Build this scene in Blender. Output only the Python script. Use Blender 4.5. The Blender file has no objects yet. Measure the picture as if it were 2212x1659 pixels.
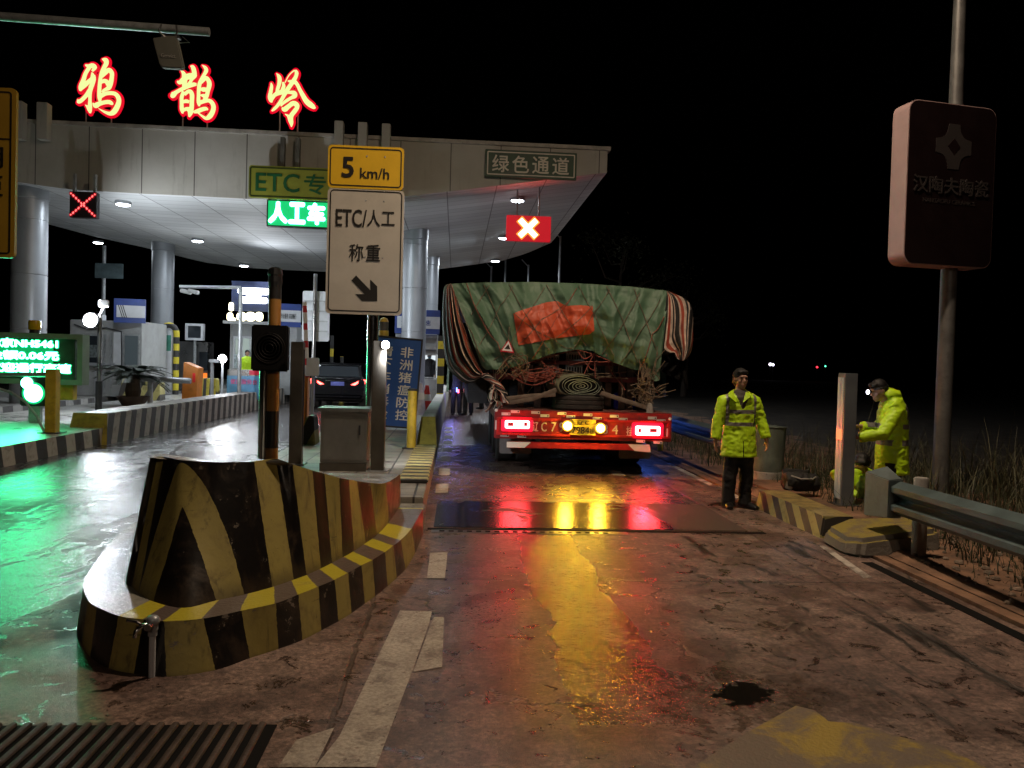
import bpy, bmesh, math, random
from mathutils import Vector, Matrix, noise
random.seed(7)
S = bpy.context.scene
COL = S.collection
# ---------------------------------------------------------------- camera
FPX, CX, CY, CAMH = 1726.0, 1106.0, 829.5, 1.65       # focal length and centre in a 2212 px wide frame
_ey = Vector((985 - CX, -(785 - CY), -FPX)).normalized()
_ez = Vector((0.026, 1, 0)); _ez = (_ez - _ey * _ez.dot(_ey)).normalized()
_ex = _ey.cross(_ez)
W2C = Matrix((( _ex[0], _ey[0], _ez[0]), (_ex[1], _ey[1], _ez[1]), (_ex[2], _ey[2], _ez[2])))
C2W = W2C.transposed()
CAM = Vector((0, 0, CAMH))
cam_data = bpy.data.cameras.new('camera'); cam = bpy.data.objects.new('camera', cam_data); COL.objects.link(cam)
cam_data.sensor_width = 36; cam_data.lens = 36 * FPX / 2212; cam_data.clip_end = 2000; cam_data.clip_start = 0.05
cam.matrix_world = Matrix.Translation(CAM) @ C2W.to_4x4()
S.camera = cam
def ray(u, v): return C2W @ Vector((u - CX, -(v - CY), -FPX))
def G(u, v, z=0.0):
    d = ray(u, v); return CAM + d * ((z - CAMH) / d.z)
def P(u, v, Y):
    d = ray(u, v); return CAM + d * (Y / d.y)
# ---------------------------------------------------------------- world, exposure
S.view_settings.view_transform = 'Standard'; S.view_settings.look = 'None'
S.view_settings.exposure = 0.0; S.view_settings.gamma = 1.0; S.view_settings.use_curve_mapping = False
S.cycles.use_denoising = True
S.cycles.max_bounces = 6; S.cycles.diffuse_bounces = 3; S.cycles.glossy_bounces = 3
S.cycles.sample_clamp_indirect = 4.0
S.cycles.caustics_reflective = False; S.cycles.caustics_refractive = False
w = bpy.data.worlds.new('World'); S.world = w; w.use_nodes = True
nt = w.node_tree
sky = nt.nodes.new('ShaderNodeTexSky'); sky.sky_type = 'NISHITA'; sky.sun_disc = False
sky.sun_elevation = math.radians(-4); sky.sun_rotation = math.radians(200)
bg = nt.nodes['Background']; nt.links.new(sky.outputs[0], bg.inputs[0]); bg.inputs[1].default_value = 0.004
# ---------------------------------------------------------------- street light of the place and an added fill light
def lamp(name, kind, loc, power, color, size=0.3, target=None, spot=None, blend=0.5):
    d = bpy.data.lights.new(name, kind); d.energy = power; d.color = color
    if kind == 'AREA': d.shape = 'DISK'; d.size = size
    else: d.shadow_soft_size = size
    if kind == 'SPOT': d.spot_size = math.radians(spot or 120); d.spot_blend = blend
    o = bpy.data.objects.new(name, d); COL.objects.link(o); o.location = loc
    if target is not None:
        o.rotation_euler = (Vector(target) - Vector(loc)).to_track_quat('-Z', 'Y').to_euler()
    return o
STREET = Vector((2.3, 7.4, 9.6))
lamp('street_and_fill_light', 'AREA', STREET, 690, (1.0, 0.76, 0.54), 0.5, STREET + Vector((-0.05, 0.12, -1)))
lamp('street_and_fill_light', 'AREA', (1.0, -14.0, 9.6), 210, (1.0, 0.78, 0.58), 0.5, (2.0, -2.0, 0))  # added fill from behind the camera, no lamp is built for it
# ---------------------------------------------------------------- node helpers
class NB:
    def __init__(s, name):
        s.m = bpy.data.materials.new(name); s.m.use_nodes = True; s.t = s.m.node_tree
        s.b = s.t.nodes['Principled BSDF']; s.out = s.t.nodes['Material Output']
    def node(s, typ, ins=None, **kw):
        n = s.t.nodes.new(typ)
        for k, v in kw.items(): setattr(n, k, v)
        for k, v in (ins or {}).items(): s.put(n.inputs[k], v)
        return n
    def put(s, sock, v):
        if hasattr(v, 'is_output'): s.t.links.new(v, sock)
        else:
            if isinstance(v, (tuple, list)) and len(v) == 3 and sock.type == 'RGBA': v = (*v, 1)
            sock.default_value = v
    def math(s, op, a, b=0.0, c=0.0, clamp=False):
        n = s.t.nodes.new('ShaderNodeMath'); n.operation = op; n.use_clamp = clamp
        s.put(n.inputs[0], a); s.put(n.inputs[1], b); s.put(n.inputs[2], c); return n.outputs[0]
    def pos(s): return s.node('ShaderNodeNewGeometry').outputs['Position']
    def obj(s): return s.node('ShaderNodeTexCoord').outputs['Object']
    def xyz(s, v):
        n = s.node('ShaderNodeSeparateXYZ', {0: v}); return n.outputs[0], n.outputs[1], n.outputs[2]
    def comb(s, x, y, z): return s.node('ShaderNodeCombineXYZ', {0: x, 1: y, 2: z}).outputs[0]
    def noise(s, v, scale, detail=4, rough=0.55, dist=0.0):
        return s.node('ShaderNodeTexNoise', {'Vector': v, 'Scale': scale, 'Detail': detail, 'Roughness': rough, 'Distortion': dist}).outputs[0]
    def ramp(s, f, stops, mode='LINEAR'):
        n = s.node('ShaderNodeValToRGB', {0: f}); r = n.color_ramp; r.interpolation = mode
        while len(r.elements) < len(stops): r.elements.new(0.5)
        for e, (p, c) in zip(r.elements, stops):
            e.position = p; e.color = (*c, 1) if isinstance(c, (tuple, list)) else (c, c, c, 1)
        return n.outputs[0]
    def step(s, f, a, b): # smoothstep-like 0..1
        n = s.node('ShaderNodeMapRange', {0: f, 1: a, 2: b, 3: 0.0, 4: 1.0}); n.interpolation_type = 'SMOOTHSTEP'; return n.outputs[0]
    def mix(s, f, a, b):
        n = s.node('ShaderNodeMix', data_type='RGBA'); s.put(n.inputs[0], f); s.put(n.inputs[6], a); s.put(n.inputs[7], b); return n.outputs[2]
    def mul(s, a, b):
        n = s.node('ShaderNodeMix', data_type='RGBA', blend_type='MULTIPLY'); n.inputs[0].default_value = 1; s.put(n.inputs[6], a); s.put(n.inputs[7], b); return n.outputs[2]
    def bump(s, h, strength=0.3, dist=0.01):
        return s.node('ShaderNodeBump', {'Height': h, 'Strength': strength, 'Distance': dist}).outputs[0]
    def set(s, **kw):
        names = dict(col='Base Color', rough='Roughness', metal='Metallic', normal='Normal', emit='Emission Color', es='Emission Strength', spec='Specular IOR Level', coat='Coat Weight', trans='Transmission Weight', alpha='Alpha')
        for k, v in kw.items(): s.put(s.b.inputs[names[k]], v)
        return s
def grey(x): return (x, x, x)
def pm(name, col, rough=0.6, metal=0.0, var=0.3, vs=3.0, bump=0.15, bs=60.0, spec=0.5, dirt=0.0, coat=0.0):
    """painted / plain material with large mottling, dirt patches and fine grain"""
    n = NB(name); v = n.pos()
    f = n.noise(v, vs, 5, 0.6)
    c = n.mix(n.step(f, 0.3, 0.7), tuple(x * (1 - var) for x in col), tuple(min(1, x * (1 + var)) for x in col))
    if dirt:
        d = n.step(n.noise(v, vs * 2.3, 6, 0.7, 0.4), 0.5, 0.72)
        c = n.mix(n.math('MULTIPLY', d, dirt), c, (0.05, 0.042, 0.034))
    g = n.noise(v, bs, 3, 0.6)
    r = n.math('ADD', n.math('MULTIPLY', f, 0.25), rough - 0.125, clamp=True)
    n.set(col=c, rough=r, metal=metal, spec=spec, coat=coat)
    if bump: n.set(normal=n.bump(g, bump, 0.006))
    return n.m
def em(name, col, strength, base=(0.02, 0.02, 0.02)):
    n = NB(name); n.set(col=base, emit=col, es=strength, rough=0.5); return n.m
def stripes(name, c1, c2, k, period, duty=0.5, rough=0.6, off=0.0, wear=0.5, use_pos=True, wob=0.02):
    n = NB(name); v = n.pos() if use_pos else n.obj(); x, y, z = n.xyz(v)
    s = n.math('ADD', n.math('MULTIPLY', x, k[0]), n.math('ADD', n.math('MULTIPLY', y, k[1]), n.math('MULTIPLY', z, k[2])))
    s = n.math('ADD', s, n.math('MULTIPLY', n.noise(v, 9, 3), wob))
    f = n.math('FRACT', n.math('ADD', n.math('DIVIDE', s, period), off + 100.0))
    m = n.step(f, duty - 0.012, duty + 0.012)
    c = n.mix(m, c1, c2)
    d = n.step(n.noise(v, 5, 6, 0.7, 0.5), 0.48, 0.7)
    c = n.mix(n.math('MULTIPLY', d, wear), c, (0.075, 0.058, 0.042))
    n.set(col=c, rough=n.math('ADD', n.math('MULTIPLY', d, 0.25), rough), normal=n.bump(n.noise(v, 70, 4), 0.25, 0.006))
    return n.m
# ---------------------------------------------------------------- mesh helpers
def wloc(o):
    l = Vector((0, 0, 0))
    while o is not None: l = l + o.location; o = o.parent
    return l
class MB:
    def __init__(s): s.v = []; s.f = []; s.mi = []; s.cur = 0; s.attr = {}
    def mat(s, i): s.cur = i; return s
    def add(s, vs, fs):
        b = len(s.v); s.v += [Vector(p) for p in vs]
        for f in fs: s.f.append(tuple(b + i for i in f)); s.mi.append(s.cur)
        return s
    def box(s, c, d, rot=None):
        hx, hy, hz = d[0] / 2, d[1] / 2, d[2] / 2; c = Vector(c)
        vs = [Vector((x * hx, y * hy, z * hz)) for x in (-1, 1) for y in (-1, 1) for z in (-1, 1)]
        if rot is not None: vs = [rot @ p for p in vs]
        return s.add([p + c for p in vs], [(0, 1, 3, 2), (4, 6, 7, 5), (0, 4, 5, 1), (2, 3, 7, 6), (0, 2, 6, 4), (1, 5, 7, 3)])
    def span(s, a, b):
        a = Vector(a); b = Vector(b); return s.box((a + b) / 2, [abs(b[i] - a[i]) for i in range(3)])
    def prism(s, poly, fn, t0, t1):
        """poly: 2-D points; fn(p, t) -> 3-D"""
        n = len(poly)
        vs = [fn(p, t0) for p in poly] + [fn(p, t1) for p in poly]
        fs = [tuple(range(n - 1, -1, -1)), tuple(range(n, 2 * n))]
        fs += [(i, (i + 1) % n, n + (i + 1) % n, n + i) for i in range(n)]
        return s.add(vs, fs)
    def plate(s, x0, x1, z0, z1, y, t=0.02, r=0.0, seg=6):
        """upright rounded plate facing -Y, front at y"""
        pts = rrect(x0, x1, z0, z1, r, seg)
        return s.prism(pts, lambda p, q: Vector((p[0], q, p[1])), y, y + t)
    def frame(s, x0, x1, z0, z1, y, w, t=0.004, r=0.0, seg=6):
        a = rrect(x0, x1, z0, z1, r, seg); b = rrect(x0 + w, x1 - w, z0 + w, z1 - w, max(r - w, 0), seg)
        n = len(a)
        if len(b) != n: b = rrect(x0 + w, x1 - w, z0 + w, z1 - w, max(r - w, 0.001), seg)
        vs = [(p[0], y, p[1]) for p in a] + [(p[0], y, p[1]) for p in b] + [(p[0], y + t, p[1]) for p in a] + [(p[0], y + t, p[1]) for p in b]
        fs = []
        for i in range(n):
            j = (i + 1) % n
            fs += [(i, j, n + j, n + i), (2 * n + i, 3 * n + i, 3 * n + j, 2 * n + j), (i, 2 * n + i, 2 * n + j, j), (n + i, n + j, 3 * n + j, 3 * n + i)]
        return s.add(vs, fs)
    def tube(s, pts, r, n=10, caps=True, flat=None):
        """tube along points; r scalar or list of scalar / (ra, rb); flat = reference vector for ra"""
        pts = [Vector(p) for p in pts]; m = len(pts)
        rs = r if isinstance(r, (list,)) else [r] * m
        base = len(s.v); up = None; fs = []; vs = []
        for i, p in enumerate(pts):
            t = (pts[min(i + 1, m - 1)] - pts[max(i - 1, 0)])
            t = t.normalized() if t.length > 1e-9 else Vector((0, 0, 1))
            if flat is not None: up = Vector(flat)
            elif up is None: up = Vector((1, 0, 0)) if abs(t.x) < 0.8 else Vector((0, 1, 0))
            a = up - t * up.dot(t)
            a = a.normalized() if a.length > 1e-6 else t.orthogonal().normalized()
            b = t.cross(a); up = a
            ra, rb = rs[i] if isinstance(rs[i], tuple) else (rs[i], rs[i])
            for k in range(n):
                q = 2 * math.pi * k / n; vs.append(p + a * (ra * math.cos(q)) + b * (rb * math.sin(q)))
        for i in range(m - 1):
            for k in range(n):
                l = (k + 1) % n; fs.append((i * n + k, i * n + l, (i + 1) * n + l, (i + 1) * n + k))
        if caps: fs += [tuple(range(n - 1, -1, -1)), tuple((m - 1) * n + k for k in range(n))]
        return s.add(vs, fs)
    def ell(s, c, r, n=16, m=10, rot=None):
        c = Vector(c); vs = [Vector((0, 0, -r[2]))]; fs = []
        for i in range(1, m):
            ph = -math.pi / 2 + math.pi * i / m
            for k in range(n):
                q = 2 * math.pi * k / n; vs.append(Vector((r[0] * math.cos(ph) * math.cos(q), r[1] * math.cos(ph) * math.sin(q), r[2] * math.sin(ph))))
        vs.append(Vector((0, 0, r[2])))
        for k in range(n):
            l = (k + 1) % n; fs.append((0, 1 + l, 1 + k)); e = 1 + (m - 2) * n; fs.append((e + k, e + l, len(vs) - 1))
        for i in range(m - 2):
            for k in range(n):
                l = (k + 1) % n; fs.append((1 + i * n + k, 1 + i * n + l, 1 + (i + 1) * n + l, 1 + (i + 1) * n + k))
        if rot is not None: vs = [rot @ p for p in vs]
        return s.add([p + c for p in vs], fs)
    def lathe(s, prof, c, n=24, axis='z'):
        vs = []; fs = []; c = Vector(c)
        for (r, h) in prof:
            for k in range(n):
                q = 2 * math.pi * k / n; a, b = r * math.cos(q), r * math.sin(q)
                vs.append(c + (Vector((a, b, h)) if axis == 'z' else Vector((h, a, b)) if axis == 'x' else Vector((a, h, b))))
        m = len(prof)
        for i in range(m - 1):
            for k in range(n):
                l = (k + 1) % n; fs.append((i * n + k, i * n + l, (i + 1) * n + l, (i + 1) * n + k))
        fs += [tuple(range(n - 1, -1, -1)), tuple((m - 1) * n + k for k in range(n))]
        return s.add(vs, fs)
    def grid(s, fn, nu, nv, flip=False):
        vs = [fn(i / nu, j / nv) for j in range(nv + 1) for i in range(nu + 1)]
        fs = []
        for j in range(nv):
            for i in range(nu):
                a = j * (nu + 1) + i; q = (a, a + 1, a + nu + 2, a + nu + 1); fs.append(q[::-1] if flip else q)
        return s.add(vs, fs)
    def text(s, body, x0, x1, z0, z1, y, t=0.003, bold=0.0):
        if bold > 0:
            b = bold * 0.62 * (z1 - z0); e = min(b, (x1 - x0) * .12)
            for i, (dx, dz) in enumerate(((1, 0), (-1, 0), (0, 1), (0, -1), (.7, .7), (-.7, .7), (.7, -.7), (-.7, -.7))):
                s.text(body, x0 + e + dx * e, x1 - e + dx * e, z0 + b + dz * b, z1 - b + dz * b, y - .0004 * (i + 1), t)
            return s
        vs, fs = glyphs(body, 0.0)
        ax = min(p[0] for p in vs); bx = max(p[0] for p in vs); az = min(p[1] for p in vs); bz = max(p[1] for p in vs)
        return s.add([(x0 + (p[0] - ax) / (bx - ax) * (x1 - x0), y - p[2] * t, z0 + (p[1] - az) / (bz - az) * (z1 - z0)) for p in vs], fs)
    def xf(s, M):
        s.v = [M @ p for p in s.v]; return s
    def build(s, name, mats, parent=None, smooth=False, bevel=0.0, seg=2):
        off = wloc(parent) if parent is not None else Vector((0, 0, 0))
        me = bpy.data.meshes.new(name); me.from_pydata([tuple(p - off) for p in s.v], [], s.f)
        for m in (mats if isinstance(mats, (list, tuple)) else [mats]): me.materials.append(m)
        for p, i in zip(me.polygons, s.mi): p.material_index = i; p.use_smooth = bool(smooth)
        for k, a in s.attr.items():
            at = me.attributes.new(k, 'FLOAT', 'POINT'); at.data.foreach_set('value', a)
        me.validate(); me.update()
        bm = bmesh.new(); bm.from_mesh(me); bmesh.ops.recalc_face_normals(bm, faces=bm.faces)
        if bevel:
            ed = [e for e in bm.edges if len(e.link_faces) == 2 and e.calc_face_angle(0) > 0.5]
            bmesh.ops.bevel(bm, geom=ed, offset=bevel, segments=seg, affect='EDGES', clamp_overlap=True)
        bm.to_mesh(me); bm.free()
        if smooth == 'auto' or smooth is True:
            try: me.set_sharp_from_angle(angle=math.radians(40))
            except Exception: pass
        o = bpy.data.objects.new(name, me); COL.objects.link(o)
        if parent is not None: o.parent = parent
        return o
def rrect(x0, x1, z0, z1, r, seg=6):
    if r <= 0: return [(x0, z0), (x1, z0), (x1, z1), (x0, z1)]
    out = []
    for cx, cz, a0 in ((x1 - r, z0 + r, -90), (x1 - r, z1 - r, 0), (x0 + r, z1 - r, 90), (x0 + r, z0 + r, 180)):
        for k in range(seg + 1):
            a = math.radians(a0 + 90 * k / seg); out.append((cx + r * math.cos(a), cz + r * math.sin(a)))
    return out
_gc = {}
def glyphs(body, bold=0.0):
    """letters of Blender's own built-in font as a solid mesh"""
    key = (body, bold)
    if key not in _gc:
        c = bpy.data.curves.new('lettering', 'FONT'); c.body = body; c.extrude = 0.5; c.offset = bold; c.resolution_u = 3; c.align_x = 'CENTER'
        o = bpy.data.objects.new('lettering', c); COL.objects.link(o)
        dg = bpy.context.evaluated_depsgraph_get(); dg.update()
        me = bpy.data.meshes.new_from_object(o.evaluated_get(dg))
        _gc[key] = ([(p.co.x, p.co.y, p.co.z + 0.5) for p in me.vertices], [tuple(p.vertices) for p in me.polygons])
        bpy.data.objects.remove(o); bpy.data.curves.remove(c); bpy.data.meshes.remove(me)
    return _gc[key]
def tag(o, label=None, cat=None, group=None, kind=None):
    if label: o['label'] = label
    if cat: o['category'] = cat
    if group: o['group'] = group
    if kind: o['kind'] = kind
    return o
def thing(name, label, cat, loc=(0, 0, 0), group=None):
    o = bpy.data.objects.new(name, None); COL.objects.link(o); o.location = loc; o.empty_display_size = 0.2
    return tag(o, label, cat, group)
def structure(o): o['kind'] = 'structure'; return o
def dup(o, loc=None, rz=None, label=None, parent=None):
    c = o.copy(); COL.objects.link(c)
    if parent is not None: c.parent = parent
    if loc is not None: c.location = loc
    if rz is not None: c.rotation_euler = (0, 0, rz)
    if label: c['label'] = label
    for ch in list(o.children): dup(ch, parent=c)
    return c
def remesh(mb, name, mats, parent, voxel=0.02, smooth=4, wrinkle=0.0, wscale=9.0, seed=0.0, pick=None):
    """fuse overlapping shapes into one continuous surface"""
    o = mb.build(name, mats, parent, smooth=True)
    m = o.modifiers.new('r', 'REMESH'); m.mode = 'VOXEL'; m.voxel_size = voxel; m.use_smooth_shade = True
    if smooth:
        sm = o.modifiers.new('s', 'SMOOTH'); sm.iterations = smooth; sm.factor = 0.5
    dg = bpy.context.evaluated_depsgraph_get(); dg.update()
    me = bpy.data.meshes.new_from_object(o.evaluated_get(dg))
    o.modifiers.clear(); old = o.data; o.data = me; bpy.data.meshes.remove(old)
    me.materials.clear()
    for mm in (mats if isinstance(mats, (list, tuple)) else [mats]): me.materials.append(mm)
    if wrinkle:
        for v in me.vertices:
            p = v.co * wscale + Vector((seed, seed * 2, 0))
            k = noise.noise(p) + 0.6 * noise.noise(Vector((p.x * 2.2, p.y * 2.2, p.z * 3.4)))
            v.co += v.normal * (wrinkle * (1 - abs(k) * 2.2))
    off = wloc(o)
    for p in me.polygons:
        p.use_smooth = True; p.material_index = pick(p.center + off) if pick else 0
    me.update(); return o
def lerp(a, b, t): return a + (b - a) * t
def curve(pts, x):
    """piecewise-linear y(x), smoothed"""
    if x <= pts[0][0]: return pts[0][1]
    for (a, b), (c, d) in zip(pts, pts[1:]):
        if x <= c:
            t = (x - a) / (c - a); return lerp(b, d, t)
    return pts[-1][1]
def spline(pts, n):
    """Catmull-Rom through points (tuples of any length)"""
    P_ = [pts[0]] + list(pts) + [pts[-1]]; out = []
    for i in range(1, len(P_) - 2):
        p0, p1, p2, p3 = P_[i - 1:i + 3]
        for k in range(n):
            t = k / n
            out.append(tuple(0.5 * (2 * b + (c - a) * t + (2 * a - 5 * b + 4 * c - d) * t * t + (-a + 3 * b - 3 * c + d) * t ** 3) for a, b, c, d in zip(p0, p1, p2, p3)))
    out.append(tuple(pts[-1])); return out
# ================================================================ materials
def road_material():
    n = NB('wet_concrete'); p = n.pos(); x, y, z = n.xyz(p)
    big = n.noise(p, 0.55, 4, 0.6, 0.3); mid = n.noise(p, 2.2, 6, 0.65, 0.5); fine = n.noise(p, 38, 4, 0.7); grit = n.noise(p, 150, 2, 0.6)
    stretched = n.noise(n.comb(n.math('MULTIPLY', x, 3.2), n.math('MULTIPLY', y, 0.55), 0.0), 1.6, 6, 0.68, 0.4)
    col = n.mix(n.step(mid, 0.34, 0.66), (0.105, 0.064, 0.050), (0.27, 0.175, 0.138))
    col = n.mix(n.math('MULTIPLY', n.step(big, 0.42, 0.62), 0.45), col, (0.14, 0.075, 0.062))
    # oily wheel streaks along the lane
    stain = n.step(stretched, 0.52, 0.64)
    right = n.step(x, 1.7, 2.6)
    stain = n.math('MULTIPLY', stain, n.math('ADD', n.math('MULTIPLY', right, 0.75), 0.34))
    col = n.mix(stain, col, (0.035, 0.024, 0.019))
    # peeled patches with a crisp edge
    patch = n.step(n.noise(p, 0.9, 8, 0.62, 0.8), 0.535, 0.545)
    col = n.mix(n.math('MULTIPLY', patch, 0.45), col, (0.33, 0.225, 0.175))
    col = n.mix(n.math('MULTIPLY', n.step(n.noise(p, 5.5, 7, 0.74, 0.6), 0.555, 0.61), 0.40), col, (0.045, 0.030, 0.024))
    col = n.mul(col, n.mix(n.step(fine, 0.34, 0.66), grey(0.55), grey(1.28)))
    col = n.mul(col, n.mix(n.step(n.noise(p, 13, 5, 0.75, 0.4), 0.38, 0.60), grey(0.66), grey(1.14)))
    col = n.mix(n.step(n.noise(p, 85, 2, 0.5), 0.66, 0.74), col, n.mul(col, grey(1.9)))
    col = n.mix(n.math('MULTIPLY', n.step(x, -2.2, -2.9), 0.75), col, n.mul(n.mix(n.step(mid, .34, .66), (0.032, 0.032, 0.031), (0.095, 0.095, 0.092)), n.mix(n.step(fine, 0.2, 0.8), grey(0.6), grey(1.2))))
    # cracks
    vd = n.node('ShaderNodeTexVoronoi', {'Vector': n.node('ShaderNodeVectorMath', {0: p, 1: n.node('ShaderNodeTexNoise', {'Vector': p, 'Scale': 1.6, 'Detail': 5.0, 'Roughness': 0.65}).outputs[1]}, operation='ADD').outputs[0], 'Scale': 0.42}, feature='DISTANCE_TO_EDGE').outputs[0]
    crack = n.math('MULTIPLY', n.step(vd, 0.012, 0.004), n.step(n.noise(p, 0.7, 2), 0.44, 0.56))
    # slab joints across and along
    jy = n.math('ABSOLUTE', n.math('SUBTRACT', n.math('FRACT', n.math('DIVIDE', n.math('ADD', y, n.math('ADD', 11.0, n.math('MULTIPLY', fine, 0.03))), 3.8)), 0.5))
    joint = n.step(jy, 0.0042, 0.0018)
    wob = n.math('MULTIPLY', n.math('SUBTRACT', mid, 0.5), 0.10)
    jx = n.math('ABSOLUTE', n.math('SUBTRACT', n.math('FRACT', n.math('DIVIDE', n.math('ADD', n.math('ADD', x, wob), 20.05), 3.55)), 0.5))
    jointx = n.step(jx, 0.006, 0.0025)
    lines = n.math('MAXIMUM', crack, n.math('MAXIMUM', joint, n.math('MULTIPLY', jointx, 0.7)))
    col = n.mix(n.math('MULTIPLY', lines, 0.8), col, (0.02, 0.016, 0.013))
    # ---- water lying on it
    rut = n.math('ABSOLUTE', n.math('SUBTRACT', x, n.math('ADD', 0.62, n.math('MULTIPLY', n.noise(p, 1.1, 5, 0.6), 0.55))))
    rut = n.math('MULTIPLY', n.step(rut, 0.36, 0.25), n.step(y, 8.6, 7.9))
    rut = n.math('MULTIPLY', rut, n.step(y, 2.7, 4.2))
    spl = n.math('MULTIPLY', n.step(n.noise(p, 1.9, 7, 0.66, 0.8), 0.50, 0.56), n.math('MULTIPLY', n.step(x, 0.7, 1.0), n.math('MULTIPLY', n.step(x, 1.75, 1.45), n.step(y, 4.9, 4.4))))
    dx = n.math('SUBTRACT', x, 1.50); dy = n.math('SUBTRACT', y, 3.95)
    dist = n.math('SQRT', n.math('ADD', n.math('MULTIPLY', n.math('MULTIPLY', dx, dx), 0.6), n.math('MULTIPLY', dy, dy)))
    puddle = n.step(n.math('ADD', dist, n.math('ADD', n.math('MULTIPLY', n.math('SUBTRACT', n.noise(p, 6, 7, 0.7, 0.5), 0.5), 0.52), n.math('MULTIPLY', n.math('ABSOLUTE', n.math('ADD', n.math('SUBTRACT', x, 1.52), n.math('MULTIPLY', dy, -0.8))), 0.35))), 0.20, 0.15)
    pd = n.math('ADD', dist, n.math('MULTIPLY', n.math('SUBTRACT', n.noise(p, 3.0, 6, 0.65, 0.3), 0.5), 0.9))
    spl = n.math('MAXIMUM', spl, n.math('MULTIPLY', n.step(pd, 0.55, 0.2), 0.72))
    left = n.math('MULTIPLY', n.step(x, -2.3, -2.7), n.math('ADD', n.math('MULTIPLY', n.step(n.noise(n.comb(n.math('MULTIPLY', x, 1.0), n.math('MULTIPLY', y, 0.22), 0.0), 1.1, 7, 0.66, 0.9), 0.47, 0.54), 0.85), n.math('MULTIPLY', n.step(n.noise(p, 1.7, 7, 0.7, 0.6), 0.44, 0.60), 0.40)))
    def track_at(cx, hw): return n.step(n.math('ABSOLUTE', n.math('SUBTRACT', x, n.math('ADD', cx, n.math('MULTIPLY', n.math('SUBTRACT', n.noise(p, 0.9, 6, 0.62, 0.4), 0.5), 1.3)))), hw, hw - 0.12)
    ltr = n.math('MAXIMUM', track_at(-3.75, 0.48), track_at(-5.5, 0.40))
    left = n.math('MAXIMUM', left, n.math('MULTIPLY', n.math('MULTIPLY', ltr, n.math('ADD', 0.35, n.math('MULTIPLY', n.step(n.noise(n.comb(n.math('MULTIPLY', x, 1.8), n.math('MULTIPLY', y, 0.9), 0.0), 1.5, 8, 0.74, 0.8), 0.42, 0.54), 0.65))), 0.97))
    far = n.math('MULTIPLY', n.math('MULTIPLY', n.step(y, 8.8, 9.6), n.step(x, 3.4, 2.9)), n.math('ADD', 0.45, n.math('MULTIPLY', n.step(mid, 0.4, 0.6), 0.35)))
    far2 = n.math('MULTIPLY', n.step(y, 14.0, 17.0), 0.8)
    lane = n.math('MULTIPLY', n.math('MULTIPLY', n.step(x, -0.35, 0.05), n.step(x, 1.9, 1.2)), n.math('ADD', 0.36, n.math('MULTIPLY', n.step(n.noise(p, 1.5, 6, 0.65, 0.5), 0.40, 0.60), 0.28)))
    lane = n.math('MULTIPLY', lane, n.math('ADD', 0.4, n.math('MULTIPLY', n.step(y, 2.2, 4.2), 0.6)))
    lane = n.math('MAXIMUM', lane, n.math('MULTIPLY', n.step(n.noise(p, 5.5, 7, 0.74, 0.6), 0.565, 0.60), 0.75))
    damp = n.math('MAXIMUM', lane, n.math('MULTIPLY', n.step(n.noise(p, 0.8, 5, 0.6), 0.46, 0.6), 0.34))
    track = n.math('MULTIPLY', n.step(stretched, 0.60, 0.70), n.math('MULTIPLY', n.step(x, 1.6, 2.1), 0.55))
    wet = n.math('MAXIMUM', n.math('MAXIMUM', rut, n.math('MAXIMUM', spl, puddle)), n.math('MAXIMUM', n.math('MAXIMUM', left, track), n.math('MAXIMUM', n.math('MAXIMUM', far, far2), damp)), clamp=True)
    dark = n.mix(n.math('MULTIPLY', wet, 0.8), grey(1.0), grey(0.42))
    col = n.mul(col, dark)
    col = n.mix(puddle, col, (0.012, 0.010, 0.008))
    rough = n.ramp(wet, [(0.0, 0.60), (0.35, 0.40), (0.7, 0.26), (1.0, 0.13)])
    rough = n.math('MULTIPLY', rough, n.math('ADD', 0.75, n.math('MULTIPLY', fine, 0.5)))
    h = n.math('ADD', n.math('MULTIPLY', fine, 0.5), n.math('ADD', n.math('MULTIPLY', grit, 0.28), n.math('MULTIPLY', mid, 0.6)))
    h = n.math('SUBTRACT', h, n.math('MULTIPLY', lines, 1.2))
    h = n.math('MULTIPLY', h, n.mix(puddle, grey(1.0), grey(0.02)))
    h = n.math('ADD', h, n.math('MULTIPLY', n.math('MULTIPLY', n.math('ADD', rut, n.math('MULTIPLY', ltr, n.math('MULTIPLY', n.step(x, -2.2, -2.6), 0.5))), n.noise(n.comb(n.math('MULTIPLY', x, 0.6), n.math('MULTIPLY', y, 1.0), 0.0), 17, 3, 0.6)), 1.1))
    n.set(col=col, rough=rough, normal=n.bump(h, 0.6, 0.012), spec=0.6)
    return n.m
M_road = road_material()
M_ground = pm('dark_soil', (0.05, 0.038, 0.026), 0.9, var=0.5, vs=1.5, bump=0.8, bs=25)
M_dirt = pm('brown_earth', (0.19, 0.105, 0.062), 0.9, var=0.55, vs=2.5, bump=1.0, bs=30, dirt=0.5)
def worn_white():
    n = NB('worn_white_road_paint'); p = n.pos(); f = n.noise(p, 4, 5, .65); c = n.mix(n.step(f, .3, .7), (.37, .315, .25), (.50, .44, .355))
    c = n.mix(n.math('MULTIPLY', n.step(n.noise(p, 7, 6, .7, .5), .50, .66), .6), c, (.12, .085, .065)); chip = n.step(n.noise(p, 16, 8, .8), .585, .61)
    c = n.mix(n.math('MULTIPLY', chip, .8), c, (.17, .115, .09)); c = n.mul(c, n.mix(n.step(n.noise(p, 45, 3, .7), .35, .65), grey(.72), grey(1.1)))
    n.set(col=c, rough=.6, normal=n.bump(n.math('SUBTRACT', n.noise(p, 60, 4), chip), .35, .006)); return n.m
M_white = worn_white()
M_conc = pm('grey_concrete', (0.34, 0.32, 0.29), 0.65, var=0.25, vs=3, bump=0.4, dirt=0.4)
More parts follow.
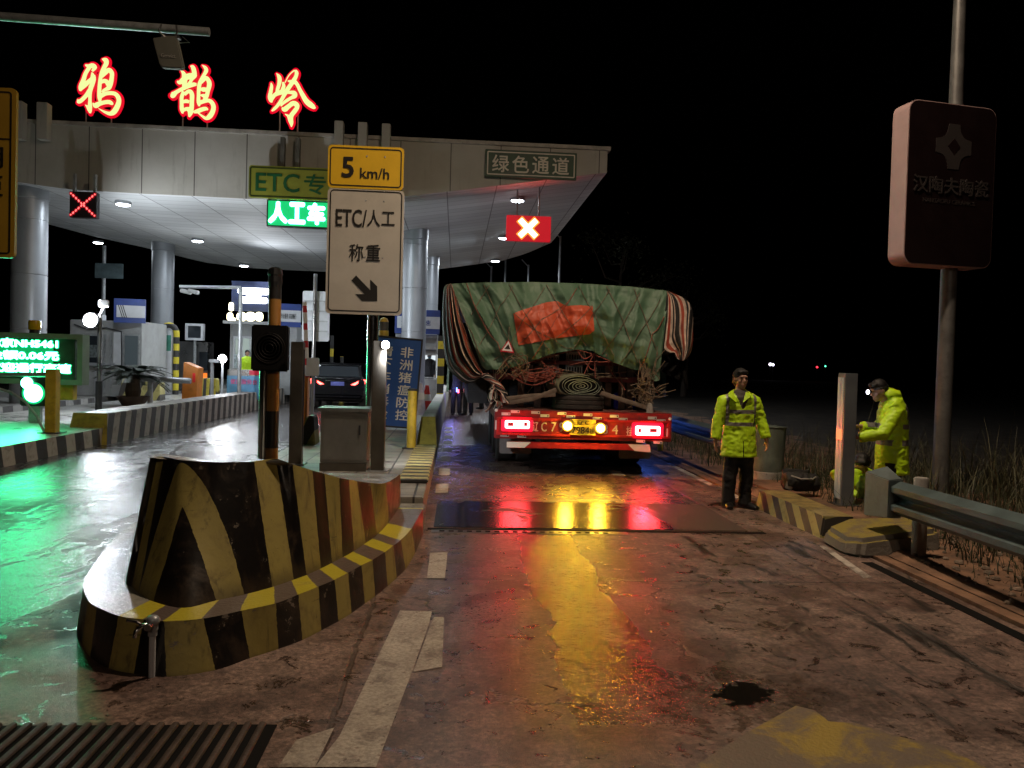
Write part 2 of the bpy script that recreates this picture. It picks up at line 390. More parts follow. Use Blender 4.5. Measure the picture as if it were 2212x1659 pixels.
M_steel = pm('brushed_steel', (0.27, 0.265, 0.26), 0.30, 0.9, var=0.15, vs=2, bump=0.05, dirt=0.15)
M_chrome = pm('polished_steel', (0.55, 0.55, 0.55), 0.16, 1.0, var=0.1, vs=2, bump=0.02)
M_galv = pm('galvanised_steel', (0.40, 0.42, 0.43), 0.45, 0.6, var=0.2, vs=5, bump=0.08, dirt=0.35)
M_dark = pm('dark_painted_metal', (0.02, 0.02, 0.022), 0.5, var=0.3, vs=3, bump=0.1)
M_black = pm('matt_black', (0.0045, 0.0045, 0.0045), 0.75, var=0.2, bump=0.1, spec=0.15)
M_rubber = pm('dusty_rubber', (0.035, 0.03, 0.027), 0.85, var=0.4, vs=6, bump=0.5, bs=40)
M_yel = pm('worn_yellow_paint', (0.52, 0.36, 0.03), 0.5, var=0.22, vs=4, bump=0.15, dirt=0.35)
M_orange = pm('orange_paint', (0.62, 0.20, 0.02), 0.5, var=0.15, bump=0.08, dirt=0.2)
M_alu = pm('white_aluminium_panel', (0.34, 0.36, 0.385), 0.38, 0.25, var=0.06, vs=1.2, bump=0.04, bs=20, dirt=0.08)
M_blue = pm('blue_sign_paint', (0.018, 0.05, 0.24), 0.45, var=0.15, bump=0.04)
M_wtext = pm('white_lettering', (0.75, 0.75, 0.72), 0.5, var=0.08, bump=0.0)
M_red = pm('red_trailer_paint', (0.40, 0.018, 0.02), 0.45, var=0.25, vs=5, bump=0.1, dirt=0.45)
M_glass = NB('dark_window_glass').set(col=(0.02, 0.025, 0.03), rough=0.06, spec=0.8).m
M_skin = pm('skin', (0.42, 0.24, 0.17), 0.5, var=0.12, vs=20, bump=0.05)
M_hair = pm('black_hair', (0.008, 0.007, 0.007), 0.55, var=0.3, vs=60, bump=0.4, bs=200)
# ================================================================ ground, road, verge
def slab(name, x0, x1, y0, y1, z0, z1, m, bevel=0.0, kind='structure'):
    o = MB().span((x0, y0, z0), (x1, y1, z1)).build(name, m, bevel=bevel); o['kind'] = kind; return o
g = MB().add([(-400, -60, -0.06), (400, -60, -0.06), (400, 600, -0.06), (-400, 600, -0.06)], [(0, 1, 2, 3)]).build('ground', M_ground); structure(g)
r = MB().add([(-45, -20, 0), (3.78, -20, 0), (3.78, 130, 0), (-45, 130, 0)], [(0, 1, 2, 3)]).build('road', M_road); structure(r)
def verge_z(x, y):
    n = noise.noise(Vector((x * 0.9, y * 0.9, 3.0))) * 0.05 + noise.noise(Vector((x * 4, y * 4, 1))) * 0.012
    return 0.03 + n * min(1, (x - 3.9) * 1.2) + max(0, x - 7.0) * -0.05 + (0.06 if 7.4 < y < 11 else 0.06 * max(0, 1 - min(abs(y - 7.4), abs(y - 11)) / 1.5)) * (x > 4)
vg = MB().grid(lambda a, b: Vector((3.92 + (a ** 1.6) * 26, -6 + b * 76, verge_z(3.92 + (a ** 1.6) * 26, -6 + b * 76))), 60, 260).build('verge', M_dirt, smooth=True); structure(vg)
slab('kerb_edging', 3.80, 3.92, -6, 60, -0.05, 0.022, M_dirt)
dr = slab('drain_channel', 3.60, 3.70, 1.0, 6.75, -0.05, 0.004, M_black)
# ---- road markings, sheets 4 mm above the road
def sheet(name, pts, m, z=0.004):
    o = MB().add([(*G(u, v)[:2], z) for u, v in pts], [tuple(range(len(pts)))]).build(name, m); structure(o); return o
for a in ([(929, 1195), (967, 1194), (961, 1250), (922, 1250)], [(943, 1046), (970, 1046), (967, 1065), (940, 1065)], [(949, 1012), (972, 1012), (971, 1027), (947, 1027)], [(953, 986), (974, 986), (973, 997), (952, 997)], [(956, 968), (976, 968), (975, 976), (955, 976)],
          [(958, 953), (977, 953), (976, 960), (957, 960)], [(960, 941), (978, 941), (977, 947), (959, 947)], [(961, 931), (978, 931), (977, 936), (960, 936)], [(962, 923), (978, 923), (977, 927), (961, 927)]):
    sheet('road_marking', a, M_white)
sheet('road_marking', [(864, 1320), (933, 1322), (926, 1352), (890, 1452), (812, 1659), (680, 1659), (733, 1592), (790, 1476)], M_white)
sheet('road_marking', [(938, 1334), (959, 1334), (955, 1442), (893, 1453), (928, 1356)], M_white)
sheet('road_marking', [(1290, 993), (1311, 994), (1330, 1004), (1310, 1004)], M_white)
sheet('road_marking', [(1314, 1016), (1340, 1018), (1352, 1028), (1324, 1027)], M_white)
sheet('road_marking', [(600, 1659), (640, 1600), (722, 1573), (680, 1659)], M_white, 0.0035)
def edge_line():
    n = NB('faded_edge_line'); p = n.pos()
    c = n.mix(n.step(n.noise(p, 5, 6, 0.7), 0.42, 0.58), (0.20, 0.17, 0.14), (0.55, 0.50, 0.43)); n.set(col=c, rough=0.5, normal=n.bump(n.noise(p, 60), 0.3, 0.006)); return n.m
M_edge = edge_line()
sheet('road_marking', [(1550, 1050), (1558, 1049), (1600, 1075), (1590, 1077)], M_edge)
sheet('road_marking', [(1440, 1002), (1447, 1000), (1540, 1046), (1532, 1049)], M_edge)
sheet('road_marking', [(1770, 1180), (1784, 1180), (1884, 1248), (1866, 1250)], M_edge)
def worn_yellow():
    n = NB('worn_yellow_road_paint'); p = n.pos()
    f = n.step(n.math('ADD', n.noise(p, 2.4, 8, 0.68, 0.6), n.math('MULTIPLY', n.noise(p, 22, 4, 0.7), 0.12)), 0.44, 0.60)
    c = n.mix(f, (0.36, 0.25, 0.035), (0.17, 0.125, 0.085)); n.set(col=c, rough=0.55, normal=n.bump(n.noise(p, 50, 4), 0.5, 0.01)); return n.m
M_wy = worn_yellow()
sheet('road_marking', [(1480, 1670), (1600, 1592), (1719, 1526), (1760, 1536), (1790, 1560), (1849, 1564), (1930, 1590), (2022, 1611), (2090, 1640), (2150, 1670)], M_wy)
# ---- weighing plate set in the lane
def plate_mat():
    n = NB('wet_steel_plate'); p = n.pos(); x, y, z = n.xyz(p)
    sc = n.noise(n.comb(n.math('MULTIPLY', x, 14), n.math('MULTIPLY', y, 1.2), 0.0), 1.5, 4, 0.6)
    dry = n.math('MAXIMUM', n.step(n.noise(p, 1.3, 5, 0.65, 0.7), 0.58, 0.66), n.step(n.math('ADD', x, n.math('MULTIPLY', n.noise(n.comb(n.math('MULTIPLY', x, 3), y, 0.0), 1.6, 6, 0.7, 0.5), 1.6)), 2.9, 3.3))
    c = n.mix(n.step(sc, 0.35, 0.7), (0.016, 0.016, 0.017), (0.05, 0.046, 0.042)); c = n.mix(n.math('MULTIPLY', dry, 0.75), c, (0.13, 0.088, 0.07))
    n.set(col=c, rough=n.math('ADD', 0.16, n.math('ADD', n.math('MULTIPLY', sc, 0.14), n.math('MULTIPLY', dry, 0.35))), metal=0.35, normal=n.bump(n.noise(p, 60, 3), 0.10, 0.004)); return n.m
M_plate = plate_mat()
wp = thing('weighing_plate', 'dark wet steel weighing plate across the lane behind the truck', 'weighing plate', (1.4, 8.8, 0))
MB().span((-0.18, 8.02, -0.03), (3.05, 9.55, 0.006)).build('plate', M_plate, wp)
m = MB()
for k in range(19): m.span((-0.12 + k * 0.09, 7.80, 0.004), (-0.07 + k * 0.09, 7.845, 0.0085))
m.build('slot', M_black, wp); wp.children[-1]['kind'] = 'stuff'
MB().span((-0.20, 7.76, -0.02), (1.75, 7.89, 0.004)).build('slotted_bar', M_steel, wp)
MB().span((-0.24, 7.90, -0.02), (3.2, 7.98, 0.0045)).build('frame', M_black, wp)
# ---- drain grate bottom left
gr = thing('storm_grate', 'rusty steel drain grate in the concrete at the bottom left', 'drain grate', (-1.9, 2.9, 0))
M_rust = pm('rusty_iron', (0.075, 0.055, 0.045), 0.6, 0.3, var=0.4, vs=8, bump=0.5, dirt=0.4)
MB().span((-3.3, 1.8, -0.2), (-0.76, 3.62, 0.0045)).build('pit', M_black, gr)
m = MB()
for k in range(40):
    x = -3.28 + k * 0.063; m.tube([(x, 1.8, 0.012), (x, 3.61, 0.012)], [(0.017, 0.012)] * 2, 8, flat=(1, 0, 0))
m.build('grate_bar', M_rust, gr, smooth=True); gr.children[-1]['kind'] = 'stuff'
# ================================================================ main island: crash nose, pavement, barrier
M_yb_top = None
def attr_stripes(name, stops, chevron=False):
    n = NB(name); p = n.pos()
    t = n.node('ShaderNodeAttribute', attribute_name='t').outputs['Fac']; h = n.node('ShaderNodeAttribute', attribute_name='h').outputs['Fac']
    t = n.math('ADD', t, n.math('MULTIPLY', n.math('SUBTRACT', n.noise(p, 14, 4, 0.7), 0.5), 0.12))
    f = n.math('MODULO', n.math('ADD', n.math('FLOOR', t), 40.0), 2.0)
    if chevron:
        a = n.math('ABSOLUTE', t); hh = n.math('SUBTRACT', 1.0, h)
        outer = n.math('MULTIPLY', 2.0, n.math('POWER', n.math('MAXIMUM', n.math('SUBTRACT', hh, 0.02), 0.0), 0.52)); inner = n.math('SUBTRACT', n.math('MULTIPLY', 1.38, n.math('POWER', n.math('MAXIMUM', n.math('SUBTRACT', hh, 0.34), 0.0), 0.75)), 0.02)
        ch = n.math('MULTIPLY', n.math('LESS_THAN', a, outer), n.math('GREATER_THAN', a, n.math('MAXIMUM', inner, 0.0)))
        centre = n.math('LESS_THAN', a, 2.0)
        f = n.math('ADD', n.math('MULTIPLY', centre, ch), n.math('MULTIPLY', n.math('SUBTRACT', 1.0, centre), f))
    c = n.mix(f, (0.012, 0.010, 0.009), (0.37, 0.30, 0.085))
    sm = n.noise(p, 4, 6, 0.72, 0.6); d = n.step(sm, 0.47, 0.72)
    c = n.mix(n.math('MULTIPLY', d, 0.45), c, (0.10, 0.062, 0.036))
    dr = n.step(n.noise(p, 26, 5, 0.7), 0.66, 0.72); c = n.mix(n.math('MULTIPLY', dr, 0.5), c, (0.03, 0.024, 0.018))
    x_, y_, z_ = n.xyz(p)
    drip = n.noise(n.comb(n.math('MULTIPLY', x_, 9), n.math('MULTIPLY', y_, 9), n.math('MULTIPLY', z_, 0.7)), 1.5, 5, 0.7)
    c = n.mix(n.math('MULTIPLY', n.step(drip, 0.53, 0.70), 0.55), c, (0.045, 0.030, 0.020))
    chip = n.step(n.math('ADD', n.noise(p, 8, 8, 0.78), n.math('MULTIPLY', n.math('GREATER_THAN', h, 0.94), 0.06)), 0.625, 0.645)
    c = n.mix(chip, c, (0.20, 0.17, 0.14))
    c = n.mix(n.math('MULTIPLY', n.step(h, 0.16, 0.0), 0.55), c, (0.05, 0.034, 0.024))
    scuff = n.step(n.noise(n.comb(n.math('MULTIPLY', x_, 1.2), n.math('MULTIPLY', y_, 1.2), n.math('MULTIPLY', z_, 11)), 2.2, 6, 0.7, 0.4), 0.62, 0.70)
    c = n.mix(n.math('MULTIPLY', scuff, 0.75), c, (0.02, 0.016, 0.013))
    r = n.math('ADD', n.math('MULTIPLY', f, 0.28), n.math('ADD', 0.30, n.math('MULTIPLY', d, 0.2)))
    n.set(col=c, rough=r, normal=n.bump(n.math('ADD', n.noise(p, 7, 3), n.math('MULTIPLY', n.noise(p, 60, 4), 0.15)), 0.2, 0.02)); return n.m
M_nose = attr_stripes('black_yellow_nose_paint', None, True)
M_plinth = attr_stripes('black_yellow_kerb_paint', None)
M_nosetop = pm('wet_trowelled_concrete', (0.30, 0.29, 0.25), 0.20, var=0.25, vs=4, bump=0.4, dirt=0.3)
def ctrl(lst, z): return [G(u, v, z) for u, v in lst]
nb = [(-2.42, 7.70), (-2.36, 6.9), (-2.24, 5.9)]
nose_base = [Vector((x, y, .26)) for x, y in nb] + ctrl([(272, 1252), (285, 1268), (299, 1280), (330, 1299), (397, 1313), (467, 1297), (529, 1284), (588, 1268), (635, 1252), (662, 1242), (693, 1228), (717, 1216), (740, 1204), (765, 1190), (790, 1173), (815, 1155), (840, 1128), (865, 1092)], .26)
nt_ = [(-2.32, 7.70, .58), (-2.2, 6.9, .72), (-2.08, 5.9, .94)]
zt = [1.0, 1.0, 1.0, 1.0, 1.0, 1.0, 1.0, 1.0, 1.0, .965, .905, .865, .82, .785, .75, .705, .655, .585]
nose_top = [Vector(a) for a in nt_] + [G(u, v, z) for (u, v), z in zip([(324, 989), (340, 986), (354, 987), (372, 990), (393, 994), (455, 998), (520, 998), (549, 997), (596, 991), (632, 1003), (675, 1016), (701, 1023), (733, 1032), (754, 1036), (771, 1039), (800, 1043), (834, 1043), (865, 1024)], zt)]
nose_t = [-7, -6, -5, -4, -3, -2, -1, 0, 1, 2, 3, 4, 5, 6, 7, 8, 9, 10, 11, 12, 13]
def loft_stripes(base, top, ts, nh, sub=5):
    B = spline([(*a, *b, t) for a, b, t in zip(base, top, ts)], sub)
    m = MB(); T = []; Hh = []
    n = len(B)
    for j in range(nh + 1):
        h = j / nh
        for b in B:
            m.v.append(Vector(b[:3]).lerp(Vector(b[3:6]), h)); T.append(b[6]); Hh.append(h)
    for j in range(nh):
        for i in range(n - 1): m.f.append((j * n + i, j * n + i + 1, (j + 1) * n + i + 1, (j + 1) * n + i)); m.mi.append(0)
    return m, B, T, Hh, n
nose = thing('crash_barrier', 'large black and yellow concrete island nose with a chevron', 'crash barrier', (-1.4, 6.0, 0))
m, B, T, Hh, n = loft_stripes(nose_base, nose_top, nose_t, 14)
tb = len(m.v) - n
cap = [m.v[tb + i].copy() for i in range(n)]; b0 = len(m.v)
for q in cap: m.v.append(q); T.append(0); Hh.append(1)
half = n // 2
for i in range(half):                                   # top surface, spanned left to right
    a, b, c, d = b0 + i, b0 + i + 1, b0 + n - 2 - i, b0 + n - 1 - i
    if b < c: m.f.append((a, b, c, d)); m.mi.append(1)
    elif b == c: m.f.append((a, b, d)); m.mi.append(1)
m.f.append((0, n - 1, tb + n - 1, tb)); m.mi.append(1)
m.attr = {'t': T, 'h': Hh}
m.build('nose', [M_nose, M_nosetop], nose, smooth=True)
pb = [(165, 1370), (176, 1390), (194, 1420), (233, 1444), (287, 1456), (361, 1463), (467, 1448), (541, 1422), (602, 1402), (654, 1383), (695, 1362), (732, 1342), (760, 1325), (789, 1304), (811, 1288), (838, 1266), (858, 1248), (877, 1229), (897, 1195), (914, 1155)]
pt = [(180, 1262), (190, 1296), (209, 1311), (256, 1330), (310, 1338), (354, 1342), (440, 1336), (522, 1319), (596, 1303), (645, 1284), (688, 1267), (723, 1252), (752, 1237), (781, 1221), (805, 1209), (832, 1192), (850, 1178), (866, 1166), (890, 1140), (914, 1098)]
ptop = [Vector((-2.66, 7.72, .26)), G(295, 1127, .26), G(248, 1162, .26), G(201, 1221, .26)] + ctrl(pt, .26)
pbot = [Vector((p.x - 0.06, p.y - 0.02, 0)) for p in ptop[:4]] + ctrl(pb, 0)
for p in pbot: p.z = -0.02
m, B, T, Hh, n = loft_stripes(pbot, ptop, list(range(-4, 20)), 4)
tb = len(m.v) - n; b0 = len(m.v)
for i in range(n): m.v.append(m.v[tb + i].copy()); T.append(T[tb + i]); Hh.append(1)
for i in range(n):
    q = m.v[tb + i]; m.v.append(q.lerp(Vector((-1.35, max(6.2, min(7.7, q.y + 1.2)), .26)), 0.55)); T.append(T[tb + i]); Hh.append(1)
for i in range(n - 1): m.f.append((b0 + i, b0 + i + 1, b0 + n + i + 1, b0 + n + i)); m.mi.append(1 if T[tb + i] < 3.0 else 2)
m.f.append((0, n - 1, tb + n - 1, tb)); m.mi.append(1)
m.attr = {'t': T, 'h': Hh}
def top_paint():
    n = NB('worn_kerb_top_paint'); p = n.pos(); t = n.node('ShaderNodeAttribute', attribute_name='t').outputs['Fac']
    f = n.math('MODULO', n.math('ADD', n.math('FLOOR', n.math('ADD', t, n.math('MULTIPLY', n.noise(p, 14, 4), 0.1))), 40.0), 2.0)
    c = n.mix(f, (0.115, 0.085, 0.07), (0.50, 0.43, 0.03)); d = n.step(n.noise(p, 5, 6, 0.7, 0.5), 0.5, 0.72)
    c = n.mix(n.math('MULTIPLY', d, 0.4), c, (0.14, 0.10, 0.06)); n.set(col=c, rough=n.math('ADD', 0.38, n.math('MULTIPLY', d, 0.2)), normal=n.bump(n.noise(p, 50, 4), 0.4, 0.01)); return n.m
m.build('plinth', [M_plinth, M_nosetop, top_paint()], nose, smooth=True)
# paving behind the nose
def paving():
    n = NB('wet_paving_tiles'); p = n.pos()
    b = n.node('ShaderNodeTexBrick', {'Vector': p, 'Color1': (0.36, 0.33, 0.28, 1), 'Color2': (0.28, 0.25, 0.21, 1), 'Mortar': (0.05, 0.04, 0.035, 1), 'Scale': 1.0, 'Mortar Size': 0.012, 'Brick Width': 0.4, 'Row Height': 0.4}, offset=0.0)
    f = n.noise(p, 3, 5, 0.65); c = n.mul(b.outputs[0], n.mix(n.step(f, 0.3, 0.7), grey(0.6), grey(1.1)))
    n.set(col=c, rough=n.math('ADD', 0.2, n.math('MULTIPLY', f, 0.35)), normal=n.bump(n.math('SUBTRACT', n.noise(p, 40, 3), b.outputs[1]), 0.4, 0.008)); return n.m
M_pave = paving()
pv = MB().span((-2.60, 8.25, -0.05), (-0.30, 60, 0.26)).build('pavement', [M_pave], bevel=0.01); structure(pv)
M_kst = stripes('kerb_stripe_paint', (0.50, 0.42, 0.16), (0.03, 0.028, 0.025), (0, 1, 0), 0.30, 0.55, rough=0.4)
kst = MB().span((-0.63, 9.2, 0.262), (-0.285, 13.2, 0.30)).build('kerb', M_kst, bevel=0.012); structure(kst)
slab('step', -0.64, -0.28, 7.85, 8.24, -0.02, 0.20, M_nosetop, 0.01)
M_bw = stripes('white_black_barrier_paint', (0.50, 0.48, 0.44), (0.05, 0.045, 0.04), (0, 1, 0.35), 0.9, 0.5, rough=0.5)
def barrier(name, label, x0, x1, y0, y1, z0, z1, m_side, nose_len=0.0, m_nose=None, batter=0.07):
    """concrete lane barrier with sloped faces and a slanted painted nose"""
    t = thing(name, label, 'lane barrier', ((x0 + x1) / 2, y0, 0))
    b = MB()
    a0 = [(x0, y0, z0), (x1, y0, z0), (x1, y1, z0), (x0, y1, z0)]
    a1 = [(x0 + batter, y0 + nose_len, z1), (x1 - batter, y0 + nose_len, z1), (x1 - batter, y1, z1), (x0 + batter, y1, z1)]
    b.add(a0 + a1, [(1, 2, 6, 5), (2, 3, 7, 6), (3, 0, 4, 7), (4, 5, 6, 7)]); b.build('wall', m_side, t, bevel=0.015)
    if m_nose:
        MB().add([(x0, y0 - .004, z0), (x1, y0 - .004, z0), (x1 - batter, y0 + nose_len - .004, z1 + .002), (x0 + batter, y0 + nose_len - .004, z1 + .002)], [(0, 1, 2, 3)]).add([(x0, y0 + .02, z0), (x1, y0 + .02, z0), (x1 - batter, y0 + nose_len, z1 - .02), (x0 + batter, y0 + nose_len, z1 - .02)], [(3, 2, 1, 0)]).build('end_face', m_nose, t)
    return t
M_yeld = pm('dull_yellow_paint', (0.30, 0.25, 0.04), .6, var=.25, vs=4, bump=.2, dirt=.4)
M_barw = pm('whitewashed_concrete', (0.55, 0.53, 0.49), 0.5, var=0.2, vs=2.5, bump=0.3, dirt=0.4)
barrier('lane_barrier', 'pale concrete lane barrier with yellow sloping end left of the truck', -0.62, -0.28, 13.3, 34, 0.25, 0.72, M_barw, 0.5, M_yeld, 0.05)
# ================================================================ left islands
M_ltop = pm('wet_island_concrete', (0.30, 0.30, 0.28), 0.30, var=0.3, vs=2, bump=0.4, dirt=0.35)
M_lk = stripes('left_kerb_stripes', (0.42, 0.38, 0.32), (0.035, 0.03, 0.026), (0, 1, 0.25), 0.62, 0.5, rough=0.55)
o = MB().span((-9.8, 4.0, -0.05), (-6.36, 46, 0.30)).mat(1).add([(-6.355, 4.0, -0.02), (-6.355, 14.9, -0.02), (-6.355, 14.9, .298), (-6.355, 4.0, .298)], [(0, 1, 2, 3)]).build('traffic_island', [M_ltop, M_lk]); structure(o)
M_lk2 = stripes('far_kerb_stripes', (0.45, 0.45, 0.43), (0.12, 0.12, 0.12), (0, 1, 0.2), 0.9, 0.5, rough=0.6)
o = MB().span((-15.5, 12.0, -0.05), (-10.95, 50, 0.30)).mat(1).add([(-10.945, 12, -0.02), (-10.945, 50, -0.02), (-10.945, 50, .298), (-10.945, 12, .298)], [(0, 1, 2, 3)]).build('traffic_island', [M_ltop, M_lk2]); structure(o)
M_jst = stripes('slanted_barrier_stripes', (0.27, 0.235, 0.20), (0.03, 0.026, 0.022), (0, 1, -0.55), 0.52, 0.5, rough=0.55)
barrier('lane_barrier', 'long low barrier with slanted dark stripes along the left lane', -6.98, -6.26, 14.9, 46, 0.0, 0.56, M_jst, 0.14, M_yeld, 0.06)
M_jst2 = stripes('yellow_black_barrier_stripes', (0.45, 0.40, 0.14), (0.06, 0.055, 0.05), (1, 0, -0.5), 0.42, 0.5, rough=0.6)
def cross_barrier(label, x0, x1, y, z0, z1, m):
    t = thing('crash_block', label, 'crash block', ((x0 + x1) / 2, y, 0))
    MB().add([(x0, y, z0), (x1, y, z0), (x1, y + .5, z0), (x0, y + .5, z0), (x0 + .12, y + .1, z1), (x1 - .05, y + .1, z1), (x1 - .05, y + .5, z1), (x0 + .12, y + .5, z1)], [(0, 1, 5, 4), (1, 2, 6, 5), (2, 3, 7, 6), (3, 0, 4, 7), (4, 5, 6, 7)]).build('block', m, t, bevel=0.02)
    return t
cross_barrier('striped crash block behind the potted palm', P(253, 850, 24.5).x, P(345, 850, 24.5).x, 24.5, 0.30, 0.98, M_jst2)
cross_barrier('short yellow and black crash block right of the orange cabinet', P(422, 850, 25.0).x, P(466, 850, 25.0).x, 25.0, 0.30, 0.98, stripes('narrow_yellow_black', (0.55, 0.47, 0.05), (0.03, 0.03, 0.03), (1, 0, 0), 0.19, 0.5))
# ================================================================ toll canopy
FY = 21.0
fb = [(P(u, v, FY).x, P(u, v, FY).z) for u, v in [(36, 393), (140, 408), (300, 418), (410, 423), (540, 430), (700, 431), (800, 429), (870, 425), (930, 418), (1000, 410), (1100, 398), (1200, 386), (1311, 373)]]
fb = [(-17.5, fb[0][1] + 0.5)] + fb
ZTOP = P(700, 297, FY).z
def zb(x): return curve(fb, x)
back = [(-17.5, 23.0), (-15.5, 27), (-14.7, 28.6), (-14, 31.9), (-12.9, 33.8), (-11.6, 37.6), (-3, 37.8), (2, 37.5), (3.0, 36.0), (3.9, 33.2), (4.2, 32.5)]
XR = fb[-1][0]
def fascia_mat():
    n = NB('weathered_fascia_panels'); p = n.pos(); x, y, z = n.xyz(p)
    jx = n.math('ABSOLUTE', n.math('SUBTRACT', n.math('FRACT', n.math('DIVIDE', n.math('ADD', x, 20.42), 1.30)), 0.5)); line = n.step(jx, 0.012, 0.006)
    f = n.noise(p, 0.8, 5, 0.6); st = n.noise(n.comb(n.math('MULTIPLY', x, 3.5), 0.0, n.math('MULTIPLY', z, 0.35)), 1.6, 5, 0.7)
    c = n.mix(n.step(f, 0.3, 0.7), (0.46, 0.44, 0.39), (0.55, 0.53, 0.48)); c = n.mix(n.math('MULTIPLY', n.step(st, 0.53, 0.76), 0.42), c, (0.20, 0.18, 0.15))
    c = n.mix(n.math('MULTIPLY', line, 0.85), c, (0.03, 0.026, 0.022)); n.set(col=c, rough=0.55, normal=n.bump(n.math('SUBTRACT', n.noise(p, 30), n.math('MULTIPLY', line, 2.0)), 0.2, 0.01)); return n.m
def soffit_mat():
    n = NB('metal_soffit_strips'); p = n.pos(); x, y, z = n.xyz(p)
    a = n.step(n.math('ABSOLUTE', n.math('SUBTRACT', n.math('FRACT', n.math('DIVIDE', n.math('ADD', y, 40.0), 0.55)), 0.5)), 0.035, 0.015)
    b = n.step(n.math('ABSOLUTE', n.math('SUBTRACT', n.math('FRACT', n.math('DIVIDE', n.math('ADD', x, 40.0), 1.30)), 0.5)), 0.016, 0.007)
    idx = n.node('ShaderNodeTexWhiteNoise', {'Vector': n.comb(n.math('FLOOR', n.math('DIVIDE', n.math('ADD', x, 40.65), 1.3)), n.math('FLOOR', n.math('DIVIDE', n.math('ADD', y, 40.275), 0.55)), 0.0)}).outputs[0]
    c = n.mix(idx, (0.60, 0.62, 0.63), (0.72, 0.74, 0.75)); c = n.mix(n.math('MAXIMUM', n.math('MULTIPLY', a, 0.6), n.math('MULTIPLY', b, 0.75)), c, (0.10, 0.10, 0.105))
    n.set(col=c, rough=0.65); return n.m
M_fascia = fascia_mat(); M_soffit = soffit_mat()
canopy = thing('toll_canopy', 'long pale panelled toll canopy over the lanes with curved underside', 'canopy', (-6, 29, 0))
xs = [-17.5 + (XR + 17.5) * i / 60 for i in range(61)]
m = MB(); m.add([(x, FY, zb(x)) for x in xs] + [(x, FY, ZTOP) for x in xs], [(i, i + 1, 62 + i, 61 + i) for i in range(60)])
m.add([(x, FY + .1, zb(x) + .02) for x in xs] + [(x, FY + .1, ZTOP) for x in xs], [(i + 1, i, 61 + i, 62 + i) for i in range(60)])
m.build('fascia', M_fascia, canopy)
m = MB(); m.grid(lambda a, b: Vector((lerp(-17.5, XR, a), lerp(FY + .01, curve(back, lerp(-17.5, XR, a)), b), zb(lerp(-17.5, XR, a)) + .012)), 60, 24); m.build('soffit', M_soffit, canopy)
m = MB(); m.grid(lambda a, b: Vector((lerp(-17.5, XR, a), lerp(FY + .1, curve(back, lerp(-17.5, XR, a)), b), ZTOP - .05)), 40, 4)
m.add([(x, curve(back, x), zb(x) + .012) for x in xs] + [(x, curve(back, x), ZTOP - .05) for x in xs], [(i, i + 1, 62 + i, 61 + i) for i in range(60)])
m.add([(XR, FY, zb(XR)), (XR, 32.5, zb(XR)), (XR, 32.5, ZTOP - .05), (XR, FY, ZTOP - .05)], [(0, 1, 2, 3)]); m.build('roof', M_fascia, canopy)
MB().span((-17.5, FY - .06, ZTOP), (XR + .08, FY + .3, ZTOP + .10)).build('coping', pm('coping_metal', (0.45, 0.42, 0.38), 0.5, var=0.2, dirt=0.3), canopy, bevel=0.01)
def column(u, Y, D, label):
    x = P(u, 700, Y).x; z1 = zb(x) + .05
    t = thing('canopy_column', label, 'column', (x, Y, 0), 'round canopy columns')
    n = 40; prof = [(D / 2, 0.0)]
    for k in range(1, 6):
        zz = 0.3 + k * 1.42 - (Y % 1)
        if zz < z1 - .1: prof += [(D / 2, zz - .012), (D / 2 - .014, zz - .008), (D / 2 - .014, zz + .008), (D / 2, zz + .012)]
    prof.append((D / 2, z1 - .35)); prof.append((D / 2 + .02, z1 - .33)); prof.append((D / 2 + .02, z1))
    MB().lathe(prof, (x, Y, 0), n).build('shaft', M_alu, t, smooth='auto'); return t
column(62, 21.9, 0.84, 'thick metal clad canopy column lit green behind the led board')
column(350, 31.4, 0.80, 'metal clad canopy column behind the striped arch')
column(894, 26.5, 0.80, 'metal clad canopy column behind the blue notice board')
column(924, 33.5, 0.80, 'canopy column mostly hidden behind another column beside the truck')
# projecting fins on the fascia
fins = [(36, 52, 220, 302), (84, 106, 223, 303), (724, 741, 263, 360), (775, 792, 266, 362), (826, 842, 269, 364)]
fl = ['fin on the canopy front next to the yellow sign at the left edge', 'fin on the canopy front above the small red cross', 'fin above the speed sign, nearest the red letters', 'middle fin of three above the speed sign', 'fin above the speed sign, nearest the green channel sign']
for (u0, u1, v0, v1), lb in zip(fins, fl):
    a = P(u0, v0, FY - .2); b = P(u1, v1, FY - .2)
    o = MB().span((a.x, FY - .32, b.z), (b.x, FY - .065, a.z)).build('facade_fin', M_fascia, bevel=0.01); tag(o, 'pale ' + lb, 'facade fin', 'fins on the canopy front')
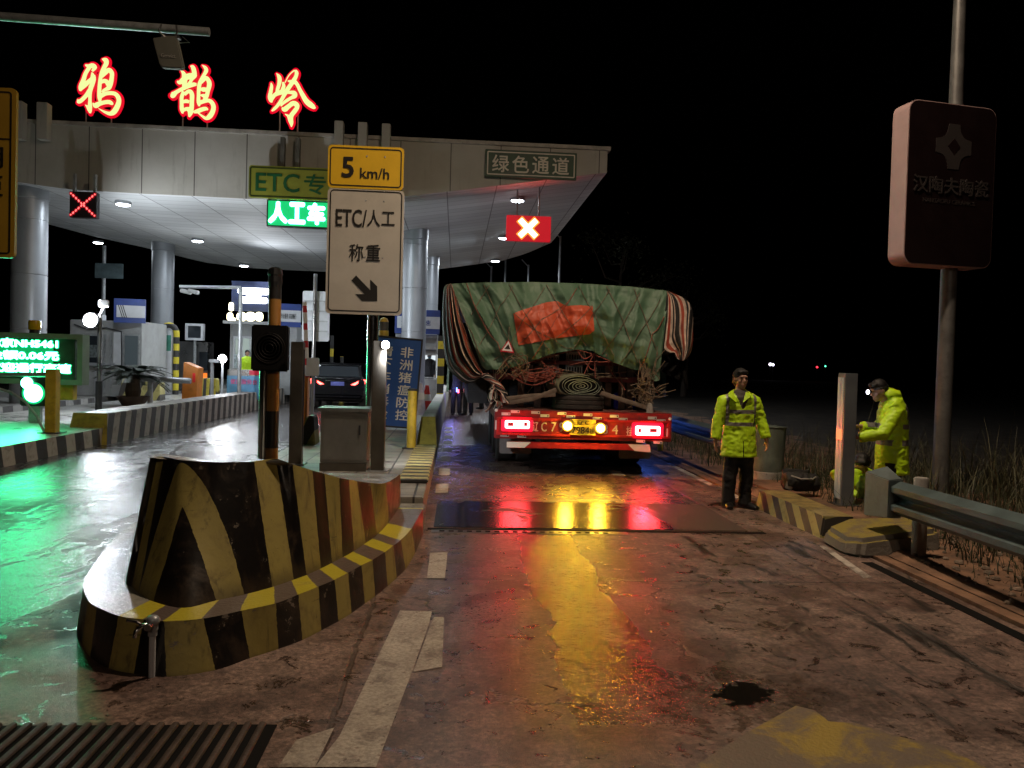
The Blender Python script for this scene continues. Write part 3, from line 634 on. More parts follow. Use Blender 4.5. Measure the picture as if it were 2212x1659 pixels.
# ---- canopy lamps
M_lampw = em('white_lamp_glass', (0.85, 0.92, 1.0), 32)
lamps = [(266, 438, 1), (427, 518, 1), (527, 572, 1), (212, 522, 1), (1118, 430, 1), (1088, 512, .8), (1070, 562, .8), (690, 560, 0), (760, 480, 0), (610, 470, 0)]
lbl = ['nearest the small red cross signal', 'above the left booth roof', 'above the bright white lit sign', 'at the dark left rear edge of the canopy', 'just above the large red cross signal', 'left of the large red cross signal', 'farthest back above the truck', 'hidden behind the white lane sign', 'hidden behind the yellow speed sign', 'above the green led lane sign']
LX = []
for (u, v, s), lb in zip(lamps, lbl):
    x = -6.0
    for _ in range(12):
        q = G(u, v, zb(x) - .03); x = q.x
    LX.append(q)
    if s:
        t = thing('canopy_light', 'white round recessed canopy light ' + lb, 'ceiling light', q, 'lights in the canopy ceiling')
        MB().lathe([(.20, .05), (.21, 0.0), (.20, -.05), (.185, -.05)], q, 24).build('housing', M_alu, t, smooth='auto')
        MB().lathe([(.18, -.03), (.17, -.065), (.10, -.085), (.0, -.09)], q, 24).build('lens', M_lampw, t, smooth=True)
    lamp('canopy_lamp', 'AREA', (q.x, q.y, q.z - .12), (100 if s == 1 else 330) if s else 80, (0.84, 0.92, 1.0), 0.3, (q.x, q.y, 0))
# ================================================================ lit signs and boards
def rect(u0, u1, v0, v1, Y):
    uc, vc = (u0 + u1) / 2, (v0 + v1) / 2
    return P(u0, vc, Y).x, P(u1, vc, Y).x, P(uc, v1, Y).z, P(uc, v0, Y).z
E_face = em('cream_led_letter_face', (0.86, 0.95, 0.36), 1.05)
E_halo = em('red_led_letter_edge', (0.75, 0.0, 0.018), 1.1)
E_green = em('green_led_glow', (0.0, 0.62, 0.17), 1.0)
E_gtxt = em('green_white_led', (0.10, 1.0, 0.40), 26)
E_red = em('red_led_glow', (0.85, 0.0, 0.02), 1.1)
E_rdot = em('red_led_dot', (1.0, 0.16, 0.14), 2.2)
E_rx = em('white_red_led', (1.0, 0.10, 0.075), 26)
E_white = em('white_led', (0.92, 0.95, 1.0), 8)
E_warm = em('warm_white_led', (1.0, 0.93, 0.62), 4)
E_flood = em('floodlight_lens', (0.90, 0.95, 1.0), 600); E_flood2 = em('small_floodlight_lens', (0.92, 0.95, 1.0), 120)
ZS = {'a': (250, 180, .18085), 'b': (620, 220, .16878), 'c': (1000, 240, .16878)}
CH = {'a': [
 [(450, 400, 18), (530, 425, 48), (600, 410, 52), (650, 450, 45), (590, 530, 20)],
 [(530, 450, 42), (450, 580, 42), (405, 720, 48), (350, 860, 52), (335, 950, 24)],
 [(340, 910, 42), (430, 830, 50), (510, 760, 46), (585, 690, 40), (602, 610, 36), (590, 565, 16)],
 [(625, 620, 36), (640, 700, 30), (600, 800, 45), (565, 880, 50), (545, 1000, 40), (545, 1150, 34), (545, 1280, 46), (545, 1390, 36), (548, 1430, 12)],
 [(455, 1260, 12), (500, 1300, 35), (530, 1360, 42)],
 [(540, 930, 40), (480, 1030, 42), (400, 1120, 40), (330, 1178, 40), (286, 1195, 22), (295, 1135, 8)],
 [(815, 280, 18), (880, 295, 55), (895, 360, 50), (850, 450, 44), (805, 560, 46), (770, 690, 38), (752, 850, 40), (745, 1000, 42), (752, 1100, 46), (757, 1185, 22)],
 [(800, 640, 36), (870, 570, 42), (950, 505, 48), (1010, 560, 48), (1015, 650, 44), (990, 780, 50), (950, 880, 50), (900, 915, 36), (845, 940, 26), (810, 985, 20)],
 [(785, 780, 18), (850, 740, 44), (910, 765, 48), (930, 830, 40)],
 [(780, 1060, 46), (880, 1010, 42), (1000, 1000, 42), (1090, 1020, 45), (1150, 1090, 50), (1165, 1180, 50), (1130, 1290, 55), (1060, 1400, 58), (980, 1440, 44), (880, 1412, 30), (800, 1372, 18), (740, 1335, 6)],
 [(615, 1220, 12), (665, 1265, 58), (740, 1230, 48), (850, 1200, 42), (950, 1190, 46), (1010, 1222, 38), (1028, 1248, 16)]],
 'b': [
 [(480, 320, 12), (530, 365, 42), (560, 440, 62), (560, 540, 66), (560, 640, 55), (540, 730, 40)],
 [(700, 220, 16), (750, 235, 48), (780, 320, 55), (785, 430, 58), (730, 500, 50), (700, 570, 34), (640, 655, 40)],
 [(400, 565, 26), (455, 590, 48), (540, 520, 62), (650, 450, 70), (780, 435, 58), (835, 450, 26)],
 [(250, 880, 36), (290, 880, 72), (380, 810, 44), (500, 745, 44), (640, 680, 46), (760, 638, 50), (835, 632, 32)],
 [(545, 800, 38), (500, 920, 44), (495, 1060, 45), (500, 1200, 48), (520, 1300, 20)],
 [(560, 870, 34), (640, 800, 42), (700, 800, 48), (735, 880, 52), (730, 1020, 52), (725, 1160, 54), (695, 1290, 58), (668, 1380, 16)],
 [(520, 1040, 30), (600, 1020, 44), (665, 1035, 36)],
 [(530, 1230, 36), (620, 1195, 42), (700, 1220, 58), (640, 1265, 44)],
 [(970, 200, 8), (1030, 240, 38), (1062, 310, 46), (1020, 400, 38), (960, 500, 36), (910, 620, 46), (890, 760, 42), (885, 900, 40), (885, 1040, 44), (900, 1130, 22)],
 [(940, 600, 32), (1000, 530, 42), (1065, 485, 44), (1120, 560, 52), (1132, 650, 55), (1100, 780, 48), (1072, 900, 46), (1020, 985, 42)],
 [(925, 745, 26), (1000, 752, 54), (1090, 750, 38)],
 [(930, 885, 10), (1000, 895, 42), (1070, 905, 36)],
 [(890, 1070, 42), (980, 1030, 46), (1100, 1005, 44), (1180, 1040, 50), (1228, 1140, 54), (1208, 1260, 55), (1140, 1370, 58), (1060, 1415, 40), (980, 1370, 28), (900, 1310, 16), (865, 1292, 6)],
 [(775, 1275, 26), (860, 1252, 48), (960, 1212, 48), (1050, 1192, 42), (1098, 1215, 20)]],
 'c': [
 [(300, 485, 16), (310, 560, 38), (290, 680, 45), (270, 800, 50), (300, 890, 48), (320, 925, 16)],
 [(300, 870, 46), (370, 770, 46), (450, 720, 52), (540, 690, 56), (570, 640, 36)],
 [(425, 270, 10), (470, 320, 40), (495, 400, 50), (480, 520, 44), (450, 620, 42), (430, 720, 38)],
 [(575, 470, 26), (588, 560, 42), (560, 650, 46), (570, 740, 46)],
 [(860, 195, 30), (885, 250, 44), (870, 330, 44), (820, 420, 50), (740, 540, 50), (670, 640, 52), (600, 760, 45), (520, 900, 42), (440, 1010, 38), (370, 1080, 34), (312, 1128, 12)],
 [(840, 192, 12), (760, 255, 9), (690, 340, 8), (620, 475, 7)],
 [(685, 440, 12), (760, 450, 38), (840, 460, 50), (900, 520, 44), (960, 640, 46), (1030, 770, 54), (1110, 900, 64), (1200, 980, 68), (1285, 1038, 48), (1318, 1035, 16)],
 [(640, 700, 32), (740, 700, 38), (830, 715, 54), (842, 780, 54), (760, 825, 38), (650, 892, 36), (560, 965, 26), (525, 1015, 16)],
 [(555, 1060, 26), (610, 1088, 62), (700, 1020, 54), (800, 950, 56), (880, 980, 60), (898, 1040, 50), (840, 1130, 54), (770, 1220, 54), (745, 1310, 62), (762, 1400, 50), (765, 1490, 12)],
 [(625, 1205, 10), (690, 1240, 34), (730, 1300, 58)]]}
LETY = 21.25
posts = {'a': [(186, 245), (241, 248)], 'b': [(395, 256), (448, 260)], 'c': [(605, 232), (644, 238)]}
llab = {'a': 'first red lit character on the canopy roof, nearest the yellow sign', 'b': 'middle red lit character on the canopy roof under the hanging antenna', 'c': 'third red lit character on the canopy roof, nearest the speed sign'}
for key in 'abc':
    ox, oy, sc = ZS[key]
    zz = lambda x, y: ((ox + x * sc) / 1.7938, (oy + y * sc) / 1.7938)
    wpx = sc / 1.7938 * LETY / FPX
    c0 = P(*zz(700, 1400), LETY)
    t = thing('sign_character', llab[key], 'lit character', (c0.x, LETY, ZTOP), 'red lit characters of the station name')
    f = MB(); b = MB()
    for i, st in enumerate(CH[key]):
        sp = spline(st, 6)
        pts = [P(*zz(x, y), LETY) for x, y, _ in sp]; ws = [max(4, q) * wpx for *_, q in sp]
        f.tube(pts, [(0.028 + 0.002 * i, q * 0.92) for q in ws], 12, flat=(0, 1, 0))
        b.tube([p + Vector((0, .045, 0)) for p in pts], [(0.03 + 0.001 * i, q + 44 * wpx) for q in ws], 14, flat=(0, 1, 0))
        for (q, (x, y, hw)) in ((pts[0], st[0]), (pts[-1], st[-1])):
            b.ell(q + Vector((0, .045, 0)), (hw * wpx + 42 * wpx, .025, hw * wpx + 42 * wpx), 14, 8)
    f.build('letter_face', E_face, t, smooth=True); b.build('letter_edge', E_halo, t, smooth=True)
    for (u, v) in posts[key]:
        a = P(u, v, LETY + .1); MB().tube([(a.x, LETY + .1, ZTOP + .02), (a.x, LETY + .1, a.z + .25)], .022, 8).build('support', M_galv, t, smooth=True)
# ---- red cross signal, left (dots) and right (solid)
M_ledbox = pm('led_box_black', (0.015, 0.012, 0.012), 0.5, bump=0.03)
x0, x1, z0, z1 = rect(150, 208, 414, 470, 20.4)
t = thing('lane_signal', 'small square red cross of led dots under the canopy at left', 'lane signal', ((x0 + x1) / 2, 20.4, z0), 'red cross lane signals')
MB().span((x0, 20.4, z0), (x1, 20.6, z1)).build('housing', M_ledbox, t, bevel=.01)
MB().span((x0 + .05, 20.45, z1), (x0 + .1, 20.55, z1 + .45)).span((x1 - .1, 20.45, z1), (x1 - .05, 20.55, z1 + .45)).build('bracket', M_galv, t)
m = MB(); bk = MB()
for i in range(9):
    for s in (1, -1):
        for d in (-1, 1):
            a = (i - 4) / 4 * 0.36; cx = (x0 + x1) / 2 + a * (x1 - x0) * 1.12 + d * .026 * s; cz = (z0 + z1) / 2 + s * a * (z1 - z0) * 1.05 + d * .02
            m.ell((cx, 20.39, cz), (.019, .012, .019), 8, 6); bk.box((cx, 20.397, cz), (.075, .004, .075))
m.build('led_dot', E_rdot, t); bk.build('led_panel', em('dim_red_led', (0.35, 0.0, 0.01), 1.0), t); t.children[-2]['kind'] = 'stuff'
x0, x1, z0, z1 = rect(1094, 1190, 466, 520, 21.8)
t = thing('lane_signal', 'bright solid red cross signal hanging on two rods above the truck', 'lane signal', ((x0 + x1) / 2, 21.8, z0), 'red cross lane signals')
MB().span((x0, 21.8, z0), (x1, 22.0, z1)).build('housing', em('red_lit_led_panel', (0.55, 0.0, 0.012), 0.9), t, bevel=.01)
for u in (1117, 1164):
    x = P(u, 450, 21.9).x; MB().tube([(x, 21.9, z1), (x, 21.9, zb(x) + .1)], .025, 8).build('rod', M_galv, t, smooth=True)
cx, cz, a = (x0 + x1) / 2 - .02, (z0 + z1) / 2, (z1 - z0) * .33
m = MB(); bk = MB()
for s in (1, -1):
    m.tube([(cx - a, 21.785, cz - s * a), (cx + a, 21.785, cz + s * a)], [(0.012 + (s > 0) * .002, .075)] * 2, 10, flat=(0, 1, 0))
    bk.tube([(cx - a * 1.1, 21.795, cz - s * a * 1.1), (cx + a * 1.1, 21.795, cz + s * a * 1.1)], [(0.006 + (s > 0) * .001, .12)] * 2, 10, flat=(0, 1, 0))
m.build('cross', E_rx, t); bk.build('cross_edge', em('orange_led_edge', (1.0, 0.30, 0.03), 1.5), t)
# ---- ETC board and green led text under it
M_ygb = pm('yellow_green_sign_board', (0.34, 0.36, 0.045), 0.5, var=0.1, bump=0.03)
M_gtx = pm('dark_green_lettering', (0.015, 0.14, 0.045), 0.5, bump=0)
x0, x1, z0, z1 = rect(537, 868, 360, 430, 20.7)
z0 += .0; off = P(620, 395, 20.7).z - (z0 + z1) / 2; z0 += off; z1 += off
t = thing('lane_board', 'yellow board with green ETC lettering, partly behind the white sign', 'sign board', ((x0 + x1) / 2, 20.7, z0))
MB().plate(x0, x1, z0, z1, 20.7, .05, .08).build('board', M_ygb, t)
MB().frame(x0 + .02, x1 - .02, z0 + .03, z1 - .03, 20.694, .04, r=.07).build('border', pm('olive_border', (0.05, 0.075, 0.01), .5), t)
q = lambda u: P(u, 395, 20.7).x
m = MB(); m.text('ETC', q(552), q(647), z0 + .17, z1 - .18, 20.695, bold=.03); m.text('专', q(657), q(704), z0 + .14, z1 - .16, 20.695, bold=.02); m.text('用', q(716), q(764), z0 + .14, z1 - .16, 20.695, bold=.02); m.build('lettering', M_gtx, t)
for u in (607, 640):
    MB().span((q(u) - .05, 20.76, z1 - .02), (q(u) + .05, 20.93, ZTOP - .1)).build('bracket', pm('stained_bracket', (.14, .13, .11), .6), t)
x0, x1, z0, z1 = rect(579, 800, 436, 489, 20.75); off = P(640, 462, 20.75).z - (z0 + z1) / 2; z0 += off; z1 += off
t = thing('led_board', 'glowing green led board with white characters below the ETC board', 'led board', ((x0 + x1) / 2, 20.75, z0))
MB().span((x0, 20.75, z0), (x1, 20.9, z1)).build('panel', E_green, t); MB().frame(x0 - .03, x1 + .03, z0 - .03, z1 + .03, 20.74, .03, t=.2).build('frame', M_ledbox, t)
MB().span((x0, 20.77, z1 + .03), (x0 + .06, 20.85, z1 + .2)).span((x1 - .1, 20.77, z1 + .03), (x1 - .04, 20.85, z1 + .2)).build('bracket', M_galv, t)
q = lambda u: P(u, 462, 20.75).x
m = MB()
for c, u0, u1 in (('人', 580, 622), ('工', 624, 660), ('车', 664, 703), ('道', 708, 748)): m.text(c, q(u0), q(u1), z0 + .05, z1 - .02, 20.735, .01, .085)
m.build('lettering', E_gtxt, t)
# ---- green channel board at the right end
x0, x1, z0, z1 = rect(1048, 1246, 326, 385, 20.85)
M_gb = pm('dark_green_board', (0.022, 0.07, 0.032), 0.5, bump=.03); M_cream = pm('cream_lettering', (0.80, 0.74, 0.64), 0.5, var=.1, bump=0)
t = thing('lane_board', 'dark green board with pale green-channel lettering at the canopy end', 'sign board', ((x0 + x1) / 2, 20.85, z0))
MB().span((x0, 20.85, z0), (x1, 20.94, z1)).build('board', M_gb, t, bevel=.01); MB().frame(x0 + .05, x1 - .05, z0 + .05, z1 - .05, 20.845, .03, r=.03).build('border', M_cream, t)
m = MB()
for i, c in enumerate('绿色通道'):
    a = x0 + .18 + i * (x1 - x0 - .3) / 4; m.text(c, a, a + .44, z0 + .12, z1 - .14, 20.845, .01, .022)
m.build('lettering', M_cream, t)
# ---- main sign on the island
SY = 11.7
zx = lambda a: 501.7 + a * .3024
zv = lambda b: 278.7 + b * .3024
def zr(a0, a1, b0, b1): return rect(zx(a0), zx(a1), zv(b0), zv(b1), SY)
M_sy = pm('yellow_sign_face', (0.72, 0.44, 0.012), 0.4, var=.06, bump=.02); M_sw = pm('white_sign_face', (0.50, 0.47, 0.41), 0.4, var=.05, bump=.02, dirt=.06)
M_st = pm('black_sign_lettering', (0.008, 0.006, 0.004), 0.5, bump=0)
sg = thing('road_sign', 'tall lane sign, yellow 5 km/h plate above white ETC weighing plate with arrow', 'road sign', (P(797, 985, SY).x, SY, .26))
def plate(nm, a, mface):
    x0, x1, z0, z1 = zr(*a); p = MB().plate(x0, x1, z0, z1, SY, .03, .06).build(nm, mface, sg); return p
py = plate('speed_plate', (683, 1225, 122, 428), M_sy); pw = plate('lane_plate', (673, 1220, 432, 1325), M_sw)
x0, x1, z0, z1 = zr(697, 1210, 138, 412); MB().frame(x0, x1, z0, z1, SY - .006, .016, r=.05).build('border', M_st, py)
x0, x1, z0, z1 = zr(690, 1206, 440, 1306); MB().frame(x0, x1, z0, z1, SY - .006, .016, r=.06).build('border', M_st, pw)
m = MB(); m.text('5', *zr(783, 870, 199, 348), SY - .006, bold=.045); m.text('km/h', *zr(914, 1122, 280, 356), SY - .006, bold=.02); m.build('lettering', M_st, py)
m = MB(); m.text('ETC/', *zr(740, 962, 574, 700), SY - .006, bold=.02); m.text('人', *zr(965, 1058, 578, 698), SY - .006, bold=.015); m.text('工', *zr(1068, 1162, 592, 690), SY - .006, bold=.015)
m.text('称', *zr(835, 938, 822, 945), SY - .006, bold=.015); m.text('重', *zr(957, 1058, 826, 945), SY - .006, bold=.015)
arrow = [(885, 1046), (987, 1152), (987, 1076), (1036, 1124), (1036, 1230), (926, 1228), (880, 1179), (945, 1180), (852, 1082)]
m.prism([(P(zx(a), zv(b), SY).x, P(zx(a), zv(b), SY).z) for a, b in arrow][::-1], lambda p, t: Vector((p[0], t, p[1])), SY - .008, SY - .002); m.build('lettering', M_st, pw)
bx = P(797, 985, SY).x
for nm, zl in (('5', (zr(0, 1, 150, 151)[2], zr(0, 1, 398, 399)[2])), ('e', (zr(0, 1, 470, 471)[2], zr(0, 1, 880, 881)[2], zr(0, 1, 1280, 1281)[2]))):
    m = MB()
    for z_ in zl:
        for dx in (-.13, .13): m.lathe([(.012, -.004), (.009, -.008), (.0, -.009)], (bx + dx, SY, z_), 10, 'y')
    m.build('rivet', M_galv, py if nm == '5' else pw)
MB().tube([(bx, SY + .14, .2), (bx, SY + .14, zr(0, 1, 122, 123)[3] - .05)], .085, 24).build('pole', M_chrome, sg, smooth='auto')
MB().lathe([(.17, .26), (.17, .28), (.09, .29)], (bx, SY + .14, 0), 20).build('base_flange', M_galv, sg)
m = MB()
for dz in (2.6, 3.9, 4.4): m.span((bx - .2, SY + .03, dz), (bx + .2, SY + .055, dz + .06))
m.build('bracket', M_galv, sg)
# ---- left half-seen yellow sign
x1 = P(33, 380, 11.6).x; x0 = x1 - 1.25; zt_, zb_ = P(20, 190, 11.6).z, P(20, 557, 11.6).z
t = thing('road_sign', 'yellow road sign cut by the left edge, green light on its rim', 'road sign', (x1 - .6, 11.6, .3))
M_sy2 = pm('dull_yellow_sign_face', (0.36, 0.21, 0.018), 0.45, var=.06, bump=.02)
MB().plate(x0, x1, zb_, zt_, 11.6, .06, .07).build('plate', M_sy2, t); MB().frame(x0 + .045, x1 - .055, zb_ + .05, zt_ - .05, 11.594, .022, r=.05).build('border', M_st, t)
MB().span((x0 + .06, 11.593, P(10, 302, 11.6).z), (x1 - .07, 11.598, P(10, 299, 11.6).z)).build('divider', M_st, t)
m = MB(); m.text('用', x1 - .50, x1 - .16, P(5, 364, 11.6).z, P(5, 318, 11.6).z, 11.593, bold=.015); m.text('距', x1 - .50, x1 - .16, P(5, 424, 11.6).z, P(5, 380, 11.6).z, 11.593, bold=.015); m.build('lettering', M_st, t)
MB().tube([(x1 - .62, 11.73, .3), (x1 - .62, 11.73, zt_ - .1)], .06, 16).build('pole', M_galv, t, smooth='auto')
# ---- gantry arm with antenna box
a, b = P(-400, 6, 11.5), P(452, 69, 11.5)
t = thing('gantry_arm', 'grey horizontal gantry arm reaching in from the upper left', 'gantry arm', (a.x, 11.5, 0))
MB().tube([a, b], .058, 16).build('arm', M_galv, t, smooth='auto'); MB().tube([(a.x, 11.5, .3), (a.x, 11.5, a.z + .2)], .11, 18).build('mast', M_galv, t, smooth='auto')
t = thing('antenna', 'flat grey antenna box hanging from the gantry arm beside the red characters', 'antenna', P(370, 80, 11.4))
poly = [P(u, v, 11.4) for u, v in ((331, 84), (378, 79), (384, 84), (398, 146), (394, 150), (352, 147), (346, 141))]
M_ant = pm('grey_plastic_shell', (0.12, 0.12, 0.10), 0.5, var=.1, bump=.05)
MB().prism([(p.x, p.z) for p in poly], lambda p, s: Vector((p[0], s, p[1])), 11.36, 11.46).build('housing', M_ant, t, bevel=.012)
m = MB(); m.text('Genvict', P(348, 120, 11.36).x, P(379, 120, 11.36).x, P(363, 125, 11.36).z, P(363, 116, 11.36).z, 11.355, .003, .01); m.build('lettering', pm('faint_lettering', (.32, .31, .28), .5, bump=0), t)
m = MB(); k = P(370, 70, 11.45)
for dx in (-.11, .09): m.tube([k + Vector((dx, -.07, .07)), k + Vector((dx * 1.25, -.09, -.03)), k + Vector((dx * .7, -.05, -.08)), k + Vector((dx * .2, -.02, -.11))], .014, 6)
m.box(k + Vector((0, 0, -.07)), (.24, .1, .03)); m.tube([k + Vector((.15, 0, -.05)), k + Vector((.25, -.02, -.13)), k + Vector((.1, 0, -.14))], .008, 6); m.build('clamp', M_steel, t)
# ================================================================ things on the main island
def post(name, label, u, v0, v1, zbase, w, d, mats, group=None):
    b = G(u, v1, zbase); top = P(u, v0, b.y).z
    t = thing(name, label, 'post', (b.x, b.y, zbase), group); MB().span((b.x - w / 2, b.y, zbase), (b.x + w / 2, b.y + d, top)).build('shaft', mats, t, bevel=.008)
    MB().span((b.x - w / 2 - .05, b.y - .04, zbase), (b.x + w / 2 + .05, b.y + d + .04, zbase + .015)).build('base_plate', M_galv, t)
    return t, b, top
M_bronze = pm('dull_stainless_steel', (0.135, 0.12, 0.10), 0.34, 0.85, var=.2, vs=2, bump=.05, dirt=.25)
t, b, top = post('sensor_post', 'square steel sensor post left of the steel cabinet', 636, 738, 1004, .26, .16, .16, M_bronze, 'square sensor posts on the island')
MB().span((b.x + .081, b.y + .05, .5), (b.x + .086, b.y + .11, top - .1)).build('sensor_strip', M_black, t)
t, b, top = post('sensor_post', 'square steel sensor post with a bright lamp right of the cabinet', 814, 736, 1019, .26, .165, .165, M_bronze, 'square sensor posts on the island')
lp = P(833, 745, b.y - .05)
MB().lathe([(.0, -.02), (.05, -.02), (.055, .0), (.055, .08), (.03, .1)], lp, 18, 'y').build('lamp_housing', M_dark, t, smooth='auto')
MB().lathe([(.0, -.045), (.035, -.04), (.048, -.022)], lp, 18, 'y').build('lamp_lens', E_flood2, t, smooth=True)
MB().span((b.x, b.y - .02, lp.z - .03), (lp.x, b.y + .02, lp.z + .03)).build('lamp_bracket', M_dark, t)
lamp('post_lamp', 'SPOT', lp + Vector((.03, -.1, -.05)), 170, (.92, .95, 1.0), .04, G(890, 985, .26), 80, .8)
lamp('post_lamp_spill', 'POINT', lp + Vector((.05, -.16, 0)), 10, (.92, .95, 1.0), .04)
# cabinet
M_cab = pm('satin_steel_cabinet', (0.22, 0.215, 0.20), .48, .7, var=.15, vs=2, bump=.05, dirt=.25)
c = G(740, 1018, .26); tp = P(740, 884, c.y).z
t = thing('control_cabinet', 'brushed steel control cabinet on the island between two square posts', 'cabinet', (c.x, c.y, .26))
MB().span((c.x - .29, c.y, .26), (c.x + .29, c.y + .45, .36)).build('plinth', M_bronze, t, bevel=.004)
MB().span((c.x - .285, c.y + .01, .362), (c.x + .285, c.y + .44, tp - .03)).build('body', M_cab, t, bevel=.008)
MB().span((c.x - .32, c.y - .03, tp - .03), (c.x + .32, c.y + .48, tp + .015)).build('lid', M_steel, t, bevel=.006)
MB().span((c.x - .25, c.y + .002, .40), (c.x + .25, c.y + .012, tp - .07)).build('door', M_cab, t, bevel=.004)
MB().span((c.x + .19, c.y - .012, .72), (c.x + .21, c.y + .006, .84)).build('handle', M_dark, t)
# black and yellow pole with traffic signal
b = G(578, 992, .26)
t = thing('signal_pole', 'slim pole wrapped black and orange carrying a dark traffic signal box', 'signal pole', (b.x, b.y, .26))
tz = P(602, 578, b.y).z
M_wrap = stripes('black_orange_wrap', (0.34, 0.16, 0.03), (0.012, 0.011, 0.010), (0, 0, 1), 1.02, 0.5, rough=.45, off=.08, wear=.3)
MB().tube([(b.x + .055, b.y, .26), (b.x + .055, b.y, tz - .25)], .085, 20).build('shaft', M_wrap, t, smooth='auto')
MB().tube([(b.x - .075, b.y + .05, .26), (b.x - .075, b.y + .05, 1.75)], .07, 20).build('steel_pipe', M_chrome, t, smooth='auto')
MB().lathe([(.088, tz - .27), (.10, tz - .2), (.095, tz - .12), (.105, tz - .1), (.09, tz - .02), (.05, tz), (.0, tz)], (b.x + .055, b.y, 0), 12).build('cap', pm('black_plastic_wrap', (.01, .01, .011), .35, bump=.8, bs=18), t)
x0, x1, z0, z1 = rect(542, 621, 702, 802, b.y - .25)
MB().span((x0, b.y - .25, z0), (x1, b.y - .10, z1)).build('signal_box', M_black, t, bevel=.02)
cx, cz = (x0 + x1) / 2, (z0 + z1) / 2
m = MB()
for r_ in (.05, .09, .13, .17, .20): m.lathe([(r_, -.008), (r_ + .006, -.012), (r_ + .012, -.008), (r_ + .012, .004), (r_, .004)], (cx, b.y - .25, cz), 36, 'y')
m.build('signal_lens', pm('unlit_lens', (.006, .0055, .0055), .6, bump=0, spec=.2), t)
# yellow bollard
b = G(888, 969, .26); tz = P(890, 840, b.y).z
t = thing('bollard', 'yellow steel bollard with a dark cap in front of the blue board', 'bollard', (b.x, b.y, .26))
MB().lathe([(.075, .26), (.075, tz - .03)], (b.x, b.y, 0), 24).build('shaft', M_yel, t, smooth='auto'); MB().lathe([(.08, tz - .03), (.08, tz), (.0, tz + .012)], (b.x, b.y, 0), 24).build('cap', M_rubber, t, smooth='auto'); MB().lathe([(.15, .26), (.15, .275), (.08, .28)], (b.x, b.y, 0), 20).build('base_flange', M_rubber, t)
# blue notice board, leaning
B0 = G(842, 928, .26); YB = B0.y
t = thing('notice_board', 'blue notice board with vertical white characters leaning by the column', 'notice board', (B0.x, YB, .26))
xl, xr, z0, z1 = P(835, 900, YB).x, P(905, 900, YB).x, .30, P(870, 735, YB).z
xl -= .32; sh = math.radians(3.6)
R = Matrix.Translation((xr, YB, .26)) @ Matrix.Rotation(sh, 4, 'Y') @ Matrix.Translation((-xr, -YB, -.26))
M_nb = pm('deep_blue_banner', (0.018, 0.085, 0.34), 0.5, var=.12, vs=1.5, bump=.04)
MB().span((xl, YB, z0), (xr - .1, YB + .05, z1)).xf(R).build('board', M_nb, t); MB().frame(xl - .03, xr - .07, z0 - .03, z1 + .03, YB - .01, .035, t=.07).xf(R).build('frame', M_dark, t)
m = MB(); hh = (z1 - z0 - .25) / 6
for i, cch in enumerate('非洲猪瘟防控'): m.text(cch, xr - .50, xr - .24, z1 - .16 - hh * (i + .84), z1 - .16 - hh * i, YB - .006, .004, .02)
for i, cch in enumerate('请下车消毒检'): m.text(cch, xr - .92, xr - .66, z1 - .16 - hh * (i + .84), z1 - .16 - hh * i, YB - .006, .004, .02)
m.xf(R).build('lettering', M_wtext, t)
for xx in (xl + .1, xr - .2): MB().tube([(xx, YB + .03, .26), (xx, YB + .03, .32)], .02, 8).build('foot', M_dark, t)
# warning beacon behind it
q = P(829, 706, 17.2)
t = thing('warning_beacon', 'grey and yellow beacon head above the blue notice board', 'beacon', (q.x, q.y, .26))
MB().lathe([(.10, -.16), (.10, .1), (.07, .17), (.0, .19)], q, 18).build('dome', pm('smoky_plastic', (.12, .12, .11), .25, bump=0), t, smooth='auto'); MB().lathe([(.105, -.19), (.105, -.09), (.10, -.08)], q, 18).build('base', M_yel, t, smooth='auto')
MB().lathe([(.102, .10), (.07, .175), (.0, .20)], q + Vector((-.0, 0, .004)), 18).build('cap', M_yel, t); MB().tube([q + Vector((0, 0, -.18)), (q.x, q.y, .26)], .03, 10).build('pole', M_galv, t, smooth=True)
# cones and stanchion near the booth
def cone(u, v, z, h, label, white=False):
    b = G(u, v, z); r_ = h * .24
    t = thing('traffic_cone', label, 'traffic cone', b, 'traffic cones beside the booth')
    mo = pm('red_cone_plastic', (0.50, 0.03, 0.03), .45, bump=.03) if not white else pm('white_cone_plastic', (0.55, 0.52, 0.60), .45, bump=.03)
    MB().span((b.x - r_ * 1.3, b.y - r_ * 1.3, z), (b.x + r_ * 1.3, b.y + r_ * 1.3, z + .03)).build('base', mo, t, bevel=.008)
    MB().lathe([(r_, z + .03), (r_ * .25, z + h), (.0, z + h)], (b.x, b.y, 0), 20).build('body', mo, t, smooth='auto')
    f = lambda k: lerp(r_, r_ * .25, k) + .004
    MB().lathe([(f(.45), z + .03 + (h - .03) * .45), (f(.68), z + .03 + (h - .03) * .68)], (b.x, b.y, 0), 20).build('reflective_band', M_wtext, t, smooth='auto')
cone(921, 895, .26, .78, 'red and white traffic cone beside the blue notice board')
cone(907, 895, .26, .85, 'pale traffic cone half hidden behind the yellow bollard', True)
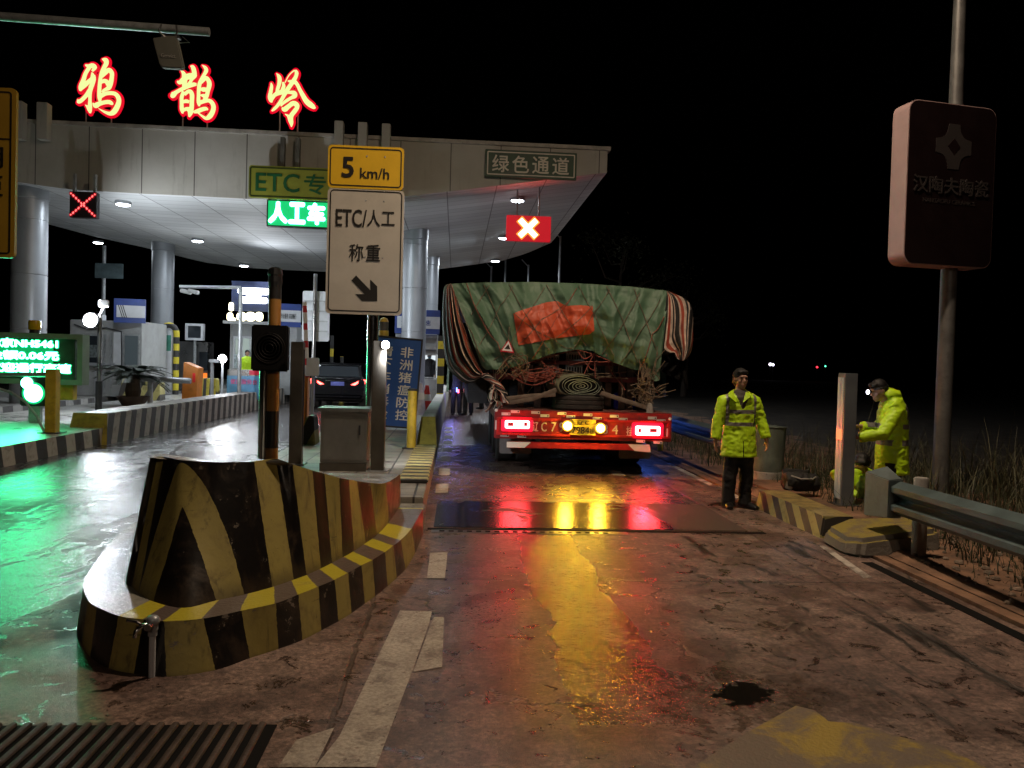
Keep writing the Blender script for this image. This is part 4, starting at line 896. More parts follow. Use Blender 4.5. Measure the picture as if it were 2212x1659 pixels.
# ================================================================ left side: poles, display, palm, booths
b = G(213, 888, .30)
t = thing('camera_pole', 'steel pole with a box camera and a blinding white floodlight', 'camera pole', b)
tz = P(222, 680, b.y).z
MB().tube([(b.x, b.y, .3), (b.x, b.y, 1.0)], .075, 16).build('base', M_dark, t, smooth='auto'); MB().tube([(b.x, b.y, 1.0), (b.x, b.y, tz)], .05, 16).build('shaft', M_steel, t, smooth='auto')
k = P(224, 656, b.y); Rz = Matrix.Rotation(math.radians(25), 3, 'Z')
MB().box(k, (.22, .42, .17), Rz).build('camera', M_alu, t, bevel=.02); MB().box(k + Rz @ Vector((0, -.215, 0)), (.17, .01, .13), Rz).build('camera_lens', M_black, t); MB().tube([k + Vector((0, 0, -.08)), (b.x, b.y, tz)], .03, 8).build('bracket', M_dark, t)
fl_ = P(196, 692, b.y - .15)
MB().lathe([(.0, -.02), (.17, -.02), (.19, .0), (.17, .1), (.08, .16)], fl_, 24, 'y').build('floodlight', M_dark, t, smooth='auto'); MB().lathe([(.0, -.07), (.09, -.055), (.155, -.024)], fl_, 24, 'y').build('floodlight_lens', E_flood, t, smooth=True)
MB().tube([fl_ + Vector((.05, .12, 0)), (b.x, b.y, tz - .1)], .02, 8).build('floodlight_arm', M_alu, t)
lamp('floodlight', 'SPOT', fl_ + Vector((0, -.12, 0)), 25, (.90, .95, 1.0), .14, (-3.8, 6.0, 0), 110, .9)
lamp('floodlight_back', 'POINT', fl_ + Vector((0, -.3, .25)), 60, (.90, .95, 1.0), .1)
lamp('floodlight_up', 'SPOT', fl_ + Vector((.1, -.2, .25)), 1700, (.88, .94, 1.0), .12, (-4.5, 27, 6.0), 105, 1.0)
# green display board
YD = 16.2
x1 = P(163, 790, YD).x; x0 = x1 - 2.35; z1 = P(80, 722, YD).z; z0 = P(80, 852, YD).z
t = thing('led_display', 'large green led toll display board at the left edge', 'led display', ((x0 + x1) / 2, YD, .3))
MB().span((x0, YD, z0 + .28), (x1 - .02, YD + .22, z1 - .06)).build('cabinet', pm('green_display_cabinet', (0.03, 0.075, 0.045), .5, bump=.03), t, bevel=.015)
MB().frame(x0 - .05, x1 + .15, z0 + .20, z1 + .02, YD - .05, .1, t=.3).build('frame', pm('pale_green_frame', (0.20, 0.26, 0.20), .5, var=.1), t)
MB().span((x0 + .1, YD - .004, z0 + .34), (x1 - .42, YD + .01, z1 - .12)).build('screen', em('green_screen_glow', (0.0, .50, .13), .8), t)
txt = MB(); glow = MB()
rows = [('津京NH5461', 800 - 62, 773, 42, 126), ('金额0.06元', 0, 0, 34, 127), ('欢迎通行高速', 0, 0, 20, 153)]
vr = [(730, 757), (767, 784), (796, 807)]
for (body, _, _, _, uend), (va, vb) in zip(rows, [(730, 751), (765, 783), (785, 809)]):
    pass
def led_row(body, ua, ub, va, vb):
    a = P(ua, va, YD - .012); c = P(ub, vb, YD - .012)
    txt.text(body, a.x, c.x, c.z, a.z, YD - .014, .004, .075); glow.text(body, a.x - .02, c.x + .02, c.z - .02, a.z + .02, YD - .006, .003, .14)
led_row('津京NH5461', -26, 125, 729, 753); led_row('金额0.06元', -26, 127, 755, 779); led_row('欢迎通行高速', -28, 153, 782, 807)
txt.build('lettering', E_gtxt, t); glow.build('lettering_glow', em('green_led_halo', (0.02, 0.85, 0.28), 1.4), t)
MB().span((x1 - .42, YD + .02, .72), (x1 - .05, YD + .2, 1.05)).build('lower_box', M_yel, t, bevel=.01)
for xx in (x0 + .3, x1 - .9): MB().span((xx, YD + .05, .3), (xx + .18, YD + .2, z0 + .3)).build('leg', M_galv, t)
lamp('led_display_light', 'AREA', ((x0 + x1) / 2 + .2, YD - .25, (z0 + z1) / 2 + .1), 40, (0.05, 1.0, 0.38), 1.0, (-6.5, 9.0, .2))
q = P(72, 846, YD - .5)
t = thing('traffic_light', 'round glowing green traffic light under the display board', 'traffic light', (q.x, q.y, .3))
MB().span((q.x - .26, q.y + .02, .62), (q.x + .24, q.y + .2, q.z + .28)).build('housing', M_dark, t, bevel=.02)
MB().lathe([(.0, -.03), (.12, -.025), (.17, .0)], q + Vector((.0, 0, -.03)), 24, 'y').build('lens', E_gtxt, t, smooth=True); MB().lathe([(.0, -.012), (.10, -.01), (.11, .0)], q + Vector((-.12, 0, .16)), 20, 'y').build('arrow_lens', E_gtxt, t, smooth=True); MB().lathe([(.17, .005), (.21, .0), (.21, .012)], q + Vector((0, 0, -.03)), 24, 'y').build('lens_rim', E_green, t)
MB().span((q.x - .1, q.y + .05, .3), (q.x + .1, q.y + .15, .65)).build('stand', M_galv, t)
q = P(75, 708, YD + .1)
t = thing('warning_beacon', 'small amber warning beacon on top of the display board', 'beacon', (q.x, q.y, z1))
MB().lathe([(.10, z1 - .02), (.09, z1 + .08), (.11, z1 + .09)], (q.x, q.y, 0), 18).build('base', M_dark, t, smooth='auto'); MB().lathe([(.11, z1 + .09), (.115, z1 + .24), (.10, z1 + .27), (.0, z1 + .28)], (q.x, q.y, 0), 20).build('dome', pm('amber_plastic', (.55, .30, .01), .2, bump=0), t, smooth='auto')
b = G(107, 936, .30); tz = P(108, 797, b.y).z
t = thing('bollard', 'tall yellow square post with a bent green hose on the left island', 'bollard', b)
MB().span((b.x - .085, b.y, .3), (b.x + .085, b.y + .17, tz)).build('shaft', M_yel, t, bevel=.008); MB().span((b.x - .17, b.y - .06, .3), (b.x + .17, b.y + .24, .315)).build('base_plate', M_dark, t)
MB().tube([P(*p, b.y + .05) for p in ((96, 934), (80, 900), (55, 868), (25, 848), (-15, 836))], .022, 8).build('hose', M_galv, t, smooth=True)
MB().tube([P(100, 808, b.y + .06), P(-20, 810, b.y + .06)], .03, 8).build('rail', M_galv, t, smooth=True)
# potted palm
b = G(287, 876, .30)
t = thing('potted_palm', 'dark cycad palm in a round pot on the left island', 'palm', b)
s_ = b.y / FPX
m = MB().lathe([(.26, .3), (.40, .52), (.42, .55), (.38, .55), (.36, .50), (.0, .50)], (b.x, b.y, 0), 24); m.build('pot', pm('terracotta', (.09, .06, .045), .8, bump=.3), t, smooth='auto')
MB().lathe([(.17, .5), (.20, .7), (.16, .9), (.18, 1.0), (.12, 1.12), (.0, 1.15)], (b.x, b.y, 0), 14).build('trunk', pm('palm_trunk', (.05, .035, .022), .9, bump=1.0, bs=22), t)
m = MB(); rnd = random.Random(3)
for i in range(44):
    az = i * 2.399; el = rnd.uniform(.1, .95); L = rnd.uniform(.75, 1.1)
    pts = []
    for k in range(8):
        s = k / 7; r_ = L * s * math.cos(el * (1 - s * .4)); h = L * s * math.sin(el) - .55 * s * s * L
        pts.append(Vector((b.x + r_ * math.cos(az), b.y + r_ * math.sin(az), 1.08 + h)))
    m.tube(pts, .008, 4)
    side = Vector((-math.sin(az), math.cos(az), 0))
    for k in range(1, 24):
        s = k / 24 * 7; j = int(s); p = pts[j].lerp(pts[min(j + 1, 7)], s - j); d = (pts[min(j + 1, 7)] - pts[j]).normalized()
        for sg_ in (1, -1):
            tip = p + (side * sg_ * .8 + d * .5 + Vector((0, 0, .1))) * (.20 * (1 - .5 * abs(k / 24 - .4)))
            m.add([p - d * .026, p + d * .026, tip], [(0, 1, 2)])
m.build('crown', pm('dark_palm_leaves', (.012, .026, .012), .5, var=.5, vs=5, bump=0), t)
# ================================================================ booths and other things under the canopy
M_booth = pm('grey_booth_panel', (0.30, 0.31, 0.31), 0.45, var=.12, vs=2, bump=.03, dirt=.15)
M_lightpanel = pm('pale_booth_panel', (0.55, 0.57, 0.60), 0.45, var=.08, bump=.02)
E_inside = em('lit_booth_interior', (0.55, 0.68, 0.62), .55)
E_inside2 = em('bright_booth_interior', (0.80, 0.88, 0.92), 1.0)
def roof_sign(t, pts, Y, yaw, txt=None, tcol=None):
    """blue sign box with a pale panel; pts: u0,u1,v0,v1"""
    x0, x1, z0, z1 = rect(*pts, Y); R = Matrix.Translation((x0, Y, 0)) @ Matrix.Rotation(math.radians(yaw), 4, 'Z') @ Matrix.Translation((-x0, -Y, 0))
    w_ = (x1 - x0) / math.cos(math.radians(yaw)); h = z1 - z0
    s = MB().span((x0, Y, z0), (x0 + w_, Y + .12, z1)).xf(R).build('roof_sign', M_blue, t)
    MB().span((x0 + .08, Y - .03, z0 + h * .22), (x0 + w_, Y - .002, z0 + h * .72)).xf(R).build('panel', M_lightpanel, s)
    if txt:
        m = MB(); m.text(txt, x0 + w_ * .14, x0 + w_ * .80, z0 + h * .35, z0 + h * .58, Y - .034, .003, .01); m.xf(R).build('lettering', tcol or M_st, s)
    else:
        m = MB()
        for k in range(3): m.add([(x0 + .12 + k * .06, Y - .034, z0 + h * .72), (x0 + .145 + k * .06, Y - .034, z0 + h * .72), (x0 + .26 + k * .06, Y - .034, z0 + h * .22), (x0 + .235 + k * .06, Y - .034, z0 + h * .22)], [(0, 1, 2, 3)])
        m.xf(R).build('lettering', M_st, s)
    return s
# left booth
YB1 = 26.0
t = thing('toll_booth', 'grey toll booth with blue roof sign behind the floodlight pole', 'toll booth', (P(235, 860, YB1).x, YB1, .3), 'toll booths under the canopy')
x0, x1, z0, z1 = rect(150, 305, 692, 862, YB1); z0 = .3
MB().span((x0, YB1, z0), (x1, YB1 + 2.2, z1)).build('body', M_booth, t, bevel=.02)
def window(t, pts, Y, mglass, fr=M_galv, fw=.05):
    a, b, c, d = rect(*pts, Y); wn = MB().frame(a, b, c, d, Y - .03, fw, t=.03).build('window', fr, t); MB().span((a + fw, Y - .012, c + fw), (b - fw, Y - .004, d - fw)).build('pane', mglass, wn)
window(t, (176, 218, 722, 790), YB1, M_glass); window(t, (266, 302, 722, 792), YB1, em('dim_booth_interior', (.05, .07, .08), .6))
a, b, c, d = rect(246, 264, 718, 788, YB1); MB().span((a, YB1 - .03, c), (b, YB1 - .008, d)).build('notice_panel', M_lightpanel, t)
roof_sign(t, (246, 309, 645, 697), YB1 - .3, 12)
a, b, c, d = rect(180, 250, 786, 790, YB1); MB().span((a, YB1 - .12, c), (b, YB1 - .02, d + .03)).build('sill', M_alu, t)
for u, v0, v1 in ((226, 722, 850), (240, 722, 850)): a = P(u, (v0 + v1) / 2, YB1).x; MB().span((a - .03, YB1 - .02, P(u, v1, YB1).z), (a + .03, YB1 - .004, P(u, v0, YB1).z)).build('panel_joint', M_galv, t)
a, b, c, d = rect(205, 222, 800, 850, YB1); MB().frame(a, b, c, d, YB1 - .03, .04, t=.03).build('door_frame', M_alu, t); a, b, c, d = rect(187, 213, 745, 772, YB1); MB().plate(a, b, c, d, YB1 - .018, .004, .1).build('poster', pm('faded_poster', (.10, .12, .12), .5, var=.6, vs=9), t)
a, b, c, d = rect(170, 200, 676, 691, YB1); MB().span((a, YB1 + .4, c - .05), (b, YB1 + 1.0, d)).build('air_conditioner', M_lightpanel, t, bevel=.02)
m = MB(); m.tube([P(u, v, YB1 - .04) for u, v in ((160, 700), (190, 712), (230, 708), (262, 716))], .018, 6); m.tube([P(u, v, YB1 - .04) for u, v in ((262, 716), (263, 760), (262, 850))], .018, 6); m.build('cable', M_dark, t)
# centre left booth
YB2 = 30.0
t = thing('toll_booth', 'toll booth with bright white and yellow lit roof characters', 'toll booth', (P(560, 860, YB2).x, YB2, .3), 'toll booths under the canopy')
x0, x1, z0, z1 = rect(496, 640, 697, 862, YB2); z0 = .3
MB().span((x0, YB2, z0), (x1, YB2 + 2.4, z1)).build('body', M_booth, t, bevel=.02)
a, b, c, d = rect(504, 580, 727, 797, YB2); wn = MB().frame(a, b, c, d, YB2 - .04, .08, t=.04).build('window', M_lightpanel, t); MB().span((a + .08, YB2 - .016, c + .08), (b - .08, YB2 - .006, d - .08)).build('pane', E_inside, wn)
roof_sign(t, (600, 648, 656, 706), YB2 - 1.2, 14, '专业服务 高速畅行')
x0, x1, z0, z1 = rect(500, 592, 608, 672, YB2 - .2); ls = MB().span((x0, YB2 - .2, z0), (x1, YB2, z1)).build('light_sign', pm('navy_sign_box', (.02, .03, .08), .4), t)
m = MB()
def bar(u0, u1, v0, v1, Y): a, b, c, d = rect(u0, u1, v0, v1, Y); m.plate(a, b, c, d, Y, .04, min(b - a, d - c) * .45)
bar(513, 582, 622, 636, YB2 - .26); bar(532, 563, 633, 645, YB2 - .262); bar(518, 578, 642, 655, YB2 - .264)
m.build('lettering', E_white, ls)
m = MB(); bar(494, 504, 653, 672, YB2 - .27); bar(490, 503, 675, 693, YB2 - .272); bar(497, 509, 686, 694, YB2 - .268)
for a, b in ((511, 532), (530, 552), (551, 568)): bar(a, b, 674, 694, YB2 - .27 - a * 1e-5)
m.build('lit_characters', E_warm, t)
lamp('roof_sign_uplight', 'SPOT', P(545, 618, YB2 - .6), 150, (.88, .93, 1.0), .3, (-5.5, 29.5, 6), 130, 1.0)
lamp('roof_sign_light', 'AREA', P(545, 640, YB2 - .8), 60, (.88, .93, 1.0), .8, (-5, 15, 0))
m = MB()
for u in (523, 541, 560): a = P(u, 760, YB2).x; m.span((a - .03, YB2 - .05, P(u, 795, YB2).z), (a + .03, YB2 - .02, P(u, 729, YB2).z))
m.build('window_bar', M_galv, t); a, b, c, d = rect(506, 520, 765, 795, YB2); MB().span((a, YB2 - .045, c), (b, YB2 - .03, d)).build('poster', pm('pale_poster', (.35, .42, .45), .5, var=.5, vs=8), t)
m = MB(); m.span((P(496, 700, YB2).x - .1, YB2 - .5, P(500, 700, YB2).z), (P(590, 700, YB2).x, YB2, P(500, 694, YB2).z)); m.build('canopy_edge', M_booth, t)
# right booth beside truck
YB3 = 28.0
t = thing('toll_booth', 'toll booth with lit window and striped post left of the truck', 'toll booth', (P(905, 860, YB3).x, YB3, .26), 'toll booths under the canopy')
x0, x1, z0, z1 = rect(853, 944, 722, 862, YB3); z0 = .26
MB().span((x0, YB3 + .8, z0), (x1, YB3 + 2.4, z1)).span((x0, YB3, z0), (x1, YB3 + .9, P(900, 818, YB3).z)).span((x0, YB3, P(900, 764, YB3).z), (x1, YB3 + .9, z1)).build('body', M_booth, t)
a, b, c, d = rect(910, 943, 765, 817, YB3); wn = MB().frame(a, b, c, d, YB3 - .03, .04, t=.05).build('window', M_galv, t); MB().span((a, YB3 + .76, c), (b, YB3 + .79, d)).build('inside_wall', E_inside2, wn)
roof_sign(t, (853, 950, 669, 721), YB3 - .4, 0, '湖北高速', M_blue)
m = MB(); a, b, c, d = rect(912, 944, 735, 740, YB3 - .1)
for v in (727, 752): q = P(930, v, YB3 - .1).z; m.span((a, YB3 - .15, q - .05), (b, YB3 - .06, q + .05))
m.build('louvre', M_galv, t)
lamp('booth_light', 'POINT', ((a + b) / 2, YB3 + .45, 2.0), 12, (.9, .95, 1.0), .1)
b = G(950, 868, .26); b = P(950, 868, 24.0)
t = thing('striped_post', 'black and yellow striped guard post at the booth left of the truck', 'guard post', (b.x, 24, .26))
MB().span((b.x - .10, 24, .26), (b.x + .10, 24.2, P(950, 725, 24).z)).build('shaft', stripes('yellow_black_bands', (.58, .46, .03), (.02, .02, .02), (0, 0, 1), .52, .45), t, bevel=.01)
# guard arch with white panel
YA = 28.5; xa, xb = P(347, 800, YA).x, P(380, 800, YA).x; zt0 = P(363, 701, YA).z
t = thing('guard_arch', 'black and yellow pipe arch around a white ticket machine', 'guard arch', ((xa + xb) / 2, YA, .3))
pts = [(xa, YA, .3), (xa, YA, zt0 - .3)] + [((xa + xb) / 2 - (xb - xa) / 2 * math.cos(a * math.pi / 8), YA, zt0 - .3 + .28 * math.sin(a * math.pi / 8)) for a in range(1, 8)] + [(xb, YA, zt0 - .3), (xb, YA, .3)]
MB().tube(pts, .10, 14).build('pipe', stripes('yellow_black_pipe', (.60, .50, .03), (.03, .03, .03), (0, 0, 1), .46, .5, wear=.2), t, smooth='auto')
x0, x1, z0, z1 = rect(353, 372, 713, 836, YA); mt = MB().span((x0, YA - .05, .3), (x1, YA + .4, z1)).build('ticket_machine', M_lightpanel, t, bevel=.02); a, b, c, d = rect(353, 372, 724, 758, YA); MB().span((a + .02, YA - .06, c), (b - .02, YA - .045, d)).build('screen', pm('green_label', (.05, .22, .16), .4), mt)
# orange cabinet, screen post, machines
YO = 23.0; x0, x1, z0, z1 = rect(392, 424, 787, 880, YO)
t = thing('orange_cabinet', 'leaning orange cabinet with a red reflector on the left island', 'cabinet', ((x0 + x1) / 2, YO, .3))
MB().add([(x0, YO, .3), (x1, YO, .3), (x1, YO + .5, .3), (x0, YO + .5, .3), (x0 + .05, YO, z1 + .06), (x1 + .04, YO, z1 - .1), (x1 + .04, YO + .5, z1 - .1), (x0 + .05, YO + .5, z1 + .06)], [(0, 1, 5, 4), (1, 2, 6, 5), (2, 3, 7, 6), (3, 0, 4, 7), (4, 5, 6, 7)]).build('body', M_orange, t, bevel=.01)
a, b, c, d = rect(416, 422, 806, 826, YO); MB().span((a, YO - .012, c), (b, YO - .002, d)).build('reflector', pm('red_reflector', (.75, .02, .02), .3, bump=0), t)
x0, x1, z0, z1 = rect(400, 439, 699, 735, 31)
t = thing('display_monitor', 'white framed overhead monitor behind the striped arch', 'monitor', ((x0 + x1) / 2, 31, z0))
MB().frame(x0, x1, z0, z1, 31, .09, t=.2).build('frame', M_lightpanel, t); MB().span((x0 + .08, 31.04, z0 + .08), (x1 - .08, 31.15, z1 - .08)).build('screen', M_glass, t); MB().tube([((x0 + x1) / 2, 31.1, .3), ((x0 + x1) / 2, 31.1, z0)], .06, 10).build('pole', M_galv, t)
x0, x1, z0, z1 = rect(386, 448, 738, 830, 31.6)
t = thing('toll_machine', 'steel toll equipment cabinet with orange and red lights behind the orange cabinet', 'toll machine', ((x0 + x1) / 2, 31.6, .3))
MB().span((x0, 31.6, .3), (x1, 32.4, z1)).build('body', M_steel, t, bevel=.02); a, b, c, d = rect(430, 448, 760, 800, 31.5); MB().span((a, 31.5, c), (b, 31.59, d)).build('screen', M_glass, t)
a, b, c, d = rect(436, 446, 806, 818, 31.5); MB().span((a, 31.5, c), (b, 31.59, d)).build('lamp_panel', em('orange_lamp', (1.0, .22, .02), 1.2), t)
# small floodlight post
YF = 27.0; q = P(480, 775, YF)
t = thing('lamp_post', 'low post with a glaring white lamp left of the blue desk', 'lamp post', (q.x, YF, .3))
MB().tube([(q.x, YF + .05, .3), (q.x, YF + .05, q.z)], .04, 10).build('shaft', M_alu, t, smooth='auto'); MB().ell(q, (.13, .06, .13), 16, 10).build('lamp_lens', E_flood2, t, smooth=True)
MB().lathe([(.15, .03), (.10, .12), (.0, .13)], q, 18, 'y').build('lamp_housing', M_dark, t)
lamp('small_floodlight', 'POINT', q + Vector((0, -.3, 0)), 45, (.92, .95, 1.0), .1)
YW = 25.0; b = P(457, 862, YW); tz = P(455, 783, YW).z
t = thing('barrier_post', 'thin white barrier post beside the small glaring lamp', 'post', (b.x, YW, .3)); MB().tube([(b.x, YW, .3), (b.x, YW, tz)], .055, 12).build('shaft', M_alu, t, smooth='auto'); MB().span((b.x - .08, YW - .1, tz), (b.x + .24, YW + .1, tz + .1)).build('head', M_alu, t, bevel=.02)
YE = 22.0; a = P(340, 819, YE); b = P(412, 823, YE)
t = thing('boom_arm', 'short white horizontal boom behind the potted palm', 'boom', a); MB().tube([P(300, 817, YE), b], .075, 12).build('arm', M_alu, t, smooth='auto'); MB().tube([(a.x - .2, YE + .05, .3), (a.x - .2, YE + .05, a.z)], .07, 10).build('support', M_galv, t)
# information desk with blue banner
YI = 26.0; x0, x1, z0, z1 = rect(490, 561, 812, 868, YI)
t = thing('service_desk', 'service desk with light blue banner and pink characters', 'desk', ((x0 + x1) / 2, YI, .3))
MB().span((x0, YI + .03, .3), (x1, YI + .7, P(525, 799, YI).z)).build('counter', M_steel, t, bevel=.01); bn = MB().span((x0, YI - .01, .32), (x1, YI + .01, z1)).build('banner', pm('light_blue_banner', (.12, .32, .55), .4, var=.1, bump=0), t)
a, b, c, d = rect(498, 556, 819, 830, YI); m = MB(); m.text('便民服务台', a, b, c, d, YI - .016, .004, .02); m.build('lettering', pm('pink_lettering', (.62, .10, .28), .5, bump=0), bn)
m = MB()
for k in range(3): a, b, c, d = rect(503 + k * 19, 511 + k * 19, 850, 858, YI); m.span((a, YI - .02, c), (b, YI - .012, d))
m.build('picture', pm('orange_picture', (.5, .2, .1), .5), bn); a, b, c, d = rect(538, 561, 800, 810, YI); MB().span((a, YI + .02, c), (b, YI + .028, d)).build('red_panel', pm('red_banner_end', (.7, .02, .06), .4, bump=0), t)
# back of a white road sign
YS = 24.0; x0, x1, z0, z1 = rect(653, 712, 629, 737, YS)
t = thing('road_sign', 'pale back of a road sign on a thin pole behind the signal box', 'road sign', ((x0 + x1) / 2, YS, .26))
MB().plate(x0, x1, z0, z1, YS, .02, .06).build('plate', M_lightpanel, t)
m = MB()
for k in range(1, 5): zz_ = lerp(z0, z1, k / 5); m.span((x0 + .05, YS - .03, zz_ - .02), (x1 - .05, YS - .002, zz_ + .02))
m.build('stiffener', M_galv, t); xp = P(681, 650, YS).x; MB().tube([(xp, YS - .06, .26), (xp, YS - .06, P(681, 592, YS).z)], .055, 12).build('pole', M_steel, t, smooth='auto')
x0, x1, z0, z1 = rect(662, 689, 773, 812, 19)
t = thing('small_board', 'small blank white board on a stand left of the black car', 'board', ((x0 + x1) / 2, 19, .26)); MB().plate(x0, x1, z0, z1, 19, .03, .04).build('plate', M_lightpanel, t); MB().tube([((x0 + x1) / 2, 19.05, .0), ((x0 + x1) / 2, 19.05, z0 + .1)], .035, 10).build('stand', M_alu, t)
x0, x1, z0, z1 = rect(655, 664, 808, 870, 19.5)
t = thing('barrier_machine', 'orange lane barrier machine with raised red and white arm', 'barrier', ((x0 + x1) / 2, 19.5, 0)); MB().span((x0 - .1, 19.5, 0), (x1, 19.8, z1)).build('housing', M_orange, t, bevel=.02)
MB().tube([P(664, 815, 19.45), P(658, 652, 19.45)], [(.05, .02)] * 2, 10, flat=(1, 0, 0)).build('arm', stripes('red_white_arm', (.75, .72, .70), (.55, .02, .03), (0, 0, 1), .42, .62, wear=.05), t)
for (u, v0, v1, lb) in ((716, 725, 800, 'dark thin pole with yellow band left of the car roof'), (738, 770, 800, 'short pole with yellow tip above the car roof')):
    b = P(u, v1, 33); t = thing('lane_pole', lb, 'pole', (b.x, 33, 0)); zt1 = P(u, v0, 33).z; MB().tube([(b.x, 33, 0), (b.x, 33, zt1)], .07, 8).build('shaft', stripes('dark_yellow_pole', (.55, .42, .03), (.02, .02, .02), (0, 0, 1), .9, .35, wear=.1), t)
cross_barrier('dark and yellow crash block left of the steel cabinet', G(652, 955, .26).x, G(690, 955, .26).x, 13.2, .26, .72, M_jst2)
# dark speed board far left and thin hanging sign
x0, x1, z0, z1 = rect(205, 265, 569, 601, 30)
t = thing('back_sign', 'dark rectangular sign on a pole seen from behind under the left canopy edge', 'sign', ((x0 + x1) / 2, 30, .3)); MB().span((x0, 30, z0), (x1, 30.06, z1)).build('plate', pm('dull_sign_back', (.10, .14, .15), .5), t); xm = P(224, 600, 30.1).x; MB().tube([(xm, 30.1, .3), (xm, 30.1, P(224, 530, 30).z)], .07, 10).build('pole', M_galv, t, smooth='auto')
a, b = P(388, 619, 25), P(520, 621, 25)
t = thing('camera_gantry', 'thin green lit horizontal arm with two small cameras', 'camera arm', (b.x, 25, .3)); MB().tube([a, b], .05, 10).build('arm', M_alu, t, smooth='auto'); MB().tube([(b.x, 25.05, .3), b], .06, 10).build('pole', M_galv, t)
for u in (402, 418): q = P(u, 630, 24.9); MB().box(q, (.30, .22, .12), Matrix.Rotation(.2, 3, 'Y')).build('camera', M_booth, t, bevel=.02)
for (u, vt, vb, Y, lb) in ((1090, 560, 640, 40, 'first thin lamp pole behind the truck load, nearest the booth'), (1140, 572, 640, 40, 'thin lamp pole with a short bracket behind the truck load'), (1207, 510, 640, 36, 'tallest thin pole behind the truck load, right of the canopy'), (1060, 575, 640, 42, 'faint thin pole behind the left part of the truck load')):
    b = P(u, vb, Y); tz = P(u, vt, Y).z; t = thing('lamp_pole', lb, 'pole', (b.x, Y, 0), 'thin poles behind the truck'); MB().tube([(b.x, Y, 0), (b.x, Y, tz)], .05, 8).build('shaft', M_galv, t, smooth='auto'); MB().tube([(b.x, Y, tz - .1), (b.x - .35, Y, tz + .25)], .025, 6).build('bracket', M_galv, t)
# distant lights
for (u, v, col, lb, s) in ((1664, 787, (.85, .8, 1.0), 'left of a pair of distant violet white lights', .32), (1670, 788, (.8, .75, 1.0), 'right of a pair of distant violet white lights', .26), (1765, 793, (1.0, .03, .05), 'tiny distant red light in the dark', .20), (1783, 791, (.1, 1.0, .5), 'tiny distant green light in the dark', .16)):
    q = P(u, v, 160); t = thing('distant_light', lb, 'light', (q.x, 160, 0)); MB().ell(q, (s, s, s), 10, 8).build('lamp', em('distant_lamp', col, 4), t); MB().tube([(q.x, 160.1, -.05), (q.x, 160.1, q.z - s)], .1, 6).build('pole', M_dark, t)
# ================================================================ black car
def car():
    YC = 27.0; xc = P(727, 850, YC).x + .02
    t = thing('parked_car', 'black car with red tail lights waiting in the left lane', 'car', (xc, YC, 0))
    Mb = NB('black_car_paint'); Mb.set(col=(.006, .006, .008), rough=.18, coat=.6); Mb = Mb.m
    def ring(y, zs):  # zs list of (halfwidth, z)
        return [(xc + w_, y, z) for w_, z in zs] + [(xc - w_, y, z) for w_, z in reversed(zs)]
    secs = [(YC + .03, [(.72, .34), (.82, .46), (.86, .70), (.85, .95), (.78, 1.06)]), (YC + .14, [(.76, .28), (.87, .42), (.905, .66), (.90, .96), (.82, 1.10)]), (YC + .4, [(.78, .24), (.89, .40), (.92, .66), (.91, .96), (.83, 1.11)]),
            (YC + 3.3, [(.78, .24), (.89, .40), (.92, .66), (.90, .92), (.81, 1.04)]), (YC + 4.5, [(.72, .26), (.85, .40), (.87, .62), (.81, .80), (.67, .88)])]
    m = MB(); rs = [ring(*s) for s in secs]; n = 10
    m.add([p for r_ in rs for p in r_], [(i * n + k, i * n + (k + 1) % n, (i + 1) * n + (k + 1) % n, (i + 1) * n + k) for i in range(4) for k in range(n)] + [tuple(range(9, -1, -1)), tuple(range(40, 50))])
    o = m.build('body', Mb, t, smooth=True, bevel=.03)
    g = [(YC + .14, .79, 1.06), (YC + .42, .70, 1.47), (YC + .8, .68, 1.55), (YC + 2.4, .66, 1.54), (YC + 3.4, .74, 1.02)]
    m = MB().add([(xc + s * w_, y, z) for y, w_, z in g for s in (1, -1)], [(0, 1, 3, 2), (2, 3, 5, 4), (4, 5, 7, 6), (6, 7, 9, 8), (0, 2, 4, 6, 8), (1, 9, 7, 5, 3)]); m.build('roof', Mb, t, bevel=.05, smooth=True)
    MB().span((xc - .62, YC + .38, 1.50), (xc + .62, YC + .50, 1.53)).build('spoiler', Mb, t, bevel=.01)
    MB().add([(xc - .70, YC + .165, 1.10), (xc + .70, YC + .165, 1.10), (xc + .62, YC + .40, 1.44), (xc - .62, YC + .40, 1.44)], [(0, 1, 2, 3)]).xf(Matrix.Translation((0, -.02, .008))).build('rear_window', M_glass, t)
    for s in (-1, 1):
        MB().add([(xc + s * .44, YC + .0, .84), (xc + s * .88, YC + .10, .76), (xc + s * .92, YC + .16, 1.0), (xc + s * .80, YC + .06, 1.03), (xc + s * .62, YC + .01, .93)], [(0, 1, 2, 3, 4)]).build('tail_light', em('car_tail_light', (1.0, .06, .05), 14), t)
        for yy in (YC + .75, YC + 3.5):
            wh = MB().lathe([(.20, -.11), (.32, -.11), (.335, -.08), (.335, .08), (.32, .11), (.20, .11)], (xc + s * .78, yy, .335), 28, 'x').build('wheel', M_rubber, t, smooth='auto'); MB().lathe([(.0, -.10), (.20, -.10), (.20, .10), (.0, .10)], (xc + s * .78, yy, .335), 20, 'x').build('rim', M_steel, wh)
    MB().span((xc - .22, YC - .0, .80), (xc + .22, YC + .03, .93)).build('number_plate', pm('blue_plate', (.12, .14, .45), .4), t)
    m = MB(); m.text('鄂A·E8627', xc - .19, xc + .19,   .82, .91, YC - .004, .003, .01)
    MB().span((xc - .40, YC - .01, .95), (xc + .40, YC + .02, .975)).build('trim', M_chrome, t); MB().span((xc - .80, YC - .04, .38), (xc + .80, YC + .02, .5)).build('bumper', Mb, t, bevel=.03)
car()
